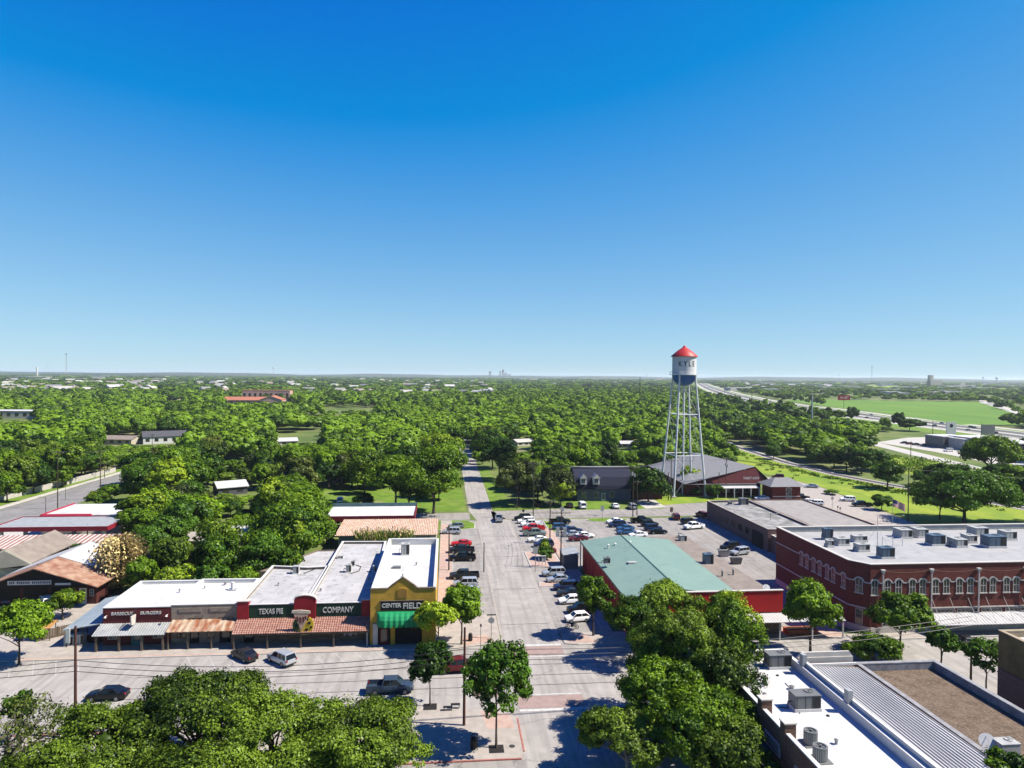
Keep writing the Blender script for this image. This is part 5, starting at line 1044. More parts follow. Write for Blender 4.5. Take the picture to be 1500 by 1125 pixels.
for a in [('hatch',668,775,184,'green','grey green car at the far end of the left row, behind the silver wagon',gl),
('suv',661,783.5,178,'silver','silver wagon at the far end of the left parking row',gl),
('coupe',676,801,181,'red','bright red low coupe in the left parking row',gl),
('pickup',676,811.5,180,'dark','charcoal pickup between the red coupe and the black pickup',gl),
('pickup',677,823,180,'black','black pickup in the left row just before the empty stall',gl),
('pickup',680,850,181,'dark','charcoal pickup behind the white topped SUV in the left row',gl),
('suv',682,861.5,180,'silver','pale silver SUV in the left row behind the nearest sedan',gl),
('sedan',685,872,179,'silver','silver sedan nearest the cross street in the left row, partly under the tree',gl),
('hatch',847,913,188,'white','white hatchback nearest the cross street in the right kerb row',gr),
('suv',852,900,184,'black','black SUV just behind the nearest white hatchback',gr),
('sedan',838,886,184,'white','white sedan between two black cars in the right kerb row',gr),
('coupe',836,875,184,'dark','charcoal coupe behind the white sedan in the right kerb row',gr),
('suv',830,866,182,'navy','navy SUV beside the small brick island',gr),
('sedan',819,854.5,184,'silver','silver sedan just before the brick island',gr),
('suv',812,845.5,184,'silver','silver SUV next to the garden sign island',gr),
('sedan',800,812,183,'maroon','maroon car beside the garden sign',gr),
('suv',797,802.5,184,'navy','dark blue jeep style car between the white coupe and the maroon car',gr),
('coupe',788,795,184,'white','white sports coupe in the middle of the right kerb row',gr),
('pickup',784,786,3,'green','grey green pickup between the white coupe and the red pickup',gr),
('pickup',782,779,184,'red','red pickup in the right kerb row',gr),
('pickup',779,772.5,184,'white','white pickup behind the red one',gr),
('suv',771,767.5,184,'white','white SUV second from the far end of the right kerb row',gr),
('suv',766,763,184,'black','black SUV at the far end of the right kerb row by the junction',gr),
('pickup',821,768.5,2,'black','black pickup at the far end of the second row by the grass wedge',gs),
('suv',823,777,2,'blue','blue SUV behind the crossarm pole in the second row',gs),
('sedan',841,781,2,'navy','navy sedan in the second row beyond the silver one',gs),
('sedan',838,787,184,'silver','silver sedan in the second row behind the maroon car',gs),
('coupe',848,793.5,184,'maroon','maroon coupe nearest the hall in the second row',gs),
('sedan',858,789,2,'white','white sedan half behind the maroon coupe in the second row',gs),
('sedan',902,767.5,184,'white','white sedan beside the oval lawn island',gt),
('suv',905,773,184,'navy','navy SUV next to the white sedan by the oval island',gt),
('sedan',917,778,184,'blue','blue sedan third in the left half of the far bay',gt),
('sedan',918,783.5,184,'blue','dark blue sedan close to the roof edge in the far bay',gt),
('sedan',936,788,184,'white','white sedan half hidden by the green roof ridge',gt),
('pickup',941,767,2,'black','black pickup at the foot of the twin utility poles',gt),
('suv',953,772,2,'dark','charcoal SUV behind the black pickup in the far bay',gt),
('suv',958,778,2,'navy','navy SUV in the right half of the far bay',gt),
('coupe',965,783,2,'black','black coupe nearest the tan roof in the far bay',gt),
('suv',991.5,761.5,80,'maroon','maroon SUV alone on the pale island edge near the grey block',None),
('suv',1011,768.5,20,'dark','charcoal SUV behind the white crew pickup',None),
('suv',1030,758.5,100,'maroon','red brown SUV at the far corner of the grey block',None),
('pickup',1018,776,197,'white','white crew cab pickup beside the grey block wall',None),
('suv',1071,806,200,'black','black SUV in the shade of the grey block wall',None),
('suv',1086,814,200,'silver','silver and black SUV in front of the black one by the wall',None),
('sedan',835,744,90,'dark','dark car parked left of the white van at the navy house',None),
('van',853.5,745,90,'white','white van parked in front of the navy house',None),
('sedan',902,745,90,'white','white sedan parked right of the navy house drive',None),
('suv',927,746,90,'silver','silver SUV parked behind the utility poles by the house',None),
('sedan',788,742,100,'dark','dark car under the tree by the far junction',None),
('pickup',731,764,88,'silver','silver pickup driving away up the main street',None),
('sedan',1191,715,160,'silver','silver car driving on the depot street beyond the red hut',None),
('suv',1244,735,165,'white','white SUV on the depot street beside the grass verge',None),
('pickup',1265,743,165,'black','black pickup parked right of the white SUV by the verge',None),
('suv',1197,741,165,'white','white SUV parked close to the gravel roofed block',None),
('sedan',1184,738,165,'white','white sedan just left of the white SUV by the gravel roofed block',None),
('pickup',1174,732,120,'dark','charcoal pickup against the right wall of the red hut',None),
('suv',1157,710,150,'dark','dark SUV at the far bend of the depot street',None),
('suv',1141,701,150,'maroon','dark maroon SUV farthest away on the depot street',None),
('sedan',1118,733,175,'white','white sedan in front of the thrift shop porch',None),
('suv',410,975,137,'silver','pale blue silver SUV parked at an angle outside the pie shop',None),
('sedan',355,969,137,'dark','dark sedan left of the pale SUV outside the pie shop',None),
('pickup',571,1019,0,'bluegrey','dark blue grey pickup driving right on the cross street behind the oaks',None),
('sedan',152,1029,180,'black','black sedan driving left on the cross street',None),
('pickup',669,988,2,'maroon','dark red pickup crossing behind the tall pole at the corner',None),
('sedan',1420,950,180,'black','black sedan parked in the shade of the brick building canopy',None),
('suv',63,890,130,'white','white SUV half behind the street tree in front of the garage',None),
('sedan',14,884,95,'navy','navy car at the far left in front of the garage bays',None),
('suv',497.5,737,95,'white','white SUV parked on the lawn drive beyond the red canopy',None),
('van',1391,662,178,'white','white van parked at the side of the commercial block',None)]:
    carp(*a)
for i,(px,py,c,l) in enumerate([(1326,650,'dark','dark car at the left end of the commercial lot'),(1334,651.5,'maroon','maroon car beside the dark ones in the commercial lot'),(1343,652.5,'black','black car in the middle of the commercial lot'),(1355,653.5,'dark','charcoal car nearest the tall pole of the commercial lot')]): carp('sedan',px,py,170,c,l)
# motorway traffic: simple two-box vehicles
def far_vehicle(kind,mt):
    L,W,Hh=(4.6,1.8,1.5) if kind=='car' else (15,2.5,3.9)
    e=empty('highway_car' if kind=='car' else 'highway_lorry',(0,0,0),0,'x','car' if kind=='car' else 'lorry')
    b=MB()
    if kind=='car':
        b.hexa([(-2.3,-.88,.3),(2.3,-.88,.3),(2.3,.88,.3),(-2.3,.88,.3)],[(-2.3,-.84,.98),(2.2,-.80,.84),(2.2,.80,.84),(-2.3,.84,.98)]); b.build('body',mt,e)
        b=MB(); b.hexa([(-1.9,-.82,.95),(1.1,-.82,.9),(1.1,.82,.9),(-1.9,.82,.95)],[(-1.5,-.68,1.5),(.4,-.68,1.5),(.4,.68,1.5),(-1.5,.68,1.5)]); b.build('windows',M_cg,e)
    else:
        b.box(-10,-1.25,1.1,3.4,1.25,4.0); b.build('trailer',mt,e); b=MB(); b.hexa([(3.6,-1.2,.5),(6.4,-1.2,.5),(6.4,1.2,.5),(3.6,1.2,.5)],[(3.6,-1.2,3.6),(5.6,-1.2,3.4),(5.6,1.2,3.4),(3.6,1.2,3.6)]); b.build('cab',mt,e)
    b=MB()
    for x in ((-1.4,1.4) if kind=='car' else (-8.5,-7.2,1.2,2.4,5.3)):
        for s in (-1,1): b.tube((x,s*(W/2-.2),.35 if kind=='car' else .5),(x,s*(W/2),.35 if kind=='car' else .5),.35 if kind=='car' else .5,n=8)
    b.build('wheels',M_tyre,e); return e
pr_c=far_vehicle('car',PC['dark']); pr_l=far_vehicle('lorry',PC['white']); first={'car':True,'lorry':True}
cum=[0]
for p,q in zip(HW[:-1],HW[1:]): cum.append(cum[-1]+math.dist(p,q))
def hwpos(s,off):
    for i in range(len(HW)-1):
        if cum[i]<=s<=cum[i+1]:
            t=(s-cum[i])/(cum[i+1]-cum[i]); p=Vector(HW[i]).lerp(Vector(HW[i+1]),t); d=(Vector(HW[i+1])-Vector(HW[i])).normalized(); n=Vector((-d.y,d.x)); q=p+n*off; return q.x,q.y,math.atan2(d.y,d.x)
rnd=random.Random(3)
cn={'white':'white','silver':'silver','dark':'dark grey','black':'black','maroon':'dark red','blue':'blue'}
s=cum[1]-40
while s<cum[-1]-100:
    for off in (rnd.choice((8,12,16)),rnd.choice((-6,-10,-14))):
        if rnd.random()<.28: continue
        s2=s+rnd.uniform(-14,14); h=hwpos(s2,off)
        if not h: continue
        lo=rnd.random()<.10; k='lorry' if lo else 'car'; c=rnd.choice(('white','dark','black','silver','dark','maroon','blue'))
        if lo: c='white'
        e=(pr_l if lo else pr_c) if first[k] else copytree(pr_l if lo else pr_c); first[k]=False
        for ch in e.children:
            if ch.name.split('.')[0] in('body','trailer','cab'): ch.material_slots[0].link='OBJECT'; ch.material_slots[0].material=PC[c]
        side='nearer' if off>0 else 'farther'
        zone='level with the green crop field' if s2<cum[6] else 'between the field and the woods' if s2<cum[9] else 'far off towards the horizon'
        e.location=(h[0],h[1],.03); e.rotation_euler=(0,0,h[2]+(math.pi if off<0 else 0)); e['label']=f"{cn[c]} {k} on the {side} lanes of the highway, {zone}"; e['group']=f"{cn[c]} {k}s on the {side} highway lanes {zone}"
    s+=26+ .035*s
# ============================================================ POLES, WIRES, STREET THINGS
def G3(px,py,y): x,z=V(px,py,y); return Vector((x,y,z))
POLES={}
def pole(key,px,py,top,label,arm=0,armz=.5,rz=0,trans=False,lamp=False,r=.15,mt=M_pole,name='utility_pole',cat='utility pole'):
    x,y=G(px,py); h=V(px,top,y)[1]; e=empty(name,(x,y,0),0,label,cat)
    b=MB(); b.tube((x,y,0),(x,y,h),r,r*.7,9); b.build('shaft',mt,e)
    ca,sa=math.cos(R(rz)),math.sin(R(rz)); pts=[]
    if arm:
        b=MB(); z=h-armz; b.hexa([(x-arm*ca-.06*sa,y-arm*sa+.06*ca+.2,z),(x+arm*ca-.06*sa,y+arm*sa+.06*ca+.2,z),(x+arm*ca+.06*sa,y+arm*sa-.06*ca+.2,z),(x-arm*ca+.06*sa,y-arm*sa-.06*ca+.2,z)],[(x-arm*ca-.06*sa,y-arm*sa+.06*ca+.2,z+.14),(x+arm*ca-.06*sa,y+arm*sa+.06*ca+.2,z+.14),(x+arm*ca+.06*sa,y+arm*sa-.06*ca+.2,z+.14),(x-arm*ca+.06*sa,y-arm*sa-.06*ca+.2,z+.14)])
        b.tube((x,y,z-.9),(x+arm*.55*ca,y+arm*.55*sa+.2,z),.03,n=4); b.tube((x,y,z-.9),(x-arm*.55*ca,y-arm*.55*sa+.2,z),.03,n=4)
        ar=b.build('crossarm',M_wood,e)
        for t in (-.9,-.35,.35,.9):
            q=Vector((x+arm*t*ca,y+arm*t*sa+.2,z+.145)); i_=MB(); i_.tube(q,q+Vector((0,0,.22)),.06,.04,6); i_.build('insulator',M_acl,ar); pts.append(q+Vector((0,0,.22)))
    if trans:
        b=MB(); b.tube((x-.35,y-.25,h-2.6),(x-.35,y-.25,h-1.6),.24,n=12); b.build('transformer',M_acl,e)
        b=MB(); b.tube((x+.32,y-.25,h-3.0),(x+.32,y-.25,h-2.1),.2,n=12); b.build('transformer',M_acl,e)
    if lamp:
        b=MB(); b.path([(x,y,h-.25),(x+lamp*.8,y,h+.05),(x+lamp*1.5,y,h)],.04); la=b.build('lamp_arm',M_steel if mt!=M_black else M_black,e)
        b=MB(); b.cbox((x+lamp*1.7,y,h-.06),(.6,.26,.12)); b.build('lamp_head',M_acl,la)
    POLES[key]=(Vector((x,y,h)),pts or [Vector((x,y,h-.2))]); return e
pole('a',110.5,1083,917,'tall dark pole with a white sign box at its top, left of the oaks',r=.17,mt=mat('brown_pole',(.10,.035,.025),.8,.2,1))
x,y=G(110.5,1083); b=MB(); h=POLES['a'][0].z; b.box(x-.95,y-.1,h-1.8,x-.55,y+.02,h-.2); b.box(x-.6,y-.04,h-1.1,x-.1,y,h-1.0); tag(b.build('pole_banner',M_white),'narrow white banner box on the top of the tall left pole','banner')
pole('b',679.7,1064,919,'tall dark pole on the corner pavement rising through the trees',r=.17,mt=MT['brown_pole'])
pole('c',708.7,838,795,'short dark lamp post between the left row and the road',r=.12,mt=M_black,name='lamp_post',cat='lamp post')
pole('d',657.5,836,770,'tall wooden pole beside the left parking row')
pole('e',781,760,677,'tall dark pole at the far end of the right kerb row',arm=1.6)
pole('f',805.5,797,732,'tall wooden pole between the two parking rows',arm=1.5,rz=20)
pole('g',821.5,832,748,'wooden pole with a wide plain crossarm and two hanging blue white boxes',arm=2.0,armz=.6)
x,y=G(821.5,832); e=empty('hanging_sign',(x,y,0),0,'pair of pale blue white boxes fixed on the crossarm pole','sign box'); b=MB()
for dx in (-1.15,.35): b.box(x+dx,y-.35,6.6,x+dx+.75,y-.2,8.5)
b.build('sign_panel',M_acl,e); b=MB(); b.box(x-1.1,y-.2,7.4,x+1.1,y-.1,7.5); b.build('bracket',M_black,e)
pole('h',927,757,683,'left of the twin utility poles by the oval island, with transformers',arm=1.7,trans=True)
pole('i',933,755,704,'shorter right pole of the twin utility poles by the oval island',arm=1.3)
pole('j',979,733,692,'short left pole beside the water tower legs',r=.16)
pole('k',982.8,733,673,'tall dark pole close to the left water tower leg',arm=1.5)
pole('l',1053,728,692,'short wooden pole in front of the depot roof')
pole('m',1063.5,728,671,'tall wooden pole in front of the depot roof',arm=1.2,trans=True)
pole('n',1330,765,685,'tall utility pole on the verge behind the brick building',arm=1.8)
pole('o',84.5,746,661,'left tall utility pole on the left street kerb',arm=1.6,rz=0)
pole('p',147,733,660,'right tall utility pole beside the petrol shop on the left street',arm=1.6)
pole('q',67,754,728,'short street lamp by the red petrol canopy',lamp=-1,r=.08,mt=M_black,name='street_lamp',cat='street lamp')
pole('r',153,700,678,'leaning far pole on the left street with paired arms',arm=1.2); pole('s',223,672,635,'far utility pole beyond the left street near the dark roof',arm=1.4)
pole('t',1422,1005,937,'utility pole with crossarm between the gravel roof and the ochre building',arm=1.6)
pole('u',1189,629,577,'very tall grey steel pole standing in the woods before the crop field',r=.75,mt=M_steel,name='steel_mast',cat='mast')
pole('v',1101,612,568,'tall thin pole in the woods left of the steel mast',r=.3); pole('w',1077,597,576,'tall thin pole by the highway, left of the tallest pole',r=.3); pole('x',1061,585,570,'slim pole beside the highway bend',r=.35); pole('y',937,602,552,'tall slender pole rising from the woods left of the water tower',r=.4)
pole('z',1128,790,752,'black lamp post at the left corner of the brick building',lamp=1,r=.07,mt=M_black,name='street_lamp',cat='street lamp')
pole('A',1314,775,755,'black lamp post just behind the brick building roof',lamp=1,r=.07,mt=M_black,name='street_lamp',cat='street lamp')
pole('B',1366,650,616,'tall pole in the commercial lot',r=.2); pole('C',1334,673,646,'wooden pole in the rough grass beyond the railway',r=.18); pole('D',1332,632,612,'pole on the grass before the highway',r=.25)
pole('E',54.5,880,826,'pole with twin white lamps in front of the garage banner',arm=0,lamp=1.0,r=.08,mt=M_black,name='street_lamp',cat='street lamp')
pole('F',743,690,655,'slim pole at the edge of the right lawn up the main street',r=.12); pole('G',757,745,690,'dark pole under the trees at the far junction'); pole('H',96,731,712,'slim grey post on the left street verge',r=.07); pole('I',128,800,768,'short wooden pole with a guy wire by the striped roof',arm=.9)
pole('J',1438,640,620,'pole beside the blank grey roadside board',r=.2)
wn=0
def wire(pa,pb,sag,label,r=.03,group='overhead wires'):
    pa=Vector(pa); pb=Vector(pb); b=MB(); n=10
    b.path([pa.lerp(pb,t)-Vector((0,0,4*sag*t*(1-t))) for t in [k/n for k in range(n+1)]],r,4); return tag(b.build('overhead_wire',M_black),label,'wire',group)
def span(a,b_,label,sag=1.0,r=.03):
    pa,pb=POLES[a][1],POLES[b_][1]; e=empty('wire_span',tuple(pa[0]),0,label,'wires'); n=max(len(pa),len(pb))
    for k in range(n):
        p=pa[k] if k<len(pa) else pa[-1]-Vector((0,0,.35*(k-len(pa)+1))); q=pb[k] if k<len(pb) else pb[-1]-Vector((0,0,.35*(k-len(pb)+1)))
        m_=MB(); m_.path([p.lerp(q,t)-Vector((0,0,4*sag*t*(1-t))) for t in [j/10 for j in range(11)]],r,4); m_.build('wire',M_black,e)
    return e
span('e','f','wires from the far junction pole to the pole between the parking rows',.6); span('f','g','wires between the two poles in the right parking rows',.4); span('e','h','wires across the back street towards the twin poles',.8); span('h','k','wires from the twin poles to the tower pole',.6)
span('k','m','wires from the tower pole to the depot pole',.6); span('m','n','long wires from the depot pole to the verge pole',1.5); span('o','p','wires between the two tall poles of the left street',.4); span('p','r','wires running up the left street',.5); span('r','s','wires from the left street to the far pole by the dark roof',.8); span('G','e','wires from the pole under the trees to the junction pole',.5)
for k,(z,dy) in enumerate(((8.6,0),(8.0,.3),(7.4,.6))):
    for seg,(pa,pb) in enumerate((((-95,80.5+dy,z-.3),(-40,77.9,z)),((-40,77.9,z),(2.2,77.4,z+.2)),((2.2,77.4,z+.2),(68.2,82.3,z+.6)))):
        if seg==2 or 1: wire(pa,pb,1.3,('highest','middle','lowest')[k]+(' cable left of the tall left pole',' cable over the oaks between the two tall poles',' cable right of the corner pole over the cross street')[seg],.035)
for k,z in enumerate((11.6,10.9,10.2)):
    p=POLES['n'][0]; wire(p-Vector((0,0,.6*k+.4)),(240,150,z),1.2,('top','middle','bottom')[k]+' cable from the verge pole to the right',.035)
# corner furniture
def sign(px,py,top,shape,label,w=.6,mt=M_steel):
    x,y=G(px,py); h=V(px,top,y)[1]; e=empty('street_sign',(x,y,0),0,label,'sign'); b=MB(); b.tube((x,y,0),(x,y,h),.04,n=6); b.build('post',M_black,e)
    b=MB()
    if shape=='disc': P=[(x+w*math.cos(t),h-.8+w*math.sin(t)) for t in [math.pi/8+2*math.pi*k/8 for k in range(8)]]; b.hexa([(a,y-.06,c) for a,c in P],[(a,y-.03,c) for a,c in P]); b.build('panel',mt,e); b=MB(); b.box(x-.7,y-.03,h-.05,x+.7,y+.02,h+.12); b.build('name_plate',M_black,e)
    else: b.box(x-w/2,y-.07,h-w*1.5,x+w/2,y-.045,h); b.build('panel',mt,e)
    return e
sign(719.5,936,901,'disc','back of an octagonal stop sign with street name plate at the corner',.5)
sign(704,955,914,'box','slim post with a small plate left of the octagonal sign',.25,M_black)
sign(882,777,740,'box','small pinkish sign on the oval lawn island',.9,M_acl) if 0 else sign(882,763,741,'box','small sign at the left tip of the oval lawn island',.9,M_acl)
sign(823.5,760,742,'box','small white sign by the grass wedge',.9,M_acl); sign(766.5,752,744,'disc','round sign under the tree at the far junction',.4,M_dark); sign(983.5,752,743,'box','dark sign on the lawn before the tower',.9,M_wood)
sign(1219,745,726,'disc','stop sign on the small grass point of the depot street',.5,M_acl); sign(1227,748,741,'box','left of two short marker posts on the depot street',.4,M_maroon); sign(1230.5,750,743,'box','right of two short marker posts on the depot street',.4,M_maroon)
sign(1123,772,744,'box','grey roadside sign beside the annexe roof',1.1,M_acg)
def bin_(px,py,label,h=1.2,r=.33):
    x,y=G(px,py); e=empty('litter_bin',(x,y,.14),0,label,'bin'); b=MB(); b.lathe((x,y,.14),[(r*.8,0),(r,.1),(r,h*.7),(r*.9,h*.72),(r*.85,h*.9),(r*.3,h)],12); b.build('drum',M_black,e); b=MB(); b.box(x-.16,y-r-.02,h*.78+.1,x+.16,y-r+.1,h*.9+.1); b.build('opening',M_dark,e); return e
bin_(689,940,'black domed litter bin on the far corner pavement'); bin_(694,1098,'black litter bin with hoop in the tree shade on the near corner',1.3,.36)
x,y=G(694,1098); b=MB(); b.path([(x-.35,y-.4,.14),(x-.35,y-.4,1.7),(x,y-.4,1.95),(x+.35,y-.4,1.7),(x+.35,y-.4,.14)],.05); tag(b.build('bike_hoop',M_black),'black bicycle hoop beside the near litter bin','bike rack')
for px,py,l in ((667,1038,'dark slot bench on the corner pavement by the crosswalk'),(656,1064-22,'small dark drain box left of the slot bench')):
    x,y=G(px,py); e=empty('bench',(x,y,.14),0,l,'bench'); b=MB(); b.box(x-.55,y-.2,.5,x+.55,y+.2,.58); b.build('seat',M_black,e)
    for s in (-1,1): b=MB(); b.box(x+s*.45-.04,y-.18,.14,x+s*.45+.04,y+.18,.497); b.build('leg',M_black,e)
x,y=G(750,1095); b=MB(); b.lathe((x,y,.141),[(.32,0),(.32,.02),(.02,.025)],16); tag(b.build('manhole_cover',M_rail),'round manhole cover on the near corner pavement','manhole cover')
# tree pits
for px,py in ((630,1037),(727,1099)): x,y=G(px,py); sheet('tree_pit',rect(x-.8,y-.8,x+.8,y+.8),.15,M_dark)
# motorcycle
mc=empty('motorcycle',(0,0,0),0,'black motorcycle parked in front of the white hatchback','motorcycle'); b=MB()
for X_ in (-.72,.72):
    b=MB(); R0=.31; 
    for k in range(14): a,c=2*math.pi*k/14,2*math.pi*(k+1)/14; b.tube((X_+R0*math.cos(a),0,.31+R0*math.sin(a)),(X_+R0*math.cos(c),0,.31+R0*math.sin(c)),.055,n=5,cap=False)
    wh=b.build('wheel',M_tyre,mc); b=MB(); b.tube((X_,-.05,.31),(X_,.05,.31),.12,n=10); b.build('hub',M_rim,wh)
b=MB(); b.path([(-.72,0,.31),(-.2,0,.55),(.35,0,.75),(.55,0,.95),(.72,0,.31)],.05); b.path([(-.2,0,.55),(-.5,0,.75),(.35,0,.75)],.05); b.build('frame',M_black,mc)
b=MB(); b.cbox((.15,0,.72),(.55,.28,.24)); b.build('fuel_tank',PC['black'],mc); b=MB(); b.cbox((-.4,0,.74),(.6,.24,.1)); b.build('seat',M_plast,mc); b=MB(); b.cbox((0,0,.3),(.45,.3,.35)); b.build('engine',M_acg,mc)
b=MB(); b.path([(.4,-.35,1.05),(.52,0,.98),(.4,.35,1.05)],.025); b.build('handlebar',M_black,mc); b=MB(); b.tube((.62,0,.86),(.72,0,.86),.1,n=10); b.build('headlight',M_hl,mc)
x,y=G(838,921); mc.location=(x,y,.03); mc.rotation_euler=(0,0,R(165))
# sign garden: notice board pergola
e=empty('notice_board',(19.6,141.2,0),0,'white framed notice board in the garden island by the right kerb row','notice board'); b=MB()
for dx in (-.9,-.2,.5,1.2): b.box(19.6+dx-.06,141.2,.14,19.6+dx+.06,141.3,2.1)
b.box(18.6,141.15,2.1,20.95,141.35,2.25); b.build('frame',M_white,e); b=MB(); b.box(20.15,141.22,.9,20.75,141.28,1.9); b.build('board',M_acl,e)
sign(784,838,801,'box','bluish sign panel on a post in the garden island',1.0,M_acl)
# flag
x,y=G(1307,768); h=V(1307,731,y)[1]; e=empty('flagpole',(x,y,0),0,'slim flagpole with a striped flag hanging out behind the brick building','flagpole'); b=MB(); b.tube((x,y,0),(x,y,h),.07,.04,8); b.build('shaft',M_steel,e)
def flagmesh(x,y,z,w,h,n=10): 
    P=lambda i,j:(x+w*i/n, y-.15*math.sin(i*.9)*1.0, z-h*j/n-w*.42*(i/n)**1.3)
    out={'red':MB(),'white':MB(),'blue':MB()}; ns=13
    for i in range(n):
        for s_ in range(ns):
            j0,j1=s_*n/ns,(s_+1)*n/ns; c='blue' if (i<4 and s_<7) else ('red' if s_%2==0 else 'white')
            out[c].quad(P(i,j0),P(i+1,j0),P(i+1,j1),P(i,j1))
    return out
fm=flagmesh(x+.07,y,h-.1,3.6,2.0); fl_=fm['red'].build('flag',mat('flag_red',(.5,.03,.04),.8,.1,1),e,recalc=False); fm['white'].build('white_stripes',M_white,fl_,recalc=False); fm['blue'].build('canton',mat('flag_blue',(.02,.03,.15),.8,.1,1),fl_,recalc=False)
x,y=G(143,878); e=empty('flagpole',(x,y,0),0,'short pole with a small pink and white flag beside the garage','flagpole'); h=5; b=MB(); b.tube((x,y,0),(x,y,h),.05,n=6); b.build('shaft',M_steel,e); b=MB(); b.quad((x-.05,y,h-.3),(x-.75,y-.1,h-1.6),(x-.6,y-.1,h-2.4),(x-.05,y,h-1.7)); b.build('flag',mat('flag_pink',(.55,.35,.4),.8,.2,3),e,recalc=False)
for px,py,l,mt in ((1060,815,'silver barrel bin beside the tan side roof wall',M_acl),(1078,826,'open topped skip beside the tan side roof wall',M_acg)):
    x,y=G(px,py); e=empty('skip_bin',(x,y,0),0,l,'skip'); b=MB(); b.hexa([(x-.9,y-.6,.1),(x+.9,y-.6,.1),(x+.9,y+.6,.1),(x-.9,y+.6,.1)],[(x-1.1,y-.8,1.3),(x+1.1,y-.8,1.3),(x+1.1,y+.8,1.3),(x-1.1,y+.8,1.3)]); b.build('tub',mt,e); b=MB(); b.box(x-1.15,y-.85,1.305,x+1.15,y+.1,1.38); b.build('lid',M_plast,e)
# brick planter + low seats by brick building
e=empty('brick_planter',(56,100.8,.14),0,'low brick planter wall under the round street tree by the brick building','planter'); b=MB(); ring(b,rect(52.8,100.4,57.6,102.2),inset(rect(52.8,100.4,57.6,102.2),.3),.14,.9); b.build('wall',mat('orange_brick',(.40,.13,.06),.85,.2,2),e,recalc=False); b=MB(); b.quad((53.1,100.7,.75),(57.3,100.7,.75),(57.3,101.9,.75),(53.1,101.9,.75)); b.build('soil',M_dark,e,recalc=False)
# ============================================================ TREES
def rdir(rng,n):
    v=rng.normal(size=(n,3)); return v/np.linalg.norm(v,axis=1)[:,None]
ICO=None
def ico():
    global ICO
    if ICO is None:
        import bmesh
        b=bmesh.new(); bmesh.ops.create_icosphere(b,subdivisions=1,radius=1); b.verts.ensure_lookup_table()
        ICO=(np.array([v.co[:] for v in b.verts]),np.array([[v.index for v in f.verts] for f in b.faces])); b.free()
    return ICO
def leaf_quads(rng,c,nrm,size,aspect=1.5):
    """rhombic leaves (clusters) at points c facing nrm"""
    n=len(c); t=rng.normal(size=(n,3)); t-=nrm*(t*nrm).sum(1)[:,None]; t/=np.linalg.norm(t,axis=1)[:,None]; b=np.cross(nrm,t)
    s=size[:,None]; fold=nrm*s*.18
    v=np.stack([c-t*s*aspect*.5, c-b*s*.5+fold, c+t*s*aspect*.5, c+b*s*.5+fold],1)
    return v.reshape(-1,3)
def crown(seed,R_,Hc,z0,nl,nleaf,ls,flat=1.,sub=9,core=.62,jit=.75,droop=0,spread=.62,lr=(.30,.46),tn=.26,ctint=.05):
    """crown mesh arrays: lobes > subclumps > leaves; returns quads, tris, tints and lobe centres"""
    rng=np.random.default_rng(seed); d=rdir(rng,nl*3); d=d[d[:,2]>-.62][:nl]; nl=len(d)
    rad=rng.uniform(lr[0],lr[1],nl); cen=d*rng.uniform(spread*.75,spread*1.12,(nl,1)); cen=np.vstack([cen,[[0,0,.25]]]); rad=np.append(rad,.5); nl+=1
    sc=np.array([R_,R_,Hc/2*1.0]); mid=np.array([0,0,z0+Hc/2])
    sd=[];sr=[];st=[]
    ltint=rng.uniform(-.18,.18,nl)
    for i in range(nl):
        q=rdir(rng,sub); q[:,2]=np.where(q[:,2]<-.5,-q[:,2],q[:,2]); p=cen[i]+q*rad[i]*rng.uniform(.62,.98,(sub,1)); sd.append(p); sr.append(rng.uniform(.32,.55,sub)*rad[i]); st.append(np.full(sub,ltint[i])+rng.uniform(-.10,.10,sub))
    sd=np.vstack(sd); sr=np.concatenate(sr); st=np.concatenate(st)
    w=sr**2; w/=w.sum(); k=rng.choice(len(sr),nleaf,p=w)
    q=rdir(rng,nleaf); rr=rng.uniform(.45,1.0,nleaf)+rng.exponential(.14,nleaf)
    c=sd[k]+q*(sr[k]*rr)[:,None]
    # drop leaves deep inside other lobes
    ins=np.zeros(nleaf)
    for i in range(nl): ins+= (np.linalg.norm(c-cen[i],axis=1)<rad[i]*.62)
    keep=ins<1; c=c[keep]; q=q[keep]; k=k[keep]; n=len(c)
    nr=q+.45*(c/np.linalg.norm(c,axis=1)[:,None])+rng.normal(size=(n,3))*jit*.6+np.array([0,0,.15]); nr/=np.linalg.norm(nr,axis=1)[:,None]
    P=c*sc*(1.0)+mid
    if droop: P[:,2]-=droop*(np.linalg.norm(c[:,:2],axis=1)**3)
    v=leaf_quads(rng,P,nr,ls*rng.uniform(.6,1.35,n)); ti=np.repeat(np.clip(.34+st[k]+rng.uniform(-tn,tn,n),0,1),4)
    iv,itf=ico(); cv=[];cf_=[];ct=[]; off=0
    if core>0:  # dark solid blob added inside each lobe to stop light passing through
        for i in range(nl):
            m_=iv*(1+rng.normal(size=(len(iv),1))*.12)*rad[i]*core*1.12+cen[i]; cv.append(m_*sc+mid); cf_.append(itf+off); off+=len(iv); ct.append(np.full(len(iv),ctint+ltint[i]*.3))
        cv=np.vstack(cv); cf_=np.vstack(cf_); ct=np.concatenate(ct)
    else: cv=np.zeros((0,3)); cf_=np.zeros((0,3),int); ct=np.zeros(0)
    return v,ti,cv,cf_,ct,cen*sc+mid
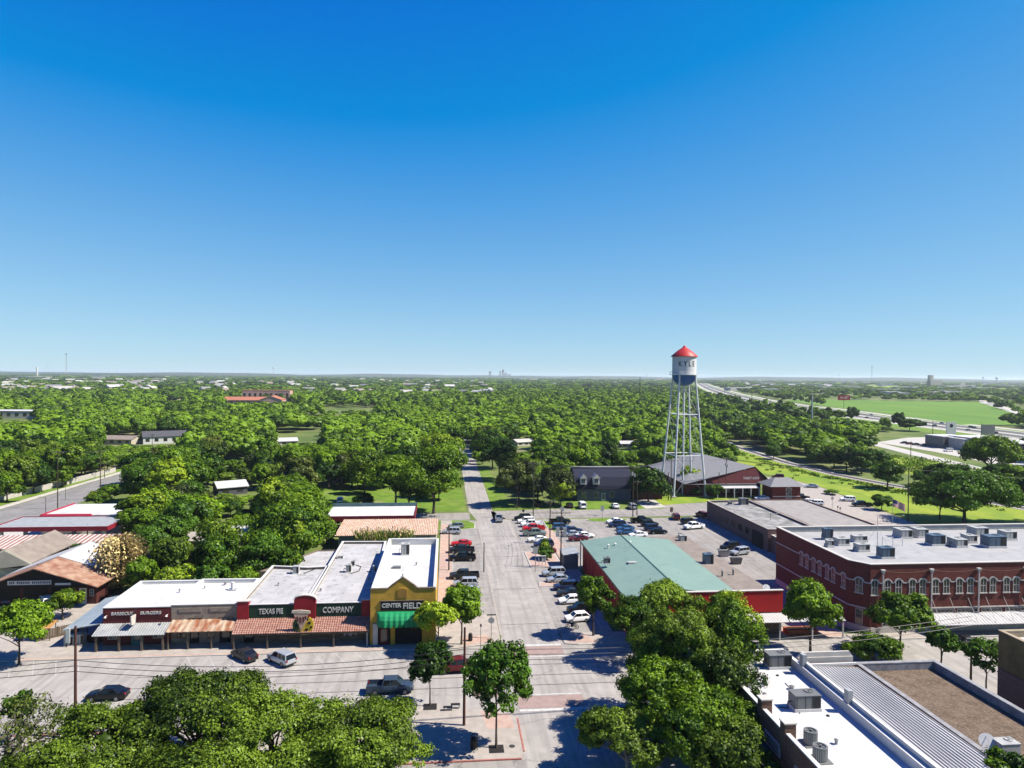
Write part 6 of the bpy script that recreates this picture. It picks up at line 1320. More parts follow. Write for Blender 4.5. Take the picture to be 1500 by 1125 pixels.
def npmesh(name,quadv,qt,triv,trif,tt,mt):
    nq=len(quadv)//4; V_=np.vstack([quadv,triv]) if len(triv) else quadv; T=np.concatenate([qt,tt]) if len(triv) else qt
    loops=np.concatenate([np.arange(nq*4),(trif+nq*4).ravel()]).astype(np.int32); starts=np.concatenate([np.arange(nq)*4,nq*4+np.arange(len(trif))*3]).astype(np.int32)
    me=bpy.data.meshes.new(name); me.vertices.add(len(V_)); me.vertices.foreach_set('co',V_.astype(np.float32).ravel()); me.loops.add(len(loops)); me.loops.foreach_set('vertex_index',loops)
    me.polygons.add(len(starts)); me.polygons.foreach_set('loop_start',starts); me.update(calc_edges=True)
    a=me.attributes.new('tint','FLOAT','POINT'); a.data.foreach_set('value',T.astype(np.float32)); me.materials.append(mt); return me
def trunkmesh(name,seed,cens,z0,r,bark,fork=.8,twigs=0):
    """tapered trunk carried on as a leader through the crown, limbs leaving it at different heights"""
    rnd=random.Random(seed); b=MB(); fz=z0*fork; cens=[Vector(c) for c in cens]; zt=max(c.z for c in cens)
    pts=[Vector((0,0,-.1))]; n=7
    for k in range(1,n+1): t=k/n; pts.append(Vector((rnd.uniform(-1,1)*r*1.4*t,rnd.uniform(-1,1)*r*1.4*t,zt*.92*t)))
    rad=[r*1.3]+[max(r*.15,r*(1.0-.8*k/n)) for k in range(1,n+1)]
    for k in range(n): b.tube(pts[k],pts[k+1],rad[k],rad[k+1],9 if k<3 else 6,cap=False)
    for c in cens:
        rr=math.hypot(c.x,c.y); za=min(max(fz,c.z-rr*rnd.uniform(.55,.95)),zt*.85); t=za/(zt*.92)*n; k=min(int(t),n-1); st=pts[k].lerp(pts[k+1],t-k)
        m1=st.lerp(c,.35)+Vector((0,0,rnd.uniform(-.05,.12)*rr)); m2=st.lerp(c,.7)+Vector((rnd.uniform(-.1,.1)*rr,rnd.uniform(-.1,.1)*rr,rnd.uniform(0,.1)*rr)); R0=max(r*.16,rad[k]*.55)
        b.tube(st,m1,R0,R0*.75,6,cap=False); b.tube(m1,m2,R0*.75,R0*.5,5,cap=False); b.tube(m2,c,R0*.5,R0*.2,5,cap=False)
        for j in range(twigs):
            t=rnd.uniform(.2,1); p=m1.lerp(c,t); q=p+Vector((rnd.uniform(-1,1),rnd.uniform(-1,1),rnd.uniform(-.2,1)))*max(.8,rr*.3); b.tube(p,q,R0*.3,R0*.1,4,cap=False)
    me=bpy.data.meshes.new(name); me.from_pydata(b.v,[],b.f); me.shade_smooth(); me.materials.append(bark); return me
def tree_obj(name,x,y,rz,sc,tm,cm,label,cat='tree',group=None,mt=None):
    e=empty(name,(x,y,0),rz,label,cat,group); e.scale=sc
    t=bpy.data.objects.new('trunk',tm); COL.objects.link(t); t.parent=e
    c=bpy.data.objects.new('crown',cm); COL.objects.link(c); c.parent=e
    if mt: c.material_slots[0].link='OBJECT'; c.material_slots[0].material=mt
    return e
# --- near trees, each its own mesh, sized in metres
def near(name,px,py,top,rad,label,seed,nl=12,nleaf=26000,ls=.20,z0f=.34,lm=L_oak,bark=M_bark,core=.5,tr=.16,sub=9,spread=.62,xy=None,h=None,jit=.8,twigs=2,group=None,cat='tree',lr=(.30,.46)):
    if xy: x,y=xy
    else: x,y=G(px,py)
    if h is None: h=V(px,top,y)[1]
    z0=h*z0f; v,ti,cv,cf2,ct,cen=crown(seed,rad,(h-z0)*1.0,z0,nl,nleaf,ls,sub=sub,core=core,spread=spread,jit=jit,lr=lr)
    sc_=(h-z0)/max(1e-3,(v[:,2].max()-z0)) ; v[:,2]=z0+(v[:,2]-z0)*sc_; cv[:,2]=z0+(cv[:,2]-z0)*sc_ if len(cv) else cv[:,2]; cen[:,2]=z0+(cen[:,2]-z0)*sc_
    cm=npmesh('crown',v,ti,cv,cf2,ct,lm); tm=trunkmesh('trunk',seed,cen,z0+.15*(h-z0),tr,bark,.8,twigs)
    return tree_obj(name,x,y,0,(1,1,1),tm,cm,label,cat,group)
near('street_tree',28,974,880,4.9,'round green street tree at the left edge on the far pavement',11,22,17000,.25,.24,L_green,lr=(.24,.36))
near('street_tree',92,908,862,3.1,'loose light green small tree between the garage cars and the carport',12,8,6000,.22,.2,L_lime,core=.3)
near('sapling_tree',0,0,0,5.6,'thin yellowish tree with open twisted branches at the bottom left corner',13,16,5200,.19,.22,L_olive,core=0,tr=.34,xy=(-42.0,70.0),h=8.2,spread=.72,sub=7,twigs=9,bark=mat('grey_bark',(.13,.115,.10),.95,.3,5,.4))
near('street_tree',20,1000,985,1.9,'small dark leafed tree behind the thin yellowish one',14,6,3500,.22,.3,L_dark,xy=(-44.5,76),h=6.2)
for i,(x,y,r,h,l,n) in enumerate([(-31.5,66.5,6.8,8.6,'leftmost big live oak at the bottom of the picture',60000),(-24.2,69.5,7.6,10.2,'tallest live oak in the middle of the bottom group',72000),(-16.5,66.5,7.0,9.7,'live oak right of the tallest one in the bottom group',64000),(-8.2,66.2,7.6,9.0,'rightmost broad live oak of the bottom group, over the lawn edge',70000),(-22,56,8,8.5,'nearest live oak cut by the bottom of the picture',52000),(-34,58,7,7.6,'low live oak in the bottom left group, cut by the frame',44000)]):
    near('live_oak',0,0,0,r,l,21+i,34,int(n*.92),.172,.20,L_oak,core=.30,lr=(.19,.31),tr=.30,xy=(x,y),h=h,spread=.72,sub=12,jit=.9,twigs=4)
near('street_tree',630,1035,938,2.9,'small dark green street tree on the corner left of the tall pole',31,20,11000,.22,.32,L_dark,tr=.10,lr=(.22,.34))
near('street_tree',727,1097,936,3.9,'shapely green street tree standing alone on the near corner pavement',32,30,15000,.24,.24,L_dark,tr=.13,spread=.78,core=.3,lr=(.19,.30))
near('street_tree',676,945,855,3.9,'dark green street tree in front of the nearest left row cars',33,22,14000,.25,.28,L_green,lr=(.22,.34))
near('street_tree',641,958,878,3.5,'yellow green street tree beside the green awning',34,9,9500,.26,.32,L_lime,core=.3)
near('street_tree',869,932,840,3.1,'tall slender street tree at the left corner of the red hall',35,20,13000,.25,.26,L_green,lr=(.24,.36))
near('sycamore_tree',0,0,0,4.6,'green tree just in front of the red hall front',36,12,20000,.25,.35,L_oak,xy=(32.5,97.2),h=10.0,bark=M_barkpale)
for i,(x,y,r,h,l,n,lm) in enumerate([(22.3,69.5,4.5,11.0,'leftmost tall sycamore of the right hand clump',38000,L_green),(26.0,73.5,5.4,15.0,'tallest sycamore in the centre of the right hand clump',42000,L_oak),(33.2,77.3,4.6,14.6,'open sycamore with an arching limb beside the white roof',15000,L_green),(17.9,65.5,5.0,7.2,'dense low tree at the left foot of the right hand clump',36000,L_oak),(24.4,64.5,5.6,9.8,'nearest dense tree at the bottom of the right hand clump',44000,L_green),(37.5,86,3.6,12.0,'light green tree at the far right of the clump, before the red hall canopy',8000,L_lime),(27.2,60,4.4,8.4,'low tree cut by the bottom edge in the right hand clump',28000,L_oak),(25.2,78.5,3.9,11.8,'tree behind the leftmost sycamore with pale bare limbs',15000,L_green),(29.5,69.5,4.6,11.5,'dense sycamore between the tallest one and the white roof',30000,L_oak),(26.2,92.5,4.4,9.8,'green tree in front of the left corner of the red hall front wall',20000,L_green),(40.5,95.5,3.8,8.6,'low green tree before the middle of the red hall front wall',14000,L_dark)]):
    near('sycamore_tree',0,0,0,r,l,41+i,26,int(n*1.05),.185,.24,lm,core=.30,lr=(.21,.34),tr=.24,xy=(x,y),h=h,spread=.72,sub=11,bark=M_barkpale,twigs=4,jit=.9)
near('street_tree',1187,957,848,4.5,'round dense street tree by the left corner of the brick building',51,24,21000,.27,.24,L_green,tr=.2,lr=(.24,.36))
near('street_tree',1318,958,864,4.9,'round dense street tree in front of the brick building windows',52,24,21000,.27,.26,L_green,tr=.17,lr=(.24,.36))
near('street_bush_tree',1280,977,926,4.3,'low loose tree between the two round street trees and the seamed roof',53,10,10000,.25,.12,L_green,core=.4)
near('street_tree',1444,1018,933,3.6,'thin dark street tree with clumped leaves left of the ochre building',54,22,6500,.25,.36,L_dark,core=.2,lr=(.16,.26),tr=.12)
near('street_tree',1484,970,930,2.4,'second thin dark tree against the ochre building corner',55,18,4500,.25,.3,L_dark,lr=(.18,.28),xy=(66.5,85.5),h=6.8)
near('corner_tree',0,0,0,3.2,'leafy green tree cut by the bottom right corner',56,10,16000,.19,.3,L_green,xy=(46.8,52.5),h=8.8)
near('garden_shrub',812,832,800,2.2,'dark garden shrubs around the notice board island',57,9,6000,.2,.02,L_dark,xy=(21.3,146.5),h=2.9,cat='shrub',tr=.05)
near('garden_shrub',0,0,0,1.3,'light green upright shrub in the garden island behind the notice board',58,6,3000,.2,.02,L_lime,xy=(22.2,151.5),h=3.6,cat='shrub',tr=.05)
near('round_tree',437,815,706,9.2,'big round dark green tree behind the pie shop roof',61,18,26000,.36,.12,L_green,xy=(-33,150),h=13.5,tr=.35,spread=.66)
near('lawn_tree',637,758,640,9.5,'very large green tree over the lawn beside the main street',62,20,30000,.40,.22,L_green,xy=(-3.6,197),h=19.5,tr=.42,spread=.7,core=.5)
near('lawn_tree',600,745,668,8.5,'wide green tree left of the very large one, behind the red canopy',63,16,18000,.42,.2,L_green,xy=(-15,205),h=16.5,tr=.35)
near('lawn_tree',533,738,652,6.6,'airy yellow green tree on the lawn above the white parked SUV',64,14,9000,.40,.3,L_lime,core=.25,tr=.28,xy=(-25,213),h=17)
near('lawn_tree',760,745,660,7.5,'olive green tree at the far junction right of the main street',65,15,15000,.42,.15,L_olive,xy=(22,207),h=14.5,tr=.3)
near('lawn_tree',0,0,0,7.0,'wide olive tree in front of the left end of the navy house',66,14,13000,.42,.12,L_olive,xy=(33,208),h=12.5,tr=.3)
near('lawn_tree',0,0,0,6.8,'dark tree shading the brown roofed house by the twin poles',67,14,13000,.42,.12,L_dark,xy=(64,211.5),h=11.5,tr=.3)
near('verge_oak',0,0,0,13.0,'huge dark live oak on the right behind the brick building roof',68,22,30000,.50,.12,L_dark,xy=(143,176),h=16,tr=.5,spread=.72)
near('verge_oak',0,0,0,9.0,'dark live oak at the right edge beside the huge one',69,16,18000,.50,.12,L_dark,xy=(163,172),h=15,tr=.4)
near('verge_tree',0,0,0,4.2,'small olive tree left of the huge live oak on the verge',70,10,7000,.40,.25,L_olive,xy=(139.5,181),h=9.5,tr=.22)
near('lot_oak',0,0,0,9.5,'large bright live oak standing before the commercial block',71,18,18000,.55,.15,L_green,xy=(221,258),h=18,tr=.45,spread=.7)
near('depot_tree',0,0,0,4.5,'bright green small tree under the water tower legs',72,10,7000,.36,.2,L_lime,xy=(86,232),h=9,tr=.18)
near('depot_shrub',0,0,0,2.2,'dark round shrub at the foot of the water tower',73,7,3500,.3,.02,L_dark,xy=(83.2,221.5),h=2.6,cat='shrub',tr=.05)
near('depot_tree',0,0,0,3.5,'green bushes between the tower leg and the depot wall',74,8,4500,.34,.05,L_green,xy=(88.5,217.5),h=4.5,cat='shrub',tr=.08)
near('shade_tree',0,0,0,6.5,'dark tree between the striped roof and the yellow palm',75,13,14000,.36,.1,L_dark,xy=(-60,150),h=10,tr=.3)
for i,(x,y,r,h,lm,l) in enumerate([(-1,246,9.5,17,L_green,'tall green tree over the left edge of the main street beyond the lawn'),(-1.5,276,9.5,17,L_lime,'bright tree on the left edge farther up the main street'),(20,258,8.5,17,L_dark,'dark tree on the right edge of the main street beyond the lawn strip'),(19.5,290,9,18,L_dark,'tallest dark tree on the right edge of the far main street'),(1.5,312,9.5,17,L_green,'wide green tree where the main street disappears on the left'),(19.5,330,7,16,L_oak,'deep green tree where the main street disappears on the right')]):
    near('roadside_tree',0,0,0,r,l,81+i,14,11000,.48,.14,lm,core=.5,tr=.3,xy=(x,y),h=h)
for i,(x,y,r,h,lm,l) in enumerate([(-53.5,125.5,3.6,7.5,L_green,'leafy tree just behind the left end of the maroon restaurant roof'),(-46.5,122.8,3.9,6.8,L_lime,'bright green bush tree behind the middle of the restaurant roof'),(-40.5,122.5,3.8,7.2,L_dark,'dark bush tree behind the joint of the two white roofs'),(-35.2,122.0,3.6,6.2,L_green,'low green tree behind the roof with the vent pipe'),(-29.6,131,3.8,7.5,L_green,'green tree tucked behind the left half of the pie shop roof'),(-50,131,5,10,L_oak,'deep green tree in the second row behind the restaurant'),(-42,131,5.2,10.5,L_green,'mid green tree in the second row behind the white roofs'),(-34.5,134,5,10,L_dark,'dark tree in the second row left of the round tree'),(-46,142,5.5,11,L_lime,'bright tree in the third row behind the restaurant'),(-37,141,4.5,9,L_green,'green tree between the dark one and the round tree')]):
    near('backyard_tree',0,0,0,r,l,91+i,18,9000,.32,.06,lm,core=.5,tr=.2,xy=(x,y),h=h,lr=(.26,.4),twigs=0)
# palm with a skirt of dead fronds
rng=np.random.default_rng(5); pv=[]; pe=empty('palm_tree',(-58.8,129.5,0),0,'shaggy palm with drooping yellow tan dead fronds behind the garage','palm')
fc=[];fn=[]
for k in range(420):
    a=rng.uniform(0,6.283); zf=rng.uniform(0,1); r0=.6; L=rng.uniform(2.8,4.4); el=1.2-1.7*(1-zf)
    for j in range(9):
        t=j/8; rr=r0+L*t*math.cos(el-t*1.1); zz=5.0+4.6*zf+L*t*math.sin(el-t*1.5)
        fc.append((rr*math.cos(a),rr*math.sin(a),zz)); fn.append((-math.sin(a)+.3*math.cos(a),math.cos(a)+.3*math.sin(a),.8))
fc=np.array(fc)+rng.normal(size=(len(fc),3))*.07; fn=np.array(fn)+rng.normal(size=(len(fn),3))*.5; fn/=np.linalg.norm(fn,axis=1)[:,None]
q_=leaf_quads(rng,fc,fn,np.full(len(fc),.34),2.4); cm=npmesh('crown',q_,np.repeat(rng.uniform(0,.7,len(fc)),4),np.zeros((0,3)),np.zeros((0,3),int),np.zeros(0),L_tan); c_=bpy.data.objects.new('crown',cm); COL.objects.link(c_); c_.parent=pe
b=MB(); b.tube((-58.8,129.5,0),(-58.8,129.5,9),.45,.35,10); b.build('trunk',M_bark,pe)
# plume grass behind the yellow building
pe=empty('plume_grass',(-13.5,151.5,0),0,'tall plume grass clump with tan feathery tips between the rear roofs','grass clump'); V_=[];T_=[];rng=np.random.default_rng(9)
for nm,lm,z0,z1,n in (('blades',L_green,0,4.6,1500),('plumes',L_tan,4.0,6.3,330)):
    c0=[];n0=[]
    for k in range(n):
        a=rng.uniform(0,6.283); r=math.sqrt(rng.uniform(0,1)); bx,by=r*5.6*math.cos(a),r*.8*math.sin(a); ln=rng.uniform(.6,1); lean=np.array([bx*.13+rng.normal()*.12,by*.3+rng.normal()*.2])
        for j in range(7 if nm=='blades' else 4):
            t=(j+1)/7 if nm=='blades' else .8+.28*j/4; z=(t*5.4)*ln if nm=='blades' else t*6.0*ln
            c0.append((bx*.85+lean[0]*z*.5,by+lean[1]*z*.5,z)); n0.append((rng.normal(),rng.normal()-1,.2))
    c0=np.array(c0); n0=np.array(n0); n0/=np.linalg.norm(n0,axis=1)[:,None]
    # blades stand upright: build quads with vertical long axis
    m_=len(c0); up=np.array([0,0,1.])+rng.normal(size=(m_,3))*.18; sd_=np.cross(up,n0); sd_/=np.linalg.norm(sd_,axis=1)[:,None]; L_=.42 if nm=='blades' else .36; W_=.07 if nm=='blades' else .11
    q_=np.stack([c0-up*L_,c0-sd_*W_,c0+up*L_,c0+sd_*W_],1).reshape(-1,3)
    cm=npmesh(nm,q_,np.repeat(rng.uniform(.1,.8,m_),4),np.zeros((0,3)),np.zeros((0,3),int),np.zeros(0),lm); o_=bpy.data.objects.new(nm,cm); COL.objects.link(o_); o_.parent=pe
# --- shared mid-distance trees (unit tree: height 10, radius 4.5)
VAR=[]
for s in range(6):
    v,ti,cv,cf2,ct,cen=crown(200+s,4.5+.3*(s%2),9.4,.7,18+s%3*3,9500,.37,sub=8,core=.60,spread=.68,lr=(.24,.40),tn=.15,ctint=.02,jit=.5)
    k=9.3/(v[:,2].max()-.7); v[:,2]=.7+(v[:,2]-.7)*k; cv[:,2]=.7+(cv[:,2]-.7)*k; cen[:,2]=.7+(cen[:,2]-.7)*k
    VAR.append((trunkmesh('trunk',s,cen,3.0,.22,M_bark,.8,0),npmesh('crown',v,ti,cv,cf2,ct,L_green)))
def inpoly(P,x,y):
    x=np.asarray(x);y=np.asarray(y);c=np.zeros(x.shape,bool);n=len(P)
    for i in range(n):
        x0,y0=P[i];x1,y1=P[(i+1)%n]; k=((y0>y)!=(y1>y)); 
        with np.errstate(divide='ignore',invalid='ignore'): xx=(x1-x0)*(y-y0)/(y1-y0+1e-12)+x0
        c^=(k&(x<xx))
    return c
def corridor(pts,a,b):
    L=[];R_=[]
    for i,p in enumerate(pts):
        q0=Vector(pts[max(0,i-1)]); q1=Vector(pts[min(len(pts)-1,i+1)]); d=(q1-q0).normalized(); n=Vector((-d.y,d.x)); L.append(tuple(Vector(p)+n*a)); R_.append(tuple(Vector(p)+n*b))
    return L+R_[::-1]
NO=[rect(-57,100,-27,125),rect(-1.8,0,15,236),rect(3.5,230,15,300),rect(6,300,13,385),rect(-260,0,260,106),rect(-24,100,62,203),rect(-36,100,0,140),rect(-132,150,-109.5,330),rect(-112,120,-74,199),rect(-104,100,-52,145),rect(-36,184,20,199.5),
 [(14,186),(62,186),(66,200),(90,206),(104,214),(118,262),(116,270),(82,270),(82,214),(60,208),(14,203)],rect(36,206,72,232),rect(60,100,130,262),VERGE,corridor(RL,-6,6),corridor(HW,-44,62),FIELD,F2,F3,CLOT,GR,
 gp((1266,645),(1290,640),(1500,668),(1500,706),(1380,685)),gp((1280,632),(1500,655),(1500,700),(1300,655)),rect(-46,206,-6,226),gp((1255,640),(1500,640),(1500,742),(1380,712),(1290,692)),rect(-255,560,-200,630),rect(-195,610,-140,700),gp((1434,580),(1442,580),(1510,600),(1510,616))]
# visible roofs and gaps among the trees: (px box, distance) - the trees in front of them are left out because the photograph shows these roofs
HOUSES=[ # px, py of ground centre, width, depth, height, rot, roof, wall, label
 (502,706,7,7,3.6,10,M_galvw,M_bluegrey,'small white roofed pavilion beyond the lawn left of the airy tree'),
 (568,700,16,9,4.2,0,M_wroof,M_trim,'white roofed house hidden behind the lawn trees'),
 (337,722,9,8,4.0,30,M_galvw,M_shingd,'pale hip roofed house among the trees left of the round tree'),
 (350,792,9,9,3.4,0,M_wroof,M_cream,'low white flat roof among trees behind the pie shop'),
 (293,800,12,6,3.2,0,M_conc,M_cream,'low pale roof among trees left of the white flat roof'),
 (241,648,22,16,6.5,25,M_shingd,M_white,'large house with dark slate roof and white gable beyond the left street'),
 (178,650,18,10,4.5,-10,M_tanroof,M_cream,'tan roofed house left of the dark slate roof'),
 (333,660,14,8,4.5,40,M_galvw,M_trim,'pale roofed house among the trees in the left middle'),
 (213,680,10,6,3.4,0,M_concw,M_trim,'low cream shed by the far pole of the left street'),
 (463,680,10,7,4,0,M_galvw,M_trim,'grey roofed house left of the airy tree'),
 (415,652,14,8,4,20,M_galvw,M_trim,'pale grey roof in the woods left of the main street'),
 (98,632,13,9,4.5,0,M_rustred,M_cream,'pinkish roofed house in the left woods'),
 (766,652,12,8,3.5,25,M_concw,M_trim,'pale roofed shed just right of the main street woods'),
 (918,655,8,6,3.5,0,M_galvw,M_trim,'tiny white roof in the woods left of the tower'),
 (805,564,60,14,8,25,M_galvw,M_trim,'long pale roof slanting in the far woods right of centre'),
 (540,624,30,14,5,0,M_conc,M_tan,'tan low building by the pale courtyard in the middle woods'),
 (470,590,26,14,5,0,M_galvw,M_cream,'grey roofed hall right of the pink building'),
 (255,586,30,16,7,30,M_rustred,M_cream,'red roofed house in the far left woods')]
KEEP=[(1100,584,1200,601,600),(1200,593,1300,611,600),(1300,603,1500,640,480),(488,694,518,742,225),(330,650,352,672,300),(315,700,362,722,235),(325,768,378,788,165),(272,780,322,792,165),(222,624,262,650,420),(160,636,192,648,430),(488,726,510,740,212),(742,644,778,660,400),(908,646,924,656,400),
 (700,690,738,745,250),(715,655,742,720,330),(840,683,925,746,212),(0,600,52,616,600),(330,568,428,588,900),(245,578,262,586,900),(0,690,178,790,200),(1013,664,1170,745,228),(964,560,1042,735,224),(1180,575,1196,606,480),(475,572,545,600,800),(452,590,528,606,620),
 (1345,630,1500,672,340),(1080,655,1300,712,300),(150,655,180,705,225),(1340,716,1390,735,200),(620,652,672,670,500),(405,628,470,648,480)]
GAP=[(1085,562,1500,640,900),(1270,636,1500,690,500)]
def clash(x,y,h,r):
    D=depth(x,y); cx,cy0=proj(x,y,h); _,cy1=proj(x,y,h*.25); w=F*r/D*.8
    for (a,b_,c,d,Dk) in KEEP:
        if D<Dk and cx+w>a and cx-w<c and cy0<d and cy1>b_: return True
    return False
rng=np.random.default_rng(77); cand=[]
D0=112
lm_pool=[(L_green,'mid green'),(L_green,'mid green'),(L_green,'mid green'),(L_lime,'yellow green'),(L_dark,'dark green'),(L_oak,'deep green'),(L_olive,'olive'),(L_grey,'bare greyish')]
wts=[.2,.2,.12,.14,.14,.12,.06,.02]
def sample(D0,D1,cell):
    out=[]; nx=int(2*.8*D1/cell)+2; ny=int((D1-D0)/cell)+1
    gx,gy=np.meshgrid(np.arange(-nx//2,nx//2),np.arange(ny)); X=(gx.ravel()+rng.uniform(-.42,.42,gx.size)+.5*(gy.ravel()%2))*cell; Y=D0+(gy.ravel()+rng.uniform(-.42,.42,gx.size))*cell
    # camera-aligned ring segment rotated by yaw
    WX=X*math.cos(YAW)+Y*math.sin(YAW); WY=-X*math.sin(YAW)+Y*math.cos(YAW)
    ok=np.abs(X)<Y*.80+8
    for P in NO: ok&=~inpoly(P,WX,WY)
    return WX[ok],WY[ok]
mx_,my_=sample(112,330,9.3)
mid=[]
for x,y in zip(mx_,my_):
    right=x>150
    if right and rng.random()<.25: continue
    sc_=rng.uniform(.72,1.45)*(.78 if x>85 else 1); h=min(16,10.5*sc_**.8*rng.uniform(.85,1.15)); r=5.2*sc_
    if clash(x,y,h,r):          # shorter scrub where the photograph shows something behind
        for h,r in ((5.,3.4),(3.2,3.0),(1.8,2.6)):
            if not clash(x,y,h,r): break
        else: continue
    mid.append((x,y,sc_,h,r))
mid.sort(key=lambda t: depth(t[0],t[1])); big=[t for t in mid if t[3]>=5]; small=[t for t in mid if t[3]<5]; indiv=big[:262]; rest=big[262:]+small
def zone(x,y):
    px,py=proj(x,y,4)
    if px<190: return 'beyond the left street' if x<-126 else 'left of the pie shop block'
    if px<500: return 'in the leafy blocks behind the pie shop' if py>690 else 'in the woods past the left street'
    if px<680: return 'in the woods left of the main street'
    if px<850: return 'in the woods right of the main street'
    if px<1010: return 'behind the navy house and the water tower'
    if px<1180: return 'beside the railway behind the depot'
    return 'on the far side of the railway'
for i,(x,y,s_,h,r) in enumerate(indiv):
    k=rng.integers(0,6); lm,ln=lm_pool[rng.choice(8,p=wts)]
    if x>120 and rng.random()<.8: lm,ln=[(L_olive,'olive'),(L_dark,'dark green'),(L_oak,'deep green'),(L_dark,'dark green')][rng.integers(0,4)]
    sz='tall' if h>11 else 'low' if h<8 else 'medium sized'; lb=f'{sz} {ln} tree {zone(x,y)}'
    tree_obj('leafy_tree',x,y,rng.uniform(0,6.28),(r/4.6,r/4.6,h/10),*VAR[k],lb,'tree',lb.replace('tree','trees',1),lm)
# --- the woods: every farther tree merged into one countless mass
QV=[];QT=[];TV=[];TF=[];TT=[];toff=0
iv,itf=ico()
def far_crown(seed,nleaf,ls,nl,sub):
    return crown(seed,4.6,8.8,1.0,nl,nleaf,ls,sub=sub,core=.92,spread=.62,lr=(.30,.46),tn=.12,ctint=.15,jit=.45)
FA=[far_crown(300+i,900,.80,12,7) for i in range(4)]; FB=[far_crown(320+i,280,1.45,9,5) for i in range(4)]; FC=[far_crown(340+i,46,3.6,3,3) for i in range(4)]
def put(x,y,r,h,src,tint):
    global toff
    v,ti,cv,cf2,ct,_=src; a=rng.uniform(0,6.28); ca,sa=math.cos(a),math.sin(a)
    for arr,store in ((v,QV),(cv,TV)):
        X=(arr[:,0]*ca-arr[:,1]*sa)*r/4.6+x; Y=(arr[:,0]*sa+arr[:,1]*ca)*r/4.6+y; Z=arr[:,2]*h/10; store.append(np.stack([X,Y,Z],1))
    QT.append(ti+tint); TF.append(cf2+toff); TT.append(ct+tint); toff+=len(cv)
for (x,y,s_,h,r) in rest: put(x,y,r,h,FA[rng.integers(0,4)],rng.uniform(-.15,.45)-(.25 if x>130 else 0))
for D0_,D1_,cell,src,thin in ((330,620,10.5,FA,.04),(620,1150,13.5,FB,.06),(1150,2100,20,FC,.26),(2100,3900,34,FC,.35),(3900,7400,64,FC,.35)):
    X,Y=sample(D0_,D1_,cell)
    for x,y in zip(X,Y):
        nse=math.sin(x*.0041+1.3)+math.sin(y*.0053+x*.0021)+.6*math.sin(x*.013-y*.009)
        if rng.random()<thin*(1+ (nse<-.3)*1.4): continue
        px,_=proj(x,y,0)
        if x>300 and px>1080 and D0_<2100 and y<1500 and rng.random()<.55: continue
        k=cell/10. if cell>14 else (rng.uniform(.7,1.2) if rng.random()<.6 else rng.uniform(1.2,1.95)); r=5.8*k*(1.0 if cell<=14 else .8); h=rng.uniform(8.5,14.5) if cell<=14 else rng.uniform(7,11.5)
        if px<700 and 1100<D0_<2000 and rng.random()<.3: continue
        if clash(x,y,h,r):
            h=4.; r=min(r,6)*.8
            if clash(x,y,h,r): continue
        put(x,y,r,h,src[rng.integers(0,4)],(-.22 if x>130 and y<1100 and px>1030 else 0)+rng.choice([-.32,-.15,0.,.1,.2,.32,.5])+rng.uniform(-.08,.08)+.05*nse-(.10 if D0_>1000 else 0)-(.10 if D0_>2000 else 0))
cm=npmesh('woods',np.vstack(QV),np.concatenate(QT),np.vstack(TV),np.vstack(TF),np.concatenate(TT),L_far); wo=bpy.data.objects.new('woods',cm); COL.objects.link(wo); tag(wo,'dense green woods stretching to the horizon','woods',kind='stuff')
print('FACES',len(cm.polygons),'mid',len(mid),'indiv',len(indiv))
# scrub along the railway (countless small plants)
qs=[];ts=[]
for i in range(170):
    t=rng.uniform(0,1); P=[(176,196),(168,222),(162,242),(156,268),(155,306),(161,365)]; u=t*(len(P)-1); k=int(min(u,len(P)-2)); p=Vector(P[k]).lerp(Vector(P[k+1]),u-k); x=p.x-rng.exponential(3.5)-1.5; y=p.y+rng.normal()*2
    n=22; c=rng.normal(size=(n,3))*np.array([.6,.6,.22])+np.array([x-2.5,y,.3]); nr=rdir(rng,n); qs.append(leaf_quads(rng,c,nr,np.full(n,.45))); ts.append(np.full(n*4,rng.uniform(0,.5)))
for i in range(900):
    x,y=G(rng.uniform(1230,1500),rng.uniform(668,735)); 
    if not inpoly(GR,np.array([x]),np.array([y]))[0]: continue
    n=22; c=rng.normal(size=(n,3))*np.array([1.3,1.3,.5])+np.array([x,y,.6]); qs.append(leaf_quads(rng,c,rdir(rng,n),np.full(n,.6))); ts.append(np.full(n*4,rng.uniform(0,.6)))
cm=npmesh('scrub',np.vstack(qs),np.concatenate(ts),np.zeros((0,3)),np.zeros((0,3),int),np.zeros(0),L_green); o_=bpy.data.objects.new('scrub',cm); COL.objects.link(o_); tag(o_,'low green scrub beside the railway line','scrub',kind='stuff')
# individual belt trees right of the railway
for i,(px,py,r,h,lm,l) in enumerate([(1300,716,6.5,10.5,L_dark,'dark tree right of the railway, left of the olive pair'),(1283,690,6,10,L_dark,'dark tree at the right end of the trackside belt'),(1262,694,6.5,10.5,L_dark,'dark tree inside the trackside belt next to its end'),(1240,690,6.5,11,L_dark,'dark tree in the middle of the trackside belt'),(1222,686,6.5,11,L_oak,'deep green tree left of the middle of the trackside belt'),(1133,673,4,8,L_dark,'small dark tree on the near side of the railway'),(1241,650,6.5,11,L_lime,'bright green tree before the highway grass'),(1375,712,6,9,L_dark,'dark tree below the commercial block'),(1405,716,6,9.5,L_dark,'dark tree beside the rough grass right of the lone one'),(1490,716,6,9,L_green,'mid green tree at the right edge beyond the live oaks'),(1465,712,6,9,L_dark,'dark tree near the right edge behind the live oaks'),(1352,712,4,6,L_dark,'low dark tree in the rough grass'),(1208,640,7,9.5,L_olive,'olive tree below the tall steel mast'),(1178,650,8,10,L_olive,'wide olive tree left below the steel mast'),(1150,640,8,10,L_olive,'olive tree in the clearing left of the mast')]):
    x,y=G(px,py); k=i%6; tree_obj('belt_tree',x,y,i*1.3,(r/4.6,r/4.6,h/10),*VAR[k],l,'tree',None,lm)
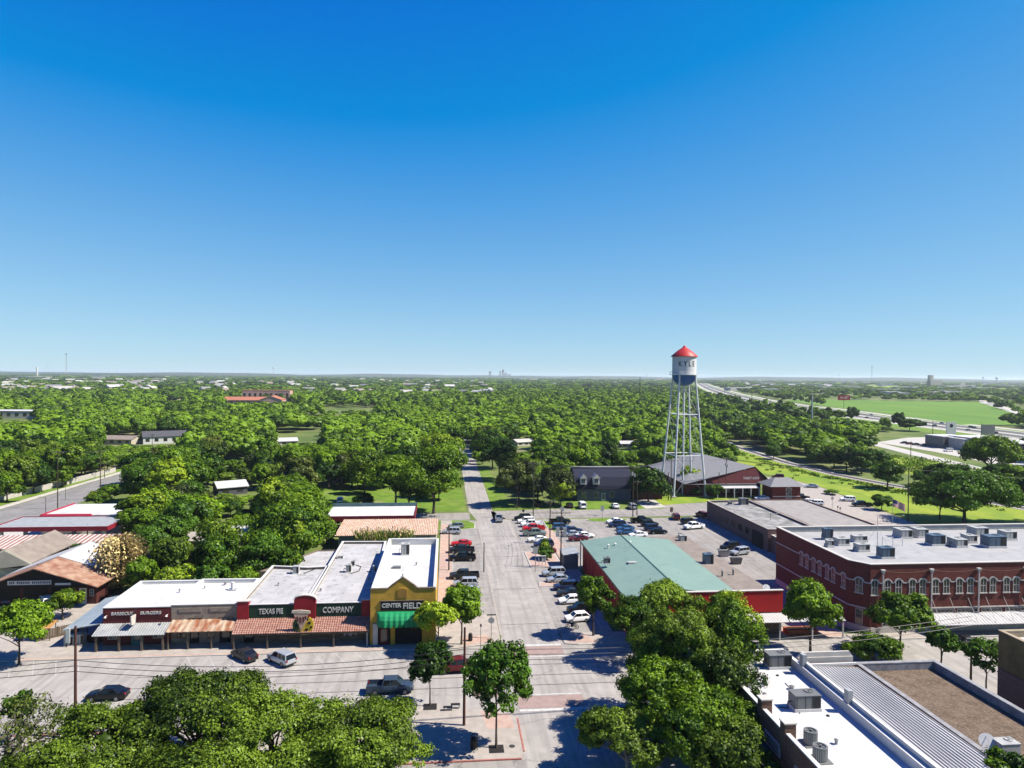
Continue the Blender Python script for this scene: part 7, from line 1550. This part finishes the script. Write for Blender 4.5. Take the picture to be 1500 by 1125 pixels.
# ============================================================ FAR BUILDINGS
def house(px,py,w,d,h,rot,rm,wm,label,name='far_house',cat='house',group=None,hip=False,flat_=False,win=True):
    x,y=G(px,py); e=empty(name,(x,y,0),R(rot),label,cat,group); hx,hy=w/2,d/2; wl=h*.62 if not flat_ else h
    def mk(mb,nm,mt,par=e):
        me=bpy.data.meshes.new(nm); me.from_pydata(mb.v,[],mb.f); me.materials.append(mt); o=bpy.data.objects.new(nm,me); COL.objects.link(o); o.parent=par; return o
    b=MB(); b.box(-hx,-hy,0,hx,hy,wl); mk(b,'wall',wm)
    b=MB()
    if flat_: b.box(-hx-.2,-hy-.2,wl+.003,hx+.2,hy+.2,wl+.5)
    else:
        o=.5; b.hexa([(-hx-o,-hy-o,wl-.1),(-hx-o,0,h),(hx+o,0,h),(hx+o,-hy-o,wl-.1)],[(-hx-o,-hy-o,wl+.08),(-hx-o,0,h+.18),(hx+o,0,h+.18),(hx+o,-hy-o,wl+.08)]); b.hexa([(-hx-o,hy+o,wl-.1),(hx+o,hy+o,wl-.1),(hx+o,0,h),(-hx-o,0,h)],[(-hx-o,hy+o,wl+.08),(hx+o,hy+o,wl+.08),(hx+o,0,h+.18),(-hx-o,0,h+.18)])
        b2=MB(); b2.hexa([(-hx,-hy,wl),(-hx,hy,wl),(-hx,0,h)],[(-hx+.2,-hy,wl),(-hx+.2,hy,wl),(-hx+.2,0,h)]); b2.hexa([(hx-.2,-hy,wl),(hx-.2,hy,wl),(hx-.2,0,h)],[(hx,-hy,wl),(hx,hy,wl),(hx,0,h)]); mk(b2,'gable',wm)
    mk(b,'roof',rm)
    if win:
        n=max(2,int(w/4))
        for k in range(min(n,9)):
            a=-hx+w*(k+.5)/min(n,9); b=MB(); b.box(a-w/min(n,9)*.22,-hy-.06,wl*.35,a+w/min(n,9)*.22,-hy+.02,wl*.8); mk(b,'window',M_glass)
    return e
for a in HOUSES:
    house(*a)
house(25,612,60,20,6,-4,M_wroof,M_trim,'long white flat roofed building at the left edge of the woods','far_building','building',flat_=True)
pk=mat('pink_stucco',(.66,.42,.36),.85,.08,.5); prf=mat('orange_red_roof',(.50,.19,.11),.8,.12,.5)
e=house(392,590,62,18,16.5,0,prf,pk,'long pink two storey building with orange red roof in the far left woods','pink_building','building',flat_=True)
house(368,593,62,22,10,0,prf,pk,'lower pink wing with orange red roof in front of the long pink building','pink_wing','building'); house(400,594,24,26,12,90,prf,pk,'gabled orange red roof at the right of the pink building','pink_wing','building',win=False)
# commercial block
for (px,py,w,d,h,rm,wm,l) in [(1386,655,16,14,6.5,M_wroof,M_acg,'left grey unit of the commercial block with a dark corner panel'),(1405,657,13,20,6.0,M_wroof,M_acl,'pale walled unit in the middle of the commercial block'),(1432,658,22,18,6.8,M_wroof,M_shingd,'dark walled unit right of the middle of the commercial block'),(1480,664,24,22,6.0,M_wroof,M_shingd,'dark walled unit at the right edge of the commercial block')]:
    house(px,py,w,d,h,3,rm,wm,l,'commercial_unit','building',flat_=True)
# billboards
def board(px,py,top,w,h,mt,label,post=.3,face=None):
    x,y=G(px,py); zt=V(px,top,y)[1]; e=empty('billboard',(x,y,0),0,label,'billboard'); b=MB(); b.tube((x,y,0),(x,y,zt-h+.02),post,n=8); b.build('post',M_acg,e); b=MB(); b.box(x-w/2,y-.3,zt-h,x+w/2,y+.3,zt); p=b.build('panel',mt,e)
    return e,x,y,zt,p
e,x,y,zt,p=board(1236,598,579,17,6.5,mat('billboard_red',(.32,.015,.02),.6,.1,1),'red roadside billboard standing before the crop field')
b=MB()
for k,(dx,w_) in enumerate(((-5.5,.9),(-4.2,.9),(-2.9,.9),(-.6,1.2),(1.2,3.2))): b.box(x+dx,y-.36,zt-4.6,x+dx+w_,y-.31,zt-2.2+(.6 if k<3 else 0))
b.box(x+1.2,y-.36,zt-1.9,x+6.5,y-.31,zt-1.1); b.build('lettering',mat('billboard_pink',(.75,.35,.36),.6,.1,1),p)
e,x,y,zt,p=board(1393,640,618,7,9,M_white,'tall white roadside sign with a dark emblem by the highway',.35); b=MB(); b.tube((x,y-.34,zt-2.6),(x,y-.3,zt-2.6),1.3,n=12); b.build('emblem',M_navy,p)
board(1447,640,622,10,8,M_acg,'blank dark grey roadside board above the commercial block',.35)
# far warehouses, tanks, towers
FB_=[(735,552.5,90,40,9,'wide white stadium roof beside the distant silo towers'),(770,553.5,110,40,8,'long pale warehouse right of the stadium roof'),(838,554.5,90,50,9,'long cream warehouse in the far centre'),(862,555.5,80,40,8,'second cream warehouse right of the centre'),(905,556,90,40,9,'brown and white warehouse left of the tower'),(945,556,80,40,9,'low pale warehouse just left of the tower tank'),
 (130,549.5,110,40,12,'long white hall on the far left skyline'),(160,549.5,90,40,10,'cream hall right of the long white one on the far left'),(660,552,60,30,9,'small pale warehouse left of the stadium'),(610,553,50,30,8,'faint pale building in the far middle left'),
 (1120,564,60,40,12,'reddish office row beyond the highway'),(1140,566,50,30,8,'white warehouse beyond the highway bend'),(1162,566.5,55,30,8,'second white warehouse beyond the highway bend'),(1215,563,70,30,8,'long low white building on the far right plain'),(1250,566,45,30,7,'short white building behind the billboard'),(1162,578,26,20,5,'white roofed barn left of the steel mast'),(1211,580,18,20,6,'pale arched barn behind the billboard'),(1292,566,22,20,8,'cream building in the small bright field'),
 (1330,574,60,30,6,'long white shed behind the crop field'),(1352,574,60,30,6,'second long white shed behind the crop field'),(1390,586,70,20,5,'flat brown and white shed at the edge of the crop field'),(1490,584,40,24,6,'pale block at the far right beyond the field road'),(1375,556,300,40,10,'wide blue grey plant roof left of the tall mill'),
 (60,556,50,30,8,'pale rooftops at the far left'),(230,557,45,26,8,'grey roofed building on the far left plain'),(290,558,40,26,7,'pale house row left of the pink building'),(420,560,40,26,7,'pale low building above the pink roof'),(450,556,60,26,7,'low grey building right of the white water ball'),(500,558,60,26,7,'pale roof in the far middle'),(560,559,60,26,7,'faint grey roof right of the pale one in the far middle')]
for px,py,w,d,h,l in FB_:
    x,y=G(px,py); house(px,py,w,d,h,rng.uniform(-8,8),rng.choice([0,1])==0 and M_wroof or M_galvw,random.choice([M_trim,M_cream,M_tan,M_bluegrey]),l,'far_building','building',flat_=True)
rs=random.Random(12); fl_n=0
adj=['long white','short white','pale grey','cream','wide white','low grey','tan','narrow white']; wh=['on the far right plain','beyond the highway bend','behind the crop field','left of the tall mill','in the far centre','far left on the plain']
zn=[(1290,1490,572,582,2),(1080,1200,558,578,1),(1200,1360,558,572,0),(760,980,553.5,558,4),(10,330,552,560,5),(1370,1495,560,572,0)]
for k in range(66):
    x0,x1,y0,y1,wz=zn[k%6]; px=rs.uniform(x0,x1); py=rs.uniform(y0,y1); x,y=G(px,py)
    if any(inpoly(P,np.array([x]),np.array([y]))[0] for P in NO): continue
    a=adj[(k//6)%8]; u=y/1000.; rm,wm=(M_wroof,M_trim) if 'white' in a else (M_galvw,M_bluegrey) if 'grey' in a else (M_tanroof,M_tan)
    W=(34 if 'short' in a or 'narrow' in a else 70 if 'long' in a or 'wide' in a else 48)*(.6+.25*u); lb=f'{a} flat roofed building {wh[wz]}'
    house(px,py,W,18+8*u,6+1.6*u,rs.uniform(-12,12),rm,wm,lb,'far_building','building',lb.replace('building','buildings',1),flat_=True,win=(u<1.6))
# suburban roofs, each a small house
nh=0
for k in range(900):
    px=rng.uniform(5,740) if rng.random()<.7 else rng.uniform(1080,1490); py=rng.uniform(557,580) if px<740 else rng.uniform(558,571)
    x,y=G(px,py)
    if any(inpoly(P,np.array([x]),np.array([y]))[0] for P in NO) or (330<px<430 and py>568): continue
    nh+=1
    if nh>190: break
    rm=[M_shing,M_galvw,M_tanroof,M_concw][rng.integers(0,4)]; side='left' if px<250 else 'middle' if px<740 else 'right'
    rn={M_shing:'grey',M_galvw:'pale metal',M_tanroof:'tan',M_concw:'cream'}[rm]; near_='nearer' if py>568 else 'farther'
    lb=f'{rn} roofed house among the trees of the {near_} {side} suburb'; zz=y/1000
    e=house(px,py,rng.uniform(18,30),rng.uniform(12,18),rng.uniform(9.5,13),rng.uniform(0,180),rm,random.choice([M_cream,M_trim,M_tan]),lb,'suburb_house','house',lb.replace('house','houses',1),win=False)
def far_tower(px,py,top,kind,label,w=6):
    x,y=G(px,py); zt=V(px,top,y)[1]; 
    if kind=='ball':
        e=empty('water_ball',(x,y,0),0,label,'water tower'); b=MB(); r=w; b.lathe((x,y,0),[(r*.45,0),(r*.22,4),(r*.2,zt-2*r)],12); b.build('stem',M_steel,e); b=MB(); b.lathe((x,y,zt-2*r),[(.2*r,0),(.8*r,.35*r),(r,r),(.8*r,1.65*r),(.2*r,2*r)],16); b.build('tank',M_white,e,smooth=True)
    elif kind=='tank':
        e=empty('standpipe',(x,y,0),0,label,'water tower'); b=MB(); b.lathe((x,y,0),[(w,0),(w,zt-1)],18); b.build('shell',M_white,e,smooth=True); b=MB(); b.lathe((x,y,zt-1),[(w+.1,0),(w*.4,1),(.1,1.2)],18); b.build('cap',M_white,e)
    else:
        e=empty('radio_mast',(x,y,0),0,label,'mast'); b=MB(); s=w
        for k in range(3): t=2*math.pi*k/3; b.tube((x+s*math.cos(t),y+s*math.sin(t),0),(x+s*.35*math.cos(t),y+s*.35*math.sin(t),zt),s*.16,s*.12,4)
        for j in range(14):
            z0,z1=zt*j/14,zt*(j+1)/14; f0=1-.65*j/14; 
            for k in range(3): t=2*math.pi*k/3; t2=2*math.pi*(k+1)/3; b.tube((x+s*f0*math.cos(t),y+s*f0*math.sin(t),z0),(x+s*f0*math.cos(t2),y+s*f0*math.sin(t2),z1),s*.09,n=4)
        b.build('lattice',M_steel,e)
        b=MB(); b.lathe((x,y,zt*.93),[(s*.9,0),(s*.9,zt*.05)],8); b.build('antenna_head',M_acg,e)
far_tower(54.5,552,537,'tank','white cylindrical standpipe on the far left',5.5); far_tower(97,549,517,'mast','lattice radio mast on the far left skyline',7); far_tower(69.5,547.5,529,'mast','thin white mast left of the lattice mast',2.5)
far_tower(400.5,551,537.5,'ball','white ball shaped water tower on the left skyline',11); far_tower(161,547,540,'tank','tiny white tank on the far left skyline',6)
far_tower(1229,558,548,'ball','dark ball water tower on the right skyline',9); far_tower(1277,560,536,'mast','thin radio mast on the right skyline',4); far_tower(1440,562,552,'ball','small ball water tower right of the tall mill',8); far_tower(1460,564,552,'ball','wider ball water tower near the right edge of the skyline',9); far_tower(947,555,548,'tank','small dark tank left of the water tower',6)
e=empty('grain_mill',(*G(1366,566),0),0,'tall pale grain mill with a narrow head tower on the right skyline','mill'); x,y=G(1366,566); u=y/1000*1.05
b=MB(); b.box(x-3*u*2,y-15,0,x+6*u*2,y+15,V(1366,557,y)[1]); b.build('silo_block',M_cream,e); b=MB(); b.box(x-6*u,y-10,0,x-1*u,y+10,V(1366,549.5,y)[1]); b.build('head_tower',M_cream,e)
for i,(px,top,w) in enumerate(((718,544,3.2),(733,544,2.2),(737,541.5,3.0),(741,546,3.5),(746,548,4))):
    x,y=G(px,553); k=y/1000; b=MB(); b.box(x-w*k/2,y+40,0,x+w*k/2,y+70,V(px,top,y+40)[1]); tag(b.build('silo_tower',M_acl),['dark silo tower left of the white dome on the skyline','slim silo tower beside the tallest one','tallest silo tower of the distant plant','silo block right of the tallest silo tower','lowest silo block at the right of the distant plant'][i],'silo')
x,y=G(725,553); b=MB(); b.lathe((x,y,0),[(45,0),(44,10),(36,22),(20,32),(2,36)],24); tag(b.build('white_dome',M_white,smooth=True),'white dome between the distant silo towers','dome')
# ============================================================ AIR
hz=MB(); hz.box(-13500,-1500,-3,13500,13500,75); ho=hz.build('haze',M_white); tag(ho,'thin pale blue haze over the plain','haze',kind='stuff'); ho.data.materials.clear()
hm=bpy.data.materials.new('haze_air'); hm.use_nodes=True; n=hm.node_tree; n.nodes.clear(); ou=n.nodes.new('ShaderNodeOutputMaterial'); pvn=n.nodes.new('ShaderNodeVolumePrincipled'); pvn.inputs['Color'].default_value=(.80,.88,1,1); pvn.inputs['Density'].default_value=.00005; pvn.inputs['Anisotropy'].default_value=.2
n.links.new(pvn.outputs[0],ou.inputs['Volume']); ho.data.materials.append(hm); scene.cycles.volume_bounces=1
